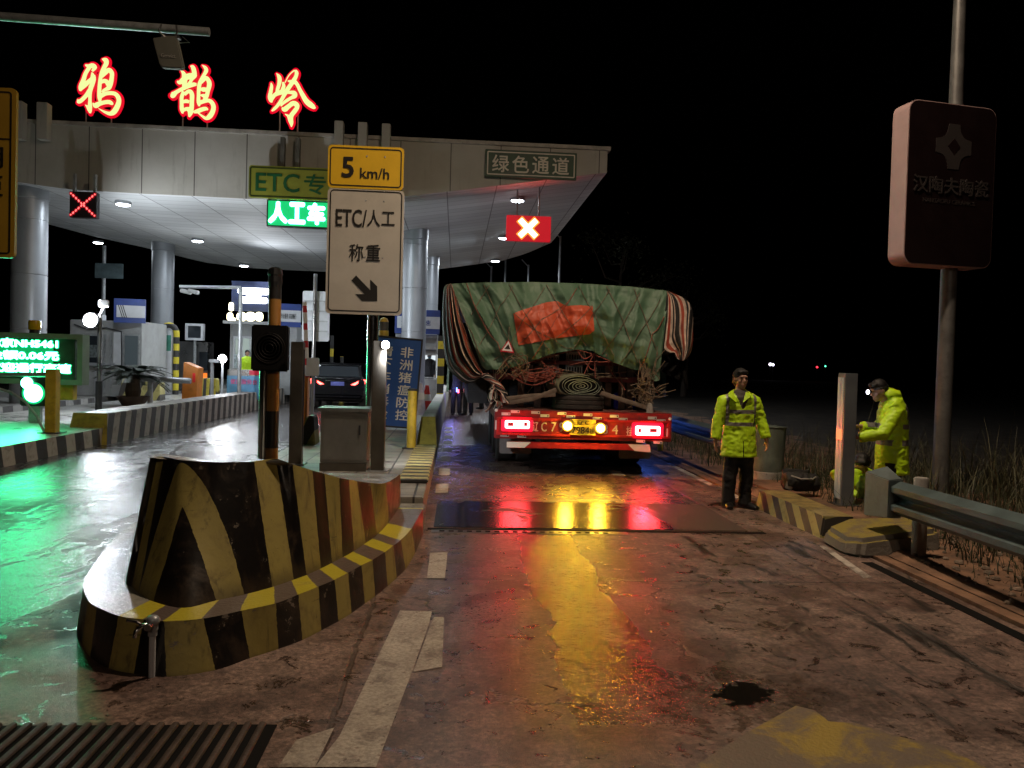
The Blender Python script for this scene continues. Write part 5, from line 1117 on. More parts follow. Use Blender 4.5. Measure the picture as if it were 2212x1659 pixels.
# ================================================================ right-hand side
b = G(2030, 1080, 0.0); PX, PY = b.x, b.y
t = thing('street_lamp', 'tall grey street lamp pole carrying the dark advertising sign', 'street lamp', (PX, PY, 0))
MB().tube([(PX, PY, -.05), (PX, PY, 3.2), (PX, PY, 9.9)], [.105, .10, .055], 24).build('pole', pm('dark_galvanised_pole', (.15, .15, .15), .5, .4, var=.2, vs=4, bump=.1, dirt=.4), t, smooth='auto')
MB().tube([(PX, PY, 9.85), (PX - 1.2, PY - .5, 10.05), (STREET.x + .35, STREET.y + .18, 9.85)], .04, 12).build('arm', M_galv, t, smooth='auto')
MB().lathe([(.30, .02), (.30, .06), (.18, .16), (.0, .18)], STREET, 24).build('lamp_head', M_galv, t, smooth='auto')
MB().lathe([(.27, .015), (.27, .018)], STREET, 24).build('lamp_glass', em('sodium_lamp_glass', (1, .66, .42), 6), t)
MB().lathe([(.2, -.05), (.2, .02), (.12, .03)], (PX, PY, 0), 20).build('base_flange', M_galv, t)
# advertising box on it
M_sb = pm('black_sign_face', (0.010, 0.0045, 0.005), 0.35, var=.1, bump=.02); M_ps = pm('red_lit_sign_edge', (0.42, 0.29, 0.29), 0.5, var=.08, vs=2, bump=.05, dirt=.08); M_ft = pm('dim_grey_lettering', (0.032, 0.027, 0.027), 0.5, bump=0, var=.05)  # reddish tint of the edge stands in for red signal light
x0, x1 = PX - .85, PX + .50; z0, z1 = P(2040, 572, PY - .36).z, P(2060, 218, PY - .36).z
R = Matrix.Translation((x0, PY - .15 - .22, 0)) @ Matrix.Rotation(math.radians(10), 4, 'Z') @ Matrix.Translation((-x0, -PY + .15, 0))
t = thing('advertising_sign', 'dark rounded advertising box with pale edge and logo on the lamp pole', 'advertising sign', (PX, PY, z0))
MB().plate(x0, x1, z0, z1, PY - .15, .29, .14, 8).xf(R).build('box', M_ps, t, smooth='auto'); MB().plate(x0 + .012, x1 - .012, z0 + .012, z1 - .012, PY - .158, .01, .13, 8).xf(R).build('face', M_sb, t)
cx, cz, s = x0 + .69, z1 - .55, .27
pts = []
for k in range(4):
    a = math.radians(90 - 90 * k)
    for da, rr in ((-17, 1.0), (17, 1.0), (30, .72), (45, .66), (60, .72)): aa = a - math.radians(da); pts.append((cx + s * rr * 1.05 * math.cos(aa), cz + s * rr * 1.12 * math.sin(aa)))
MB().prism(pts[::-1], lambda p, q: Vector((p[0], q, p[1])), PY - .164, PY - .156).xf(R).build('logo', M_ft, t); MB().prism([(cx, cz + .105), (cx + .095, cz), (cx, cz - .105), (cx - .095, cz)], lambda p, q: Vector((p[0], q, p[1])), PY - .168, PY - .163).xf(R).build('logo_diamond', M_sb, t)
m = MB(); m.text('汉陶夫陶瓷', x0 + .09, x1 - .10, z1 - 1.17, z1 - .95, PY - .164, .006, .025); m.text('HANTAOFU CERAMICS', x0 + .25, x1 - .30, z1 - 1.29, z1 - 1.235, PY - .162, .003, .0); m.xf(R).build('lettering', M_ft, t)
# ---- guardrails
def rail(t, p0, p1, z0, side=-1):
    prof = [(0, 0), (.05, .03), (.083, .05), (.083, .095), (.05, .115), (.012, .14), (.0, .155), (.012, .17), (.05, .195), (.083, .215), (.083, .26), (.05, .28), (0, .31)]
    m = MB(); a, b = Vector((*p0, z0)), Vector((*p1, z0)); d = (b - a).normalized(); nrm = Vector((-d.y, d.x, 0)) * (1 if Vector((-d.y, d.x, 0)).x * side > 0 else -1)
    n = len(prof); N = 12
    for i in range(N + 1):
        c = a.lerp(b, i / N)
        for (o, z) in prof: m.v.append(c + nrm * o + Vector((0, 0, z)))
        for (o, z) in prof: m.v.append(c + nrm * (o - .006) + Vector((0, 0, z)))
    for i in range(N):
        for k in range(n - 1):
            q = i * 2 * n; r_ = (i + 1) * 2 * n
            m.f.append((q + k, q + k + 1, r_ + k + 1, r_ + k)); m.f.append((q + n + k, r_ + n + k, r_ + n + k + 1, q + n + k + 1)); m.mi += [0, 0]
    m.f.append(tuple(range(n)) + tuple(range(2 * n - 1, n - 1, -1))); m.mi.append(0)
    return m
M_rail = pm('dull_galvanised_rail', (0.10, 0.145, 0.15), 0.45, 0.3, var=.2, vs=4, bump=.15, dirt=.3)
t = thing('guardrail', 'near w beam guardrail with a square grey end piece at the right edge', 'guardrail', (4.1, 5.0, 0), 'roadside guardrails')
GE = G(1940, 1120, .5)
rail(t, (4.03, 7.02), (4.01, -3.0), .385).build('beam', M_rail, t, smooth='auto')
m = MB(); ys = 7.22
ys = 6.93; m.add([(3.925, ys, .36), (3.925, ys, .705), (3.90, ys + .38, .73), (3.90, ys + .38, .32), (4.055, ys, .36), (4.055, ys, .715), (4.12, ys + .38, .79), (4.12, ys + .38, .32)], [(0, 1, 2, 3), (5, 4, 7, 6), (1, 5, 6, 2), (3, 7, 4, 0), (2, 6, 7, 3), (0, 4, 5, 1)]); m.build('end_piece', pm('pale_galvanised_end', (.13, .165, .165), .5, .2, var=.2, vs=5, bump=.2, dirt=.25), t, bevel=.008)
m = MB()
for y in (6.77, 3.0, -1.0):
    MB().lathe([(.062, -.05), (.062, .745), (.055, .755), (.0, .755)], (4.13, y, 0), 20).build('post', M_conc, t, smooth='auto')
    MB().span((4.035, y - .05, .46), (4.075, y + .05, .64)).build('bracket', M_galv, t)
t = thing('guardrail', 'far guardrail behind the standing worker, lit blue and red', 'guardrail', (4.0, 14, 0), 'roadside guardrails')
rail(t, (3.98, 11.3), (3.98, 40), .50).build('beam', M_rail, t, smooth='auto')
for y in (11.62, 15.6, 19.6, 24): MB().lathe([(.06, -.05), (.06, .78), (.0, .79)], (4.09, y, 0), 18).build('post', M_conc if y < 15 else M_yel, t, smooth='auto')
# ---- kerb and block beside the lane
M_rk = stripes('yellow_black_kerb_paint', (0.36, 0.32, 0.11), (0.045, 0.037, 0.03), (0.25, 1, -1.3), .36, .5, rough=.55)
M_rkt = pm('worn_yellow_kerb_top', (0.24, 0.18, 0.055), .7, var=.4, vs=6, bump=.4, dirt=.7)
t = thing('kerb', 'yellow and black striped concrete kerb in front of the steel post', 'kerb', (3.9, 8.5, 0))
MB().add([(3.68, 7.72, -.02), (4.05, 7.72, -.02), (4.08, 9.45, -.02), (3.66, 9.45, -.02), (3.73, 7.76, .215), (4.04, 7.76, .215), (4.07, 9.42, .215), (3.71, 9.42, .215)], [(0, 1, 5, 4), (1, 2, 6, 5), (2, 3, 7, 6), (3, 0, 4, 7)]).mat(1).add([(3.73, 7.76, .215), (4.04, 7.76, .215), (4.07, 9.42, .215), (3.71, 9.42, .215)], [(0, 1, 2, 3)]).build('block', [M_rk, M_rkt], t, bevel=.015)
pl = MB().span((4.05, 7.9, -.02), (5.6, 11.0, .13)).build('platform', M_dirt, bevel=.03); structure(pl)
def block_mat():
    n = NB('yellow_topped_concrete'); p = n.pos(); x, y, z = n.xyz(p); nz = n.xyz(n.node('ShaderNodeNewGeometry').outputs['Normal'])[2]; f = n.step(n.math('ADD', nz, n.math('MULTIPLY', n.noise(p, 9, 5, .7), .4)), .72, .86); c = n.mix(f, (.17, .15, .125), n.mix(n.step(n.noise(p, 5, 6, .7), .45, .65), (.27, .21, .035), (.17, .125, .07)))
    n.set(col=c, rough=.7, normal=n.bump(n.noise(p, 18, 6, .7), .8, .02)); return n.m
t = thing('concrete_block', 'squat concrete block with worn yellow top by the guardrail end', 'concrete block', (4.0, 7.3, 0))
MB().prism([(3.56, 7.05), (3.66, 6.90), (4.46, 6.92), (4.50, 7.58), (3.92, 7.66), (3.60, 7.55)], lambda p, q: Vector((p[0] + (.05 if q > .1 and p[0] < 3.8 else 0), p[1] + (.06 if q > .1 and p[1] < 7.1 else 0), q if q < .1 else q - max(0, 3.98 - p[0]) * .30)), -.02, .26).build('block', block_mat(), t, bevel=.045, seg=4, smooth=True)
# ---- steel post the workers repair
b = G(1828, 1094, .12); tz = P(1830, 806, b.y).z
t = thing('sensor_post', 'tall polished steel sensor post being repaired by two workers', 'post', b)
SPX, SPY = b.x, b.y
M_sil = pm('cool_lit_aluminium', (.66, .78, .88), .35, .1, var=.06, bump=.02)  # bluish white stands in for cool light reflected on the post's left face
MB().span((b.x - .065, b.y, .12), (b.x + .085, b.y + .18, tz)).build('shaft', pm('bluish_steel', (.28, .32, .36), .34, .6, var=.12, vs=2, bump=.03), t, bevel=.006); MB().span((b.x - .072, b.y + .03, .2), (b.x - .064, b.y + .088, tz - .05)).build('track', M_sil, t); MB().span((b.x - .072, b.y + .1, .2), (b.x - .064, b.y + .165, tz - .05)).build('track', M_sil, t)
q = P(1818, 939, b.y); MB().span((b.x - .078, b.y + .03, q.z - .06), (b.x - .066, b.y + .15, q.z + .06)).build('indicator_light', em('red_orange_indicator', (1.0, .22, .08), 1.6), t); MB().span((b.x - .12, b.y - .06, .12), (b.x + .15, b.y + .24, .135)).build('base_plate', M_rubber, t)
# ---- bin, bag
b = G(1655, 1043, .05)
t = thing('bin', 'battered green grey bin with a pale bottom behind the standing worker', 'bin', b)
MB().lathe([(.0, .06), (.20, .06), (.215, .22), (.225, .30), (.225, .31), (.255, .86), (.265, .87), (.245, .87), (.24, .80), (.0, .78)], (b.x, b.y, 0), 26).build('body', pm('green_grey_plastic', (.13, .16, .135), .6, var=.25, vs=4, bump=.1, dirt=.4), t, smooth='auto'); MB().lathe([(.218, .05), (.222, .22), (.21, .23)], (b.x, b.y, 0), 26).build('bottom_band', M_conc, t, smooth='auto')
b = G(1735, 1062, .2)
t = thing('tool_bag', 'open black tool bag lying on the kerb', 'bag', (b.x, b.y, .215))
m = MB()
m.tube([(b.x - .20, b.y + .1, .31), (b.x, b.y + .1, .305), (b.x + .22, b.y + .1, .295)], [(.10, .12), (.115, .13), (.10, .11)], 14, flat=(0, 0, 1)); m.box((b.x, b.y + .08, .40), (.36, .03, .04), Matrix.Rotation(.1, 3, 'Y')); m.box((b.x - .02, b.y + .2, .42), (.34, .03, .06), Matrix.Rotation(.05, 3, 'Y'))
remesh(m, 'body', pm('black_canvas', (.012, .011, .010), .7, bump=.4), t, .015, 4, .01, 12); MB().tube([(b.x - .15, b.y + .02, .39), (b.x - .05, b.y - .04, .36), (b.x + .1, b.y - .03, .36), (b.x + .16, b.y + .02, .38)], .01, 8).build('handle', M_conc, t, smooth=True)
MB().box((b.x - .18, b.y - .0, .27), (.10, .02, .10), Matrix.Rotation(.3, 3, 'Y')).build('pouch', M_conc, t, bevel=.01)
# ---- water tap at the island tip
b = G(328, 1462, 0); s_ = b.y / FPX; tz = P(328, 1352, b.y).z
t = thing('water_tap', 'white standpipe with a small brass tap at the tip of the island', 'water tap', b)
MB().tube([(b.x, b.y, -.02), (b.x, b.y, tz)], .0165, 14).build('pipe', M_lightpanel, t, smooth='auto')
MB().tube([(b.x, b.y, tz - .02), (b.x, b.y, tz + .035)], .027, 14).ell((b.x + .005, b.y - .01, tz + .03), (.035, .035, .03)).tube([(b.x, b.y, tz - .05), (b.x, b.y, tz - .02)], .023, 12).build('fitting', M_alu, t, smooth='auto')
MB().tube([(b.x - .01, b.y - .03, tz + .02), (b.x - .03, b.y - .07, tz + .02), (b.x - .05, b.y - .09, tz + .0), (b.x - .055, b.y - .09, tz - .03)], .011, 10).tube([(b.x + .0, b.y - .04, tz + .015), (b.x + .0, b.y - .075, tz + .015)], .018, 12).build('spout', M_chrome, t, smooth=True); MB().tube([(b.x - .03, b.y - .06, tz + .02), (b.x - .055, b.y - .07, tz + .045), (b.x - .10, b.y - .08, tz + .055)], [(.008, .012)] * 3, 8, flat=(0, 0, 1)).build('lever', M_chrome, t, smooth=True)
# ---- reeds and grass
def blades(name, n, area, hmin, hmax, seed, m_, label=None):
    rnd = random.Random(seed); m = MB()
    for i in range(n):
        x, y = area(rnd); z = verge_z(max(x, 3.95), y); h = rnd.uniform(hmin, hmax) * rnd.uniform(.5, 1); az = rnd.uniform(0, 6.28); lean = rnd.uniform(.1, 1.1) * h; w_ = rnd.uniform(.004, .009)
        d = Vector((math.cos(az), math.sin(az), 0)); sdir = Vector((-d.y, d.x, 0)) * w_; p = [Vector((x, y, z - .02)) + d * (lean * (k / 4) ** 2) + Vector((0, 0, h * (k / 4) * (1 - .25 * (k / 4) ** 2 * lean / h))) for k in range(5)]
        vs = []
        for k, q in enumerate(p): s = sdir * (1 - k / 4.3); vs += [q - s, q + s]
        m.add(vs, [(2 * k, 2 * k + 1, 2 * k + 3, 2 * k + 2) for k in range(4)])
    o = m.build(name, m_); o['kind'] = 'stuff'; return o
M_reed = pm('dry_reed_blades', (.085, .085, .045), .6, var=.6, vs=3, bump=0); M_gr = pm('dull_green_blades', (.036, .048, .018), .6, var=.6, vs=3, bump=0)
blades('dry_reeds', 2200, lambda r: (r.uniform(6.0, 11.5), r.uniform(7.0, 12.5)), .5, 1.35, 1, M_reed)
blades('dry_reeds', 1500, lambda r: (4.7 + r.random() ** 1.4 * 7, r.uniform(11.3, 19)), .3, 1.0, 2, M_reed)
blades('grass', 9000, lambda r: (4.9 + r.random() ** 1.2 * 5, r.uniform(4.0, 15)), .05, .38, 3, M_gr)
blades('grass', 1500, lambda r: (4.2 + abs(r.gauss(0, .8)), r.uniform(13, 30)), .2, .75, 4, M_gr)
rnd = random.Random(9); m = MB()
for k in range(420):
    x, y = 3.98 + abs(rnd.gauss(0, .7)), rnd.uniform(2.5, 12); s = rnd.uniform(.008, .035); m.ell((x, y, verge_z(x, y) + s * .3), (s * rnd.uniform(.7, 1.4), s * rnd.uniform(.7, 1.4), s * .7), 6, 4, Matrix.Rotation(rnd.uniform(0, 3), 3, 'Z'))
o = m.build('gravel', pm('dusty_stones', (.20, .15, .11), .9, var=.5, vs=9, bump=.4)); o['kind'] = 'stuff'
rnd = random.Random(19); m = MB()
for k in range(70):
    x, y = rnd.uniform(4.0, 6.0), rnd.uniform(3.5, 11); a = rnd.uniform(0, 6.28); s = rnd.uniform(.02, .06); z = verge_z(x, y) + .012; d = Vector((math.cos(a), math.sin(a), rnd.uniform(-.1, .4))) * s; e = Vector((-math.sin(a), math.cos(a), rnd.uniform(-.2, .3))) * s * .4; c = Vector((x, y, z + .01)); m.add([c - d, c - e, c + d, c + e], [(0, 1, 2, 3)])
o = m.build('fallen_leaves', pm('dead_leaves', (.14, .09, .045), .8, var=.5, vs=15, bump=0)); o['kind'] = 'stuff'
blades('grass', 4500, lambda r: (4.45 + r.random() ** 1.3 * 3.2, r.uniform(3.0, 12.5)), .08, .5, 14, M_gr)
blades('grass', 700, lambda r: (4.15 + r.random() * 1.2, r.uniform(2.5, 8)), .04, .16, 12, M_gr)
# ---- dark tree beyond the rail
def tree(x, y, h, seed, label):
    t = thing('tree', label, 'tree', (x, y, 0), 'dark trees beyond the lane'); rnd = random.Random(seed); m = MB(); m.tube([(x, y, -.1), (x + .1, y, h * .35), (x - .05, y + .1, h * .6), (x + .1, y, h * .85)], [.22, .16, .11, .03], 10)
    tips = []
    for k in range(16):
        a = rnd.uniform(0, 6.28); z = h * rnd.uniform(.32, .8); L = h * rnd.uniform(.18, .34); e = Vector((x + L * math.cos(a), y + L * math.sin(a), z + L * rnd.uniform(.2, .7))); m.tube([(x, y, z), ((x + e.x) / 2, (y + e.y) / 2, z + .1), e], [.06, .04, .015], 6); tips.append(e)
    m.build('trunk', pm('dark_bark', (.06, .045, .035), .9, bump=.6, bs=20), t); c = MB()
    for e in tips:
        for _ in range(150):
            p = e + Vector((rnd.gauss(0, .55), rnd.gauss(0, .55), rnd.gauss(0, .42))); r_ = Matrix.Rotation(rnd.uniform(0, 6.28), 3, Vector((rnd.gauss(0, 1), rnd.gauss(0, 1), rnd.gauss(0, 1))).normalized()); s = rnd.uniform(.05, .11); c.add([p + r_ @ Vector((-s, 0, 0)), p + r_ @ Vector((0, -s * .45, 0)), p + r_ @ Vector((s, 0, 0)), p + r_ @ Vector((0, s * .45, 0))], [(0, 1, 2, 3)])
    c.build('crown', pm('dark_leaves', (.04, .05, .025), .5, var=.5, vs=2, bump=0), t); return t
tree(9.0, 44, 9.5, 5, 'dark leafy tree just right of the canopy end'); tree(14.5, 50, 8.0, 8, 'dark tree farther right in the blackness')
# ================================================================ flatbed trailer
YT = 12.0
def tq(u, v, dy=0): return P(u, v, YT + dy)
XL, XRr = tq(1068, 925).x, tq(1451, 925).x
ZB = tq(1260, 889).z; ZL = tq(1260, 951).z          # deck top, tail board bottom
M_red2 = pm('dark_red_trailer_paint', (0.26, 0.014, 0.018), 0.5, var=0.25, vs=5, bump=0.1, dirt=0.5)
trailer = thing('flatbed_trailer', 'red flatbed truck trailer with lit tail lights stopped in the lane', 'truck trailer', ((XL + XRr) / 2, YT, 0))
MB().span((XL, YT, ZL), (XRr, YT + .09, ZB)).build('tail_board', M_red2, trailer, bevel=.012)
x0, x1, _, _ = rect(1088, 1440, 905, 940, YT)
MB().frame(XL + .03, XRr - .03, ZL + .055, ZB - .115, YT - .016, .03, t=.018).build('tail_frame', M_red, trailer)
MB().span((XL + .01, YT + .09, ZB - .16), (XRr - .01, YT + 12, ZB - .004)).build('deck', pm('dusty_red_deck', (.17, .06, .045), .75, var=.3, vs=4, bump=.3, dirt=.5), trailer, bevel=.01)
for s in (-.55, .55): MB().span(((XL + XRr) / 2 + s - .07, YT + .3, .42), ((XL + XRr) / 2 + s + .07, YT + 11.8, ZB - .165)).build('chassis_beam', M_dark, trailer)
# bumper bar
zb0, zb1 = tq(1250, 967).z, tq(1250, 949).z
bx0, bx1 = tq(1096, 966).x, tq(1402, 974).x
MB().span((bx0, YT + .02, zb0 - .03), (bx1, YT + .12, zb1 - .055)).build('bumper_bar', M_red, trailer, bevel=.01)
wm = MB()
wm.add([(bx0 - .01, YT + .014, zb0 - .02), (bx0 + .26, YT + .014, zb0 - .02), (bx0 + .36, YT + .014, zb1 - .06), (bx0 - .01, YT + .014, zb1 - .06)], [(0, 1, 2, 3)]); wm.build('reflective_end', M_wtext, trailer)
MB().add([(bx1 + .03, YT + .014, zb0 - .05), (bx1 - .22, YT + .014, zb0 - .035), (bx1 - .33, YT + .014, zb1 - .06), (bx1 + .01, YT + .014, zb1 - .06)], [(0, 1, 2, 3)]).build('reflective_end', M_wtext, trailer)
for s in (-.6, .5): MB().span(((XL + XRr) / 2 + s - .04, YT + .05, zb0), ((XL + XRr) / 2 + s + .04, YT + .11, ZL + .02)).build('bumper_bracket', M_dark, trailer)
M_flap = pm('grey_mud_flap', (.16, .15, .145), .6, var=.2, vs=4, bump=.1, dirt=.4)
for u0, u1, v0, v1 in ((1079, 1148, 948, 980), (1337, 1405, 960, 991)):
    a, b, c, d = rect(u0, u1, v0, v1, YT + .5); MB().plate(a, b, c, d + .1, YT + .5, .015, .03).build('mud_flap', M_flap, trailer)
for ax in (YT + 1.75, YT + 3.1, YT + 4.45):
    for s in (-1, 1):
        xo = XL + .12 if s < 0 else XRr - .12
        for k in (0, 1):
            xx = xo - s * (.14 + .33 * k)
            wh = MB().lathe([(.30, -.14), (.47, -.14), (.50, -.11), (.505, 0), (.50, .11), (.47, .14), (.30, .14)], (xx, ax, .505), 36, 'x').build('wheel', M_rubber, trailer, smooth='auto'); MB().lathe([(.0, -.12), (.30, -.12), (.30, .12), (.0, .12)], (xx, ax, .505), 24, 'x').build('rim', M_dark, wh)
    MB().tube([(XL + .4, ax, .505), (XRr - .4, ax, .505)], .07, 12).build('axle', M_dark, trailer)
# tail lights
E_tail = em('red_tail_light', (1.0, .04, .045), 80); E_tail_rim = em('red_tail_rim', (.85, .0, .03), 1.6); E_taildim = em('dim_red_lens', (.35, .02, .02), .9)
for u0, u1, v0, v1, segs in ((1091, 1144, 907, 926, ((1097, 1109), (1132, 1139))), (1373, 1426, 919, 941, ((1379, 1385), (1404, 1419)))):
    a, b, c, d = rect(u0, u1, v0 + 1.5, v1 - .5, YT - .03)
    h = MB().plate(a - .055, b + .055, c - .05, d + .05, YT - .012, .012, .03).build('tail_light', E_tail_rim, trailer)
    MB().plate(a, b, c, d, YT - .04, .026, .025).build('lens', E_tail, h)
    for (q0, q1) in segs: e0, e1, f0, f1 = rect(q0, q1, (v0 + v1) / 2 - 4, (v0 + v1) / 2 + 4, YT - .045); MB().span((e0, YT - .046, f0), (e1, YT - .039, f1)).build('dim_segment', E_taildim, h)  # these segments glow a dim red of their own
# plate and plate lamps
a, b, c, d = rect(1231, 1287, 906, 940, YT - .03)
npl = MB().span((a, YT - .03, c), (b, YT - .018, d)).build('number_plate', pm('yellow_plate', (.40, .33, .05), .45, var=.1, bump=0), trailer)
m = MB(); m.text('辽C', (a + b) / 2 - .10, (a + b) / 2 + .10, d - .08, d - .015, YT - .032, .003, .01); m.text('7984', a + .03, b - .10, c + .02, c + .125, YT - .032, .003, .01); m.text('挂', b - .09, b - .02, c + .03, c + .11, YT - .032, .003, .01); m.build('lettering', M_st, npl)
E_pl = em('yellow_plate_lamp', (1.0, .54, .035), 380); E_plr = em('amber_lamp_halo', (1.0, .50, .04), 1.5)
for u, v in ((1226, 920), (1297, 925)):
    q = tq(u, v, -.05); l = MB().lathe([(.0, -.018), (.075, -.01), (.085, .0)], q, 22, 'y').build('plate_lamp', E_plr, trailer, smooth=True); MB().lathe([(.0, -.05), (.04, -.045), (.058, -.018)], q, 20, 'y').build('lens', E_pl, l, smooth=True)
# stencilled number
M_stc = pm('worn_white_stencil', (.52, .42, .38), .6, var=.3, vs=18, bump=0, dirt=.5)
m = MB()
for ch, u0, u1, v0, v1 in (('辽', 1151, 1163, 911, 932), ('C', 1169, 1181, 912, 932), ('7', 1190, 1202, 912, 932), ('9', 1208, 1219, 912, 933), ('8', 1302, 1313, 917, 938), ('4', 1322, 1335, 918, 938), ('挂', 1353, 1367, 921, 942)):
    a, b, c, d = rect(u0, u1, v0, v1, YT - .004); m.text(ch, a, b, c, d, YT - .004, .003, .02)
m.build('lettering', M_stc, trailer)
# reflective stickers
def sticker_mat():
    n = NB('reflective_sticker_white'); n.set(col=(.62, .60, .58), rough=.3); return n.m
M_stk = sticker_mat(); M_stkr = pm('reflective_sticker_red', (.5, .05, .06), .35, bump=0)
for u, v in ((1093, 894), (1113, 889), (1157, 891), (1177, 898), (1214, 893), (1233, 900), (1270, 896), (1290, 904), (1327, 899), (1346, 906), (1409, 903), (1428, 909), (1090, 940), (1127, 942), (1384, 953), (1421, 956)):
    a, b, c, d = rect(u - 9.5, u + 9.5, v - 3, v + 3, YT - .003); s = MB().span((a, YT - .004, c), (b, YT - .001, d)).build('reflective_sticker', M_stk, trailer); MB().span((b - .03, YT - .006, c + .01), (b - .012, YT - .004, d - .012)).build('mark', M_dark, s)
for u, v in ((1073, 918), (1443, 936)):
    a, b, c, d = rect(u - 3.5, u + 3.5, v - 10, v + 10, YT - .003); MB().span((a, YT - .004, c), (b, YT - .001, d)).build('reflective_sticker', M_stk, trailer)
q = tq(1072, 886, -.01); MB().lathe([(.0, -.012), (.022, -.01), (.025, .0)], q, 14, 'y').build('marker_lamp', M_wtext, trailer); q = tq(1447, 905, -.01); MB().lathe([(.0, -.012), (.022, -.01), (.025, .0)], q, 14, 'y').build('marker_lamp', M_wtext, trailer)
# stake frame at the rear of the load
YFm = YT + .78
def fr(u, v): return P(u, v, YFm)
m = MB()
for v0, v1, u0, u1 in ((780, 789, 1140, 1345), (812, 824, 1060, 1395)): a = fr(u0, v0); b = fr(u1, v1); m.span((a.x, YFm, P(1260, v1, YFm).z), (b.x, YFm + .05, P(1260, v0, YFm).z))
m.build('cross_rail', pm('dull_red_rail', (.16, .03, .032), .6, var=.3, dirt=.4), trailer, bevel=.005)
M_wood = pm('dusty_timber', (.16, .115, .09), .85, var=.35, vs=5, bump=.5)
for u in (1126, 1162, 1315, 1345, 1362): x = fr(u, 850).x; MB().span((x - .055, YFm + .055, ZB - .004), (x + .055, YFm + .10, P(u, 790, YFm).z)).build('stake', M_wood, trailer, bevel=.006)
MB().span((XL + .05, YT + 11.5, ZB - .004), (XRr - .05, YT + 11.6, 2.9)).build('headboard', M_dark, trailer)
# ================================================================ load
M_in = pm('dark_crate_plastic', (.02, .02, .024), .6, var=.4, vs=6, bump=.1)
def crate(u0, u1, v0, v1, col, label, dy=.13):
    x0, x1, z0, z1 = rect(u0, u1, v0, v1, YFm + dy); Y = YFm + dy; t = thing('plastic_crate', label, 'crate', ((x0 + x1) / 2, Y, z0), 'plastic crates in the load'); mm = pm('crate_plastic', col, .5, var=.2, vs=8, bump=.05, dirt=.25)
    m = MB().span((x0 + .01, Y + .02, z0 + .01), (x1 - .01, Y + .4, z1 - .01)).build('inner', M_in, t)
    m = MB().frame(x0, x1, z0, z1, Y, .02, t=.05); n = max(4, int((x1 - x0) / .04))
    for k in range(1, n): xx = lerp(x0, x1, k / n); m.span((xx - .007, Y + .002, z0 + .02), (xx + .007, Y + .02, z1 - .02))
    m.span((x0, Y - .006, z1 - .045), (x1, Y, z1)); m.span((x0, Y - .006, z0), (x1, Y, z0 + .03)); m.build('front', mm, t)
W = (.90, .90, .95); Dk = (.045, .045, .055)
for a in ((1172, 1208, 766, 780, W, 'pale crate in the upper row, leftmost above the red rail'), (1223, 1262, 760, 780, W, 'pale crate in the upper row right above the red rail'), (1281, 1310, 768, 781, Dk, 'dark crate in the upper row under the tarpaulin edge'),
          (1131, 1151, 788, 806, W, 'small pale crate edge left in the lower row behind ropes'), (1163, 1207, 785, 806, W, 'pale crate in the lower row left of the rolled tarpaulin'), (1222, 1258, 787, 810, W, 'pale crate in the lower row directly above the rolled tarpaulin'), (1281, 1309, 790, 806, Dk, 'dark crate in the lower row right of the rolled tarpaulin'), (1325, 1352, 792, 808, Dk, 'dark crate in the lower row farthest right')): crate(*a)
# dark mass of stacked crates filling the load, under the tarpaulin
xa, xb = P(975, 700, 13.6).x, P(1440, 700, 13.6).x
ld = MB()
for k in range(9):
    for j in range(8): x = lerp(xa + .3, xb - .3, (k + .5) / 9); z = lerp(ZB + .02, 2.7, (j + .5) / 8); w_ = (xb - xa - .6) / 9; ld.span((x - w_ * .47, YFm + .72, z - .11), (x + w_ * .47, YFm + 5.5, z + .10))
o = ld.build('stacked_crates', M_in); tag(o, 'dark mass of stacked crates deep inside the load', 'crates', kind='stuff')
for u0, u1, v0, v1, lb in ((1327, 1343, 842, 870, 'blue plastic jug on the trailer deck, the left one'), (1359, 1374, 850, 878, 'blue plastic jug on the trailer deck, nearest the right rope bundle')):
    Y = YT + .85; x0, x1, z0, z1 = rect(u0, u1, v0, v1, Y); t = thing('plastic_jug', lb, 'jug', ((x0 + x1) / 2, Y, z0), 'blue jugs on the deck'); h = z1 - ZB
    MB().span((x0, Y, ZB), (x1, Y + .14, ZB + h * .85)).build('body', pm('blue_lit_plastic', (.015, .02, .55), .35, var=.1, bump=.02), t, bevel=.02); MB().lathe([(.025, 0), (.025, .04), (.0, .042)], ((x0 + x1) / 2, Y + .07, ZB + h * .85), 12).build('cap', M_dark, t)  # strong blue of the plastic also carries the glow of blue light
# ---- green tarpaulin
TOP = [(975, 613), (1000, 611), (1060, 610), (1150, 609), (1250, 612), (1350, 618), (1445, 628)]
BOT = [(1040, 790), (1050, 799), (1075, 798), (1101, 795), (1125, 788), (1150, 780), (1192, 764), (1246, 755), (1277, 757), (1322, 781), (1350, 792), (1374, 800), (1387, 797), (1400, 812), (1415, 824), (1424, 822), (1430, 768)]
def tarp_uv(s, t):
    ut = lerp(975, 1445, s); vt = curve(TOP, ut); ub = lerp(1040, 1430, s); vb = curve(BOT, ub)
    return lerp(ut, ub, t), lerp(vt, vb, t)
def fold(s, t, k=0.0):
    a = noise.noise(Vector((s * 9 + k + t * 2.2 * (s - .4), t * 1.3, 1.7))); b = noise.noise(Vector((s * 22 + t * 6 * (s - .5) + k, t * 2.6, 4.1))); c = noise.noise(Vector((s * 5 - t * 4, t * 6 + s * 3, 8.2 + k))); d = noise.noise(Vector((s * 48, t * 26, 2.2 + k)))
    e = noise.noise(Vector((s * 34 + t * 9 * (s - .5) + k, t * 1.6, 6.6)))
    return -(1 - abs(a) * 1.5) * .13 - (1 - abs(b) * 1.6) * .032 - (1 - abs(e) * 1.6) * .008 + c * .06 + d * .006
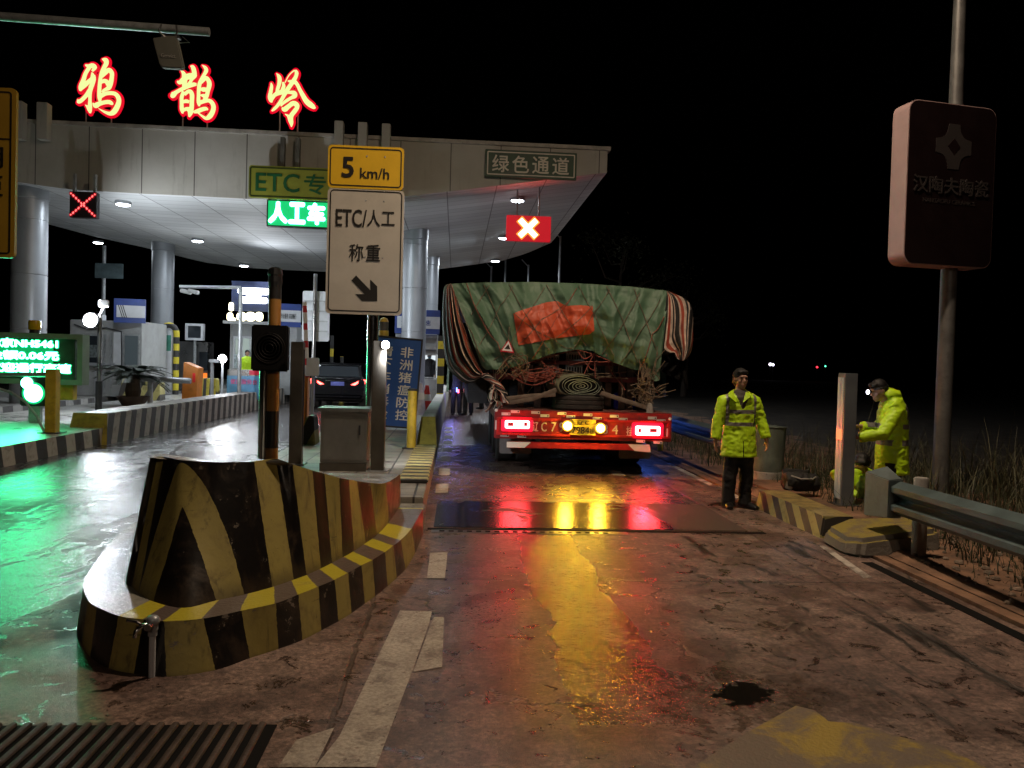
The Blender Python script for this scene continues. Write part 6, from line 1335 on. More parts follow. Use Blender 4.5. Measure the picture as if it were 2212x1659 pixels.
def tarp_Y(s, t): return YT + .72 - .36 * math.sin(min(1, t * 1.2) * 1.7) * (1 - .25 * abs(s - .5)) + .12 * max(0, t - .8) * 5 * .3 + fold(s, t)
def tarp_pt(s, t, lift=0.0): u, v = tarp_uv(s, t); return P(u, v, tarp_Y(s, t) - lift)
def tarp_mat(name, c1, c2, rough=.42):
    n = NB(name); p = n.pos(); f = n.noise(p, 1.6, 6, .65, .6); g_ = n.noise(p, 9, 5, .7)
    c = n.mix(n.step(f, .35, .65), c1, c2); c = n.mix(n.math('MULTIPLY', n.step(g_, .55, .75), .1), c, (.13, .14, .10))
    crease = n.node('ShaderNodeTexVoronoi', {'Vector': p, 'Scale': 5.0}, feature='DISTANCE_TO_EDGE').outputs[0]
    n.set(col=c, rough=n.math('ADD', rough, n.math('MULTIPLY', n.math('SUBTRACT', g_, .5), .3)), normal=n.bump(n.math('ADD', n.math('MULTIPLY', g_, .6), n.math('MULTIPLY', n.step(crease, .0, .09), .12)), .28, .02)); return n.m
M_tarp = tarp_mat('green_tarpaulin', (.068, .145, .088), (.098, .175, .112), .58); M_otarp = tarp_mat('orange_cloth', (.46, .062, .022), (.55, .085, .03), .55)
tp = thing('green_tarpaulin', 'creased green tarpaulin over the truck load with an orange patch', 'tarpaulin', (1.7, YT + .6, 1.4))
m = MB().grid(lambda a, b: tarp_pt(a, b), 190, 96)
top0 = [tarp_pt(i / 40, 0) for i in range(41)]
m.grid(lambda a, b: Vector((tarp_pt(a, 0).x, lerp(tarp_pt(a, 0).y, 20.0, b), tarp_pt(a, 0).z - .25 * b + .05 * noise.noise(Vector((a * 8, b * 12, 2))) * min(1, b * 8))), 40, 24, True)
for s in (0, 1): m.grid(lambda a, b: Vector((tarp_pt(s, 0).x + (-.04 if s == 0 else .04) * math.sin(a * 30) * b, lerp(tarp_pt(s, 0).y, 20.0, a), lerp(tarp_pt(s, 0).z - .25 * a, 1.2, b))), 40, 8, s == 1)
m.build('cover', M_tarp, tp, smooth=True)
# orange patch lying on it
OT = [(1109, 677), (1130, 669), (1156, 661), (1180, 653), (1204, 650), (1214, 656), (1224, 661), (1250, 659), (1280, 661)]; OB = [(1120, 746), (1150, 741), (1192, 732), (1230, 727), (1274, 722), (1284, 714)]
def inv_tarp(u, v):
    s, t = .5, .5
    for _ in range(25):
        uu, vv = tarp_uv(s, t); s += (u - uu) / 430; t += (v - vv) / 170; s = min(max(s, 0), 1); t = min(max(t, 0), 1)
    return s, t
def orange(a, b):
    ut = lerp(1109, 1280, a); ub = lerp(1120, 1284, a); u = lerp(ut, ub, b); v = lerp(curve(OT, ut), curve(OB, ub), b); s, t = inv_tarp(u, v); return P(u, v, tarp_Y(s, t) - .018 - .008 * noise.noise(Vector((a * 12, b * 9, 3))))
MB().grid(orange, 90, 50).build('orange_patch', M_otarp, tp, smooth=True)
# ---- striped cloths at both sides
def stripe_cloth(name, stops):
    n = NB(name); t = n.node('ShaderNodeAttribute', attribute_name='t').outputs['Fac']; p = n.pos()
    t = n.math('ADD', t, n.math('MULTIPLY', n.math('SUBTRACT', n.noise(p, 5, 4, .6), .5), .035)); c = n.ramp(n.math('FRACT', t), stops, 'CONSTANT'); c = n.mul(c, n.mix(n.step(n.noise(p, 6, 5, .7), .3, .7), grey(.55), grey(1.05))); n.set(col=c, rough=.6, normal=n.bump(n.noise(p, 25, 5, .7), .4, .015)); return n.m
_w, _r, _k, _g = (.68, .56, .47), (.45, .075, .04), (.018, .017, .018), (.20, .18, .16)
M_str = stripe_cloth('striped_cloth', [(0, _k), (.30, _w), (.42, _r), (.62, _w), (.80, _k), (.92, _w)])
M_strl = stripe_cloth('striped_cloth_bunched', [(0, _k), (.22, _w), (.30, _k), (.52, _g), (.60, _r), (.72, _w), (.84, _k), (.95, _r)])
LO = [(612, 972), (624, 959), (660, 957), (702, 956), (740, 958), (784, 965), (800, 976), (814, 987), (826, 1011), (826, 1026), (811, 1043)]
def left_cloth(a, b):
    # a across, b down; both edges run from the top corner to the knot
    o = spline([(972, 613), (958, 625), (955, 702), (964, 784), (986, 815), (1011, 828), (1044, 813)], 12); i = spline([(974, 612), (982, 630), (996, 684), (1010, 725), (1023, 763), (1036, 790), (1045, 810)], 12)
    k = b * (len(o) - 1); j = min(int(k), len(o) - 2); f = k - j; O = [lerp(o[j][q], o[j + 1][q], f) for q in (0, 1)]; I = [lerp(i[j][q], i[j + 1][q], f) for q in (0, 1)]
    u, v = lerp(O[0], I[0], a), lerp(O[1], I[1], a); bulge = math.sin(math.pi * a); w_ = math.sin(math.pi * min(1, b * 1.02))
    return P(u, v, YT + .52 - .42 * bulge * w_ - .1 * b + .05 * math.sin(a * 34 + 2.4 * b + 1.2 * math.sin(b * 4)) * w_ + .025 * math.sin(a * 71 - 3 * b) * w_)
lc = thing('striped_cloth', 'black red and white striped cloth knotted along the left of the load', 'cloth', (0, YT + .4, 1.6), 'striped cloths tied to the load')
m = MB().grid(left_cloth, 110, 80); m.attr = {'t': [(i % 111) / 110 * 1.9 + .02 * math.sin((i // 111) * .3) for i in range(111 * 81)]}; m.build('drape', M_strl, lc, smooth=True)
m = MB(); kp = [P(u, v, YT + .3 + dy) for u, v, dy in ((1042, 812, 0), (1052, 813, -.04), (1062, 820, -.08), (1074, 832, -.1), (1084, 846, -.1), (1091, 855, -.08))]
m.tube(kp, [.035, .06, .05, .062, .07, .05], 14); m.attr = {'t': [i % 14 / 7 + (i // 14) * .35 for i in range(len(m.v))]}
m.build('knot', M_strl, lc, smooth=True)
rnd = random.Random(11); m = MB(); T = []
for k in range(9):
    a = P(rnd.uniform(1060, 1092), rnd.uniform(828, 850), YT + .2); pts = [a]
    for j in range(4): pts.append(pts[-1] + Vector((rnd.uniform(-.08, .08), rnd.uniform(-.06, .03), rnd.uniform(-.10, -.02))))
    n0 = len(m.v); m.tube(pts, [(.012, rnd.uniform(.03, .06)) for _ in pts], 8, flat=(rnd.uniform(-1, 1), .3, .2)); T += [k * .37 + (i % 8) / 10 for i in range(len(m.v) - n0)]
m.attr = {'t': T}; m.build('scraps', M_str, lc, smooth=True)
rc = thing('striped_cloth', 'red white and black striped cloth hanging at the right of the load', 'cloth', (3.6, YT + .4, 1.8), 'striped cloths tied to the load')
RO = [(1441, 627), (1462, 636), (1480, 646), (1492, 660), (1497, 674), (1497, 710), (1496, 744), (1489, 768), (1478, 779)]; RI = [(1440, 628), (1439, 650), (1434, 693), (1428, 740), (1426, 764), (1440, 768), (1452, 764), (1460, 774), (1470, 779)]
def right_cloth(a, b):
    o = spline(RO, 8); i = spline(RI, 8); k = b * (len(o) - 1); j = min(int(k), len(o) - 2); f = k - j; O = [lerp(o[j][q], o[j + 1][q], f) for q in (0, 1)]; I = [lerp(i[j][q], i[j + 1][q], f) for q in (0, 1)]
    u, v = lerp(I[0], O[0], a), lerp(I[1], O[1], a); return P(u, v, YT + .45 - .16 * math.sin(math.pi * a) * b + .04 * math.sin(a * 16 + b * 5) * min(1, b * 2) + .015 * noise.noise(Vector((a * 14, b * 20, 1))))
m = MB().grid(right_cloth, 70, 70); m.attr = {'t': [((i % 71) / 70 * 1.5 + (i // 71) / 70 * 1.5 * ((i % 71) / 70)) for i in range(71 * 71)]}; m.build('drape', M_str, rc, smooth=True)
m = MB(); rnd = random.Random(5)
m.grid(lambda a, b: P(lerp(1428, 1480, a) + 6 * math.sin(b * 5), lerp(768, lerp(800, 825, a), b) , YT + .5 + .06 * math.sin(a * 17 + b * 3) + .05 * noise.noise(Vector((a * 6, b * 6, 0)))), 30, 20)
m.tube([P(1476, 800, YT + .45), P(1482, 826, YT + .42), P(1486, 842, YT + .44)], [.03, .035, .006], 8); m.build('torn_lining', M_black, rc, smooth=True)
# ---- ropes
M_rope = pm('pale_brown_rope', (.17, .125, .085), .8, var=.3, vs=20, bump=.3, bs=150); M_ropr = pm('faded_red_rope', (.32, .085, .06), .75, var=.3, vs=20, bump=.3, bs=150)
net = thing('rope_net', 'brown rope net stretched across the green tarpaulin', 'rope net', (1.7, YT + .2, 1.9))
def on_tarp(pts, sag=0.0, n=14, lift=.022):
    out = []
    for (a, b), (c, d) in zip(pts, pts[1:]):
        for k in range(n): f = k / n; u = lerp(a, c, f); v = lerp(b, d, f) + sag * math.sin(math.pi * f); s, t = inv_tarp(u, v); out.append(P(u, v, tarp_Y(s, t) - lift))
    return out
m = MB(); mr = MB(); rnd = random.Random(2)
lines = [[(985, 640), (1020, 720), (1048, 785)], [(1008, 612), (1040, 690), (1075, 740), (1100, 795)], [(1018, 680), (1060, 612)], [(1045, 615), (1090, 720), (1122, 772)], [(1035, 745), (1080, 660), (1110, 612)], [(1100, 614), (1150, 700), (1190, 760)], [(1085, 770), (1130, 690), (1180, 614)], [(1180, 614), (1225, 690), (1270, 752)], [(1150, 775), (1200, 690), (1250, 616)], [(1250, 616), (1285, 680), (1330, 775)],
         [(1240, 752), (1280, 680), (1320, 620)], [(1310, 618), (1345, 690), (1380, 790)], [(1300, 765), (1340, 710), (1385, 626)], [(1370, 624), (1395, 690), (1420, 760)], [(1340, 785), (1380, 720), (1430, 640)], [(1385, 792), (1410, 720), (1436, 680)], [(1110, 676), (1200, 735), (1240, 752)], [(1120, 745), (1170, 690), (1230, 650)], [(1280, 660), (1240, 700), (1192, 735)]]
for i, l in enumerate(lines): (mr if i % 7 == 1 else m).tube(on_tarp(l, rnd.uniform(-2, 7)), .006, 6)
m.build('rope', M_rope, net, smooth=True); mr.build('rope', M_ropr, net, smooth=True)
m = MB(); mr2 = MB(); Yr = YT + .25
for pts in ([(1125, 790), (1180, 772), (1246, 755)], [(1246, 755), (1283, 766), (1322, 782)], [(1246, 755), (1262, 775), (1285, 762)], [(1285, 762), (1272, 786), (1262, 808)], [(1262, 782), (1283, 800), (1284, 770)], [(1284, 770), (1286, 822)], [(1230, 790), (1262, 782), (1322, 782)]): m.tube([P(u, v, Yr + .1) for u, v in spline(pts, 8)], .0075, 6)
for k in range(13):
    u0 = lerp(1120, 1385, k / 12) + rnd.uniform(-8, 8); u1 = u0 + rnd.uniform(-45, 45); v0 = curve(BOT, max(1100, min(1400, u0))) - 6; v1 = rnd.uniform(838, 872)
    (m if k % 4 == 0 else mr2).tube([P(lerp(u0, u1, f / 8) + 5 * math.sin(f * .8 + k), lerp(v0, v1, f / 8), YT + .36 + .10 * math.sin(math.pi * f / 8)) for f in range(9)], .006, 5)
for k in range(3):
    u0, u1 = rnd.uniform(1130, 1200), rnd.uniform(1300, 1380); v0, v1 = rnd.uniform(775, 812), rnd.uniform(782, 822); sg = rnd.uniform(4, 14); mr2.tube([P(lerp(u0, u1, f / 10), lerp(v0, v1, f / 10) + sg * math.sin(math.pi * f / 10), YT + .42) for f in range(11)], .006, 5)
m.build('rope', M_ropr, net, smooth=True); mr2.build('rope', M_rope, net, smooth=True)
rb = thing('rope_bundle', 'tangle of brown and red ropes hanging left under the tarpaulin', 'rope', P(1130, 800, YT + .3), 'rope tangles on the load')
m = MB(); mr = MB()
for k in range(26):
    a = P(1110 + rnd.gauss(0, 8), 768 + rnd.uniform(-8, 6), YT + .28 + rnd.uniform(-.08, .08)); b = P(1080 + rnd.uniform(-15, 60), 815 + rnd.uniform(-14, 12), YT + .25 + rnd.uniform(-.1, .1)); mid = (a + b) / 2 + Vector((rnd.gauss(0, .12), rnd.gauss(0, .05), rnd.gauss(0, .08))); m.tube([Vector(q) for q in spline([tuple(a), tuple(mid), tuple(b)], 6)], .006, 5)
for k in range(18):
    u0, u1 = 1105 + rnd.uniform(-10, 12), 1185 + rnd.uniform(-20, 18); v0, v1 = 795 + rnd.uniform(-6, 16), 800 + rnd.uniform(-6, 24); sag = rnd.uniform(0, 26); m_ = mr
    m_.tube([P(lerp(u0, u1, f / 10), lerp(v0, v1, f / 10) + sag * math.sin(math.pi * f / 10), YT + .3 + .05 * math.sin(f + k)) for f in range(11)], .006, 5)
for k in range(14):
    pts = [P(1186 + rnd.gauss(0, 5), 806 + rnd.gauss(0, 5), YT + .3)]
    for j in range(5): pts.append(pts[-1] + Vector((rnd.gauss(0, .05), rnd.gauss(0, .02), rnd.gauss(0, .05))))
    mr.tube(pts, .006, 5)
m.build('rope', M_rope, rb, smooth=True); mr.build('rope', M_ropr, rb, smooth=True)
rb = thing('rope_bundle', 'tangle of brown ropes tied down at the right end of the deck', 'rope', P(1400, 850, YT + .3), 'rope tangles on the load')
m = MB()
for k in range(20):
    a = P(rnd.uniform(1380, 1440), rnd.uniform(745, 800), YT + .3); c = P(1396 + rnd.gauss(0, 5), 835 + rnd.gauss(0, 6), YT + .25); b = P(1402 + rnd.gauss(0, 9), 872 + rnd.uniform(-6, 10), YT + .15); m.tube([Vector(q) for q in spline([tuple(a), tuple(c + Vector((rnd.gauss(0, .06), 0, rnd.gauss(0, .06)))), tuple(b)], 7)], .007, 5)
for k in range(16):
    pts = [P(1392 + rnd.gauss(0, 8), 838 + rnd.gauss(0, 10), YT + .2)]
    for j in range(6): pts.append(pts[-1] + Vector((rnd.gauss(0, .07), rnd.gauss(0, .03), rnd.gauss(-.015, .06))))
    m.tube(pts, .008, 5)
for k in range(9):
    a = P(1402 + rnd.gauss(0, 6), 845 + rnd.gauss(0, 8), YT + .2); b = P(1440 + rnd.gauss(0, 12), 842 + rnd.uniform(-14, 14), YT + .3); m.tube([Vector(q) for q in spline([tuple(a), tuple((a + b) / 2 + Vector((0, 0, rnd.uniform(-.12, .03)))), tuple(b)], 6)], .007, 5)
m.build('rope', M_rope, rb, smooth=True)
MB().lathe([(.06, 0), (.05, .07), (.035, .14), (.0, .15)], (P(1404, 885, YT + .1).x, YT + .12, ZB), 10).build('hook', M_conc, rb)
# ---- spare tyre, rolled tarpaulin, straps, triangle
tx = P(1249, 870, YT + .5).x; rt = (P(1305, 870, YT + .5).x - P(1194, 870, YT + .5).x) / 2
t = thing('spare_tyre', 'spare truck tyre lying flat on the trailer deck', 'tyre', (tx, YT + .12 + rt, ZB)); ht = .235
MB().lathe([(rt * .55, .0), (rt * .93, .0), (rt, .03), (rt * 1.0, .075), (rt * .985, .08), (rt * .985, .095), (rt, .10), (rt, .145), (rt * .985, .15), (rt * .985, .165), (rt, .17), (rt, ht - .03), (rt * .93, ht), (rt * .55, ht), (rt * .52, ht / 2), (rt * .55, .0)], (tx, YT + .12 + rt, ZB), 48).build('tread', M_rubber, t, smooth='auto')
t = thing('rolled_tarpaulin', 'rolled green grey tarpaulin bundle resting on the spare tyre', 'tarpaulin roll', (tx, YT + .5, ZB + ht))
rc0 = P(1252, 834, YT + .22); rx_, rz_ = .36, .175
def roll(a, b):
    q = 2 * math.pi * a; y = lerp(YT + .20, YT + 1.05, b); rr = 1 + .10 * noise.noise(Vector((math.cos(q) * 1.5, math.sin(q) * 1.5, b * 4))) + .04 * noise.noise(Vector((math.cos(q) * 5, math.sin(q) * 5, b * 9))); e = 1 - .06 * (abs(b - .5) * 2) ** 4
    dz = rz_ * rr * e * math.sin(q); dz = dz if dz > -.13 else -.13 - (dz + .13) * .2; lift = .07 * b if dz > 0 else 0
    return Vector((rc0.x - .10 * b + rx_ * rr * e * math.cos(q), y, rc0.z + dz + lift - .01))
m = MB().grid(roll, 64, 20); m.f.append(tuple(range(63, -1, -1))); m.mi.append(0); m.f.append(tuple(20 * 65 + k for k in range(64))); m.mi.append(0); M_roll = pm('green_grey_canvas', (.17, .18, .115), .75, var=.25, vs=5, bump=.3, dirt=.35); m.build('bundle', M_roll, t, smooth='auto')
m = MB(); pts = []
for k in range(230):
    q = k * .165; f = .93 * k / 230; wob = 1 + .10 * math.sin(q * 2.3) * (.6) + .06 * noise.noise(Vector((q * .8, 1, 0))); dz = rz_ * f * wob * math.sin(q); dz = max(dz, -.125); pts.append(Vector((rc0.x + .02 + rx_ * f * wob * math.cos(q), YT + .192, rc0.z + dz)))
m.tube(pts, [(.016, .006)] * len(pts), 6, flat=(0, 1, 0)); m.build('spiral_edge', pm('pale_canvas_edge', (.28, .33, .26), .7, var=.3, vs=20, bump=.1), t, smooth=True)
MB().prism([(rc0.x + .02 + rx_ * .95 * math.cos(2 * math.pi * k / 40), rc0.z + max(-.127, rz_ * .95 * math.sin(2 * math.pi * k / 40))) for k in range(40)], lambda p, q: Vector((p[0], q, p[1])), YT + .194, YT + .199).build('dark_gap', M_black, t)
M_strap = pm('dusty_strap', (.17, .13, .10), .8, var=.3, vs=6, bump=.3)
for pts, lb in (([(1202, 842), (1150, 862), (1072, 874)], 'long slanting strap from the rolled tarpaulin to the left deck corner'), ([(1200, 852), (1140, 856), (1090, 862)], 'flat strap running left just above the deck'), ([(1296, 848), (1345, 864), (1402, 882)], 'slanting strap from the rolled tarpaulin to the right deck corner')):
    q = [P(u, v, YT + .22 - .03 * i) for i, (u, v) in enumerate(pts)]; t = thing('strap', lb, 'strap', q[1], 'tie down straps'); MB().tube(q, [(.006, .035)] * 3, 8, flat=(0, 1, 0)).build('webbing', M_strap, t, smooth='auto')
Yw = YT + .2; c = P(1096, 750, Yw); h = 40 / FPX * Yw
t = thing('warning_triangle', 'small reflective warning triangle hanging on the tarpaulin', 'warning triangle', c)
tri = lambda k: [(c.x - .085 * k - .01, c.z - .06 * k), (c.x + .085 * k + .01, c.z - .075 * k), (c.x + .015, c.z + .11 * k)]
MB().prism(tri(1.15), lambda p, q: Vector((p[0], q, p[1])), Yw, Yw + .015).build('frame', pm('red_reflector_frame', (.65, .03, .06), .3, var=.05, bump=0), t); MB().prism(tri(.86), lambda p, q: Vector((p[0], q, p[1])), Yw - .006, Yw - .001).build('reflector', pm('white_reflector', (.88, .86, .9), .25, var=.02, bump=0), t); MB().prism(tri(.42), lambda p, q: Vector((p[0], q, p[1])), Yw - .01, Yw - .007).build('centre', M_rubber, t)
MB().tube([P(1100, 700, Yw + .1), P(1099, 728, Yw), P(1097, 738, Yw)], .006, 6).build('cord', M_rope, t)

E_blue = em('added_blue_glow', (.05, .12, 1.0), 3)
for i, (xx, yy) in enumerate(((XRr, YT + 2.4), (XRr, YT + 5.4), (XL, YT + 6.5))):  # added blue lamps standing in for flashers hidden ahead of the truck
    sgn = 1 if xx > 1.5 else -1
    MB().span((xx, yy - .08, ZB - .13), (xx + sgn * .05, yy + .08, ZB - .04)).build('added_blue_lamp', E_blue, trailer, bevel=.005)
    lamp('added_blue_light', 'POINT', (xx + sgn * .14, yy, ZB - .09), 9 if i < 2 else 1, (.10, .22, 1.0), .06)
# ================================================================ people
def hivis_mat(name, base=(.58, .92, .016), seed=0):
    n = NB(name); p = n.obj(); f = n.noise(p, 6, 5, .65, .5); g_ = n.noise(p, 26, 4, .7)
    c = n.mix(n.step(f, .35, .65), tuple(x * .86 for x in base), base); n.set(col=c, rough=.5, normal=n.bump(n.math('ADD', f, n.math('MULTIPLY', g_, .3)), .35, .02)); return n.m
M_hv = hivis_mat('hi_vis_yellow'); M_band = pm('grey_reflective_band', (.20, .19, .18), .4, var=.2, vs=9, bump=.05); M_cloth = pm('black_trousers', (.006, .006, .0065), .75, var=.3, vs=6, bump=.3); M_shirt = pm('dark_grey_jumper', (.05, .042, .038), .8, var=.2, vs=8, bump=.3); M_shoe = pm('black_shoe', (.010, .009, .009), .35, bump=.05); M_uni = pm('dark_uniform', (.012, .013, .018), .75, var=.3, vs=6, bump=.3)
def head_shape(m, c, f, k=1.0):
    """head with brow, nose, mouth, chin and ears; c centre, f facing (unit)"""
    f = Vector(f).normalized(); up = Vector((0, 0, 1)) - f * f.z; up.normalize(); s = f.cross(up)
    R = Matrix((s, f, up)).transposed(); q = lambda x, y, z: c + R @ (Vector((x, y, z)) * k)
    m.ell(q(0, -.012, .018), (.078 * k, .095 * k, .105 * k), 20, 14, R); m.ell(q(0, .018, -.045), (.060 * k, .070 * k, .075 * k), 16, 10, R)
    m.ell(q(0, .062, -.092), (.028 * k, .024 * k, .022 * k), 10, 8, R); m.tube([q(0, .080, .022), q(0, .102, -.012), q(0, .108, -.024)], [.011 * k, .015 * k, .016 * k], 8)
    m.ell(q(0, .078, .042), (.052 * k, .016 * k, .013 * k), 12, 8, R); m.ell(q(0, .082, -.058), (.026 * k, .014 * k, .009 * k), 10, 6, R); m.ell(q(0, .080, -.072), (.022 * k, .014 * k, .010 * k), 10, 6, R)
    for sg in (1, -1): m.ell(q(sg * .080, -.012, -.005), (.010 * k, .022 * k, .034 * k), 8, 8, R); m.ell(q(sg * .045, .055, -.02), (.022 * k, .020 * k, .018 * k), 8, 6, R)
    return q, R
def hand(m, w_, d, palm, side, curl=.5, k=1.0, thumb=1):
    """w_ wrist, d finger direction, palm = palm normal, side = towards the thumb"""
    d = Vector(d).normalized(); palm = Vector(palm).normalized(); side = d.cross(palm).normalized() * thumb
    m.tube([w_ - d * .02, w_ + d * .02, w_ + d * .06, w_ + d * .088 * k], [(.022, .030), (.018, .036), (.017, .042), (.013, .040)], 12, flat=tuple(palm))
    for i, (off, L) in enumerate(((.030, .070), (.011, .078), (-.009, .073), (-.028, .058))):
        p0 = w_ + d * .082 + side * off; L *= k; d1 = (d + palm * curl * .5).normalized(); d2 = (d + palm * curl * 1.5).normalized(); d3 = (d * .6 + palm * curl * 2.0).normalized()
        m.tube([p0 - d * .02, p0, p0 + d1 * L * .45, p0 + d1 * L * .45 + d2 * L * .32, p0 + d1 * L * .45 + d2 * L * .32 + d3 * L * .23], [.0095, .0095, .0088, .008, .006], 8)
    t0 = w_ + d * .025 + side * .030; t1 = t0 + (side * .7 + d * .7 + palm * .3).normalized() * .042; t2 = t1 + (d + palm * .5 + side * .1).normalized() * .032
    m.tube([t0 - side * .01, t0, t1, t2], [.013, .0125, .011, .008], 8)
def shoe(t, a, f, m_=None):
    f = Vector((f[0], f[1], 0)).normalized(); s = Vector((-f.y, f.x, 0)); z = a.z
    pts = [a - f * .075 + Vector((0, 0, .045)), a - f * .03 + Vector((0, 0, .05)), a + f * .06 + Vector((0, 0, .045)), a + f * .14 + Vector((0, 0, .034)), a + f * .19 + Vector((0, 0, .026))]
    o = MB().tube(pts, [(.040, .032), (.048, .040), (.040, .046), (.032, .048), (.020, .034)], 14, flat=(0, 0, 1)); o.tube([a + Vector((0, 0, .04)), a + Vector((0, 0, .11))], .042, 12); return o.build('shoe', m_ or M_shoe, t, smooth=True)
def hair_cap(t, c, f, k=1.0, m_=None):
    f = Vector(f).normalized(); up = Vector((0, 0, 1)) - f * f.z; up.normalize(); R = Matrix((f.cross(up), f, up)).transposed(); b = MB(); q = lambda x, y, z: c + R @ (Vector((x, y, z)) * k)
    b.ell(q(0, -.024, .040), (.086 * k, .098 * k, .095 * k), 20, 12, R); b.ell(q(0, -.052, -.01), (.080 * k, .065 * k, .085 * k), 16, 10, R); b.ell(q(0, .045, .088), (.070 * k, .042 * k, .030 * k), 14, 8, R)
    return remesh(b, 'hair', m_ or M_hair, t, .011, 2, .006, 45)
# ---- standing worker
def standing_worker():
    Y = 9.40; q = lambda u, v, dy=0: P(u, v, Y + dy); px = Y / FPX
    foot = G(1590, 1098, 0); t = thing('person', 'worker standing in the lane in open hi-vis coat and dark trousers', 'person', (foot.x, foot.y, 0))
    f = Vector((.10, -1, -.05)); hc = q(1601, 820)
    body = MB(); head_shape(body, hc, f, .98)
    body.tube([q(1597, 858), q(1598, 846), q(1600, 832, .01)], [.075, .058, .055], 14); body.tube([q(1596, 852), q(1596, 880), q(1596, 930), q(1596, 985)], [(.09, .16), (.11, .17), (.10, .16), (.10, .15)], 16, flat=(0, 1, 0))
    armL = [q(1562, 866), q(1551, 908, -.01), q(1546, 945, -.04)]; armR = [q(1630, 867), q(1643, 905, .0), q(1654, 944, -.05)]
    for A in (armL, armR): body.tube([q(1596, 862)] + A + [A[-1] + (A[-1] - A[-2]).normalized() * .05], [.06, .052, .042, .030, .027], 12)
    hand(body, armL[-1] + Vector((0, 0, -.03)), (.02, -.05, -1), (1, .1, 0), 0, .35, 1, -1); hand(body, armR[-1] + Vector((.01, 0, -.03)), (.10, -.08, -1), (-1, .1, 0), 0, .45, 1, 1)
    for u0, u1, u2 in ((1580, 1575, 1573), (1613, 1612, 1610)): body.tube([q(u0, 975), q(u1, 1035), q(u2, 1084)], [.075, .055, .045], 12)
    remesh(body, 'body', M_skin, t, .0105, 2)
    hair_cap(t, hc + Vector((0, .004, .004)), f, 1.0)
    for sg in (1, -1): e = hc + Vector((sg * .031, -.083, .018)); MB().ell(e, (.012, .006, .006), 10, 6).build('eye', M_black, t)
    # coat
    m = MB(); m.tube([q(1597, 845, .02), q(1597, 851, .01), q(1597, 860), q(1597, 885), q(1597, 920), q(1596, 955), q(1595, 985)], [(.075, .085), (.10, .13), (.12, .185), (.13, .192), (.13, .186), (.14, .202), (.15, .220)], 30, flat=(0, 1, 0))
    for A, dx in ((armL, -1), (armR, 1)):
        s0 = q(1597 + dx * 22, 861); m.tube([s0, A[0], A[0].lerp(A[1], .5), A[1], A[1].lerp(A[2], .6), A[2] + (A[2] - A[1]).normalized() * .015], [.070, .072, .071, .066, .060, .057], 16)
    xc, pf = q(1597, 880).x, Y
    zV, zT = q(1597, 882).z, q(1597, 842).z
    def pick(c):
        front = c.y < pf - .03
        fx = c.x - xc
        if front and c.z > zV and abs(fx + .0) < .012 + (c.z - zV) * .42: return 2
        if abs(fx) < .235 and c.z > 0:
            for a, b in ((884, 892), (912, 919)):
                if q(1597, b).z < c.z < q(1597, a).z and abs(fx) < .178 + .0: return 1
            if q(1597, 919).z < c.z < zT + .05 and (.150 < abs(fx) < .185) and front: return 1
        if front and abs(fx - .012) < .006 and c.z < q(1597, 950).z: return 3
        return 0
    remesh(m, 'coat', [M_hv, M_band, M_shirt, M_black], t, .0115, 4, .0085, 8, 1.0, pick)
    for sg in (-1, 1):     # collar flaps
        a = q(1598 + sg * 11, 841, .03); b = q(1598 + sg * 13, 848, -.10); c = q(1598 + sg * 25, 856, -.125); d = q(1598 + sg * 17, 862, -.14); e = q(1598 + sg * 6, 871, -.145)
        o = MB().add([a, b, e, d, c, q(1598 + sg * 22, 848, .02)], [(0, 1, 4, 5), (1, 2, 3, 4)]).build('collar', M_hv, t); sm = o.modifiers.new('s', 'SOLIDIFY'); sm.thickness = .012; sm.offset = 0
    # trousers
    m = MB()
    for us in ((1582, 1576, 1573, 1573), (1612, 1612, 1609, 1608)): m.tube([q(us[0], 965), q(us[0], 990), q(us[1], 1030, -.01), q(us[2], 1065), q(us[3], 1092)], [.095, .092, .080, .074, .078], 16)
    m.tube([q(1597, 950), q(1597, 985)], [(.12, .16), (.12, .165)], 18, flat=(0, 1, 0)); remesh(m, 'trousers', M_cloth, t, .013, 4, .008, 9, 4)
    shoe(t, Vector((q(1574, 1090).x, Y, 0)), (-.25, -1)); shoe(t, Vector((q(1611, 1090).x, Y, 0)), (.45, -1))
    return t
standing_worker()
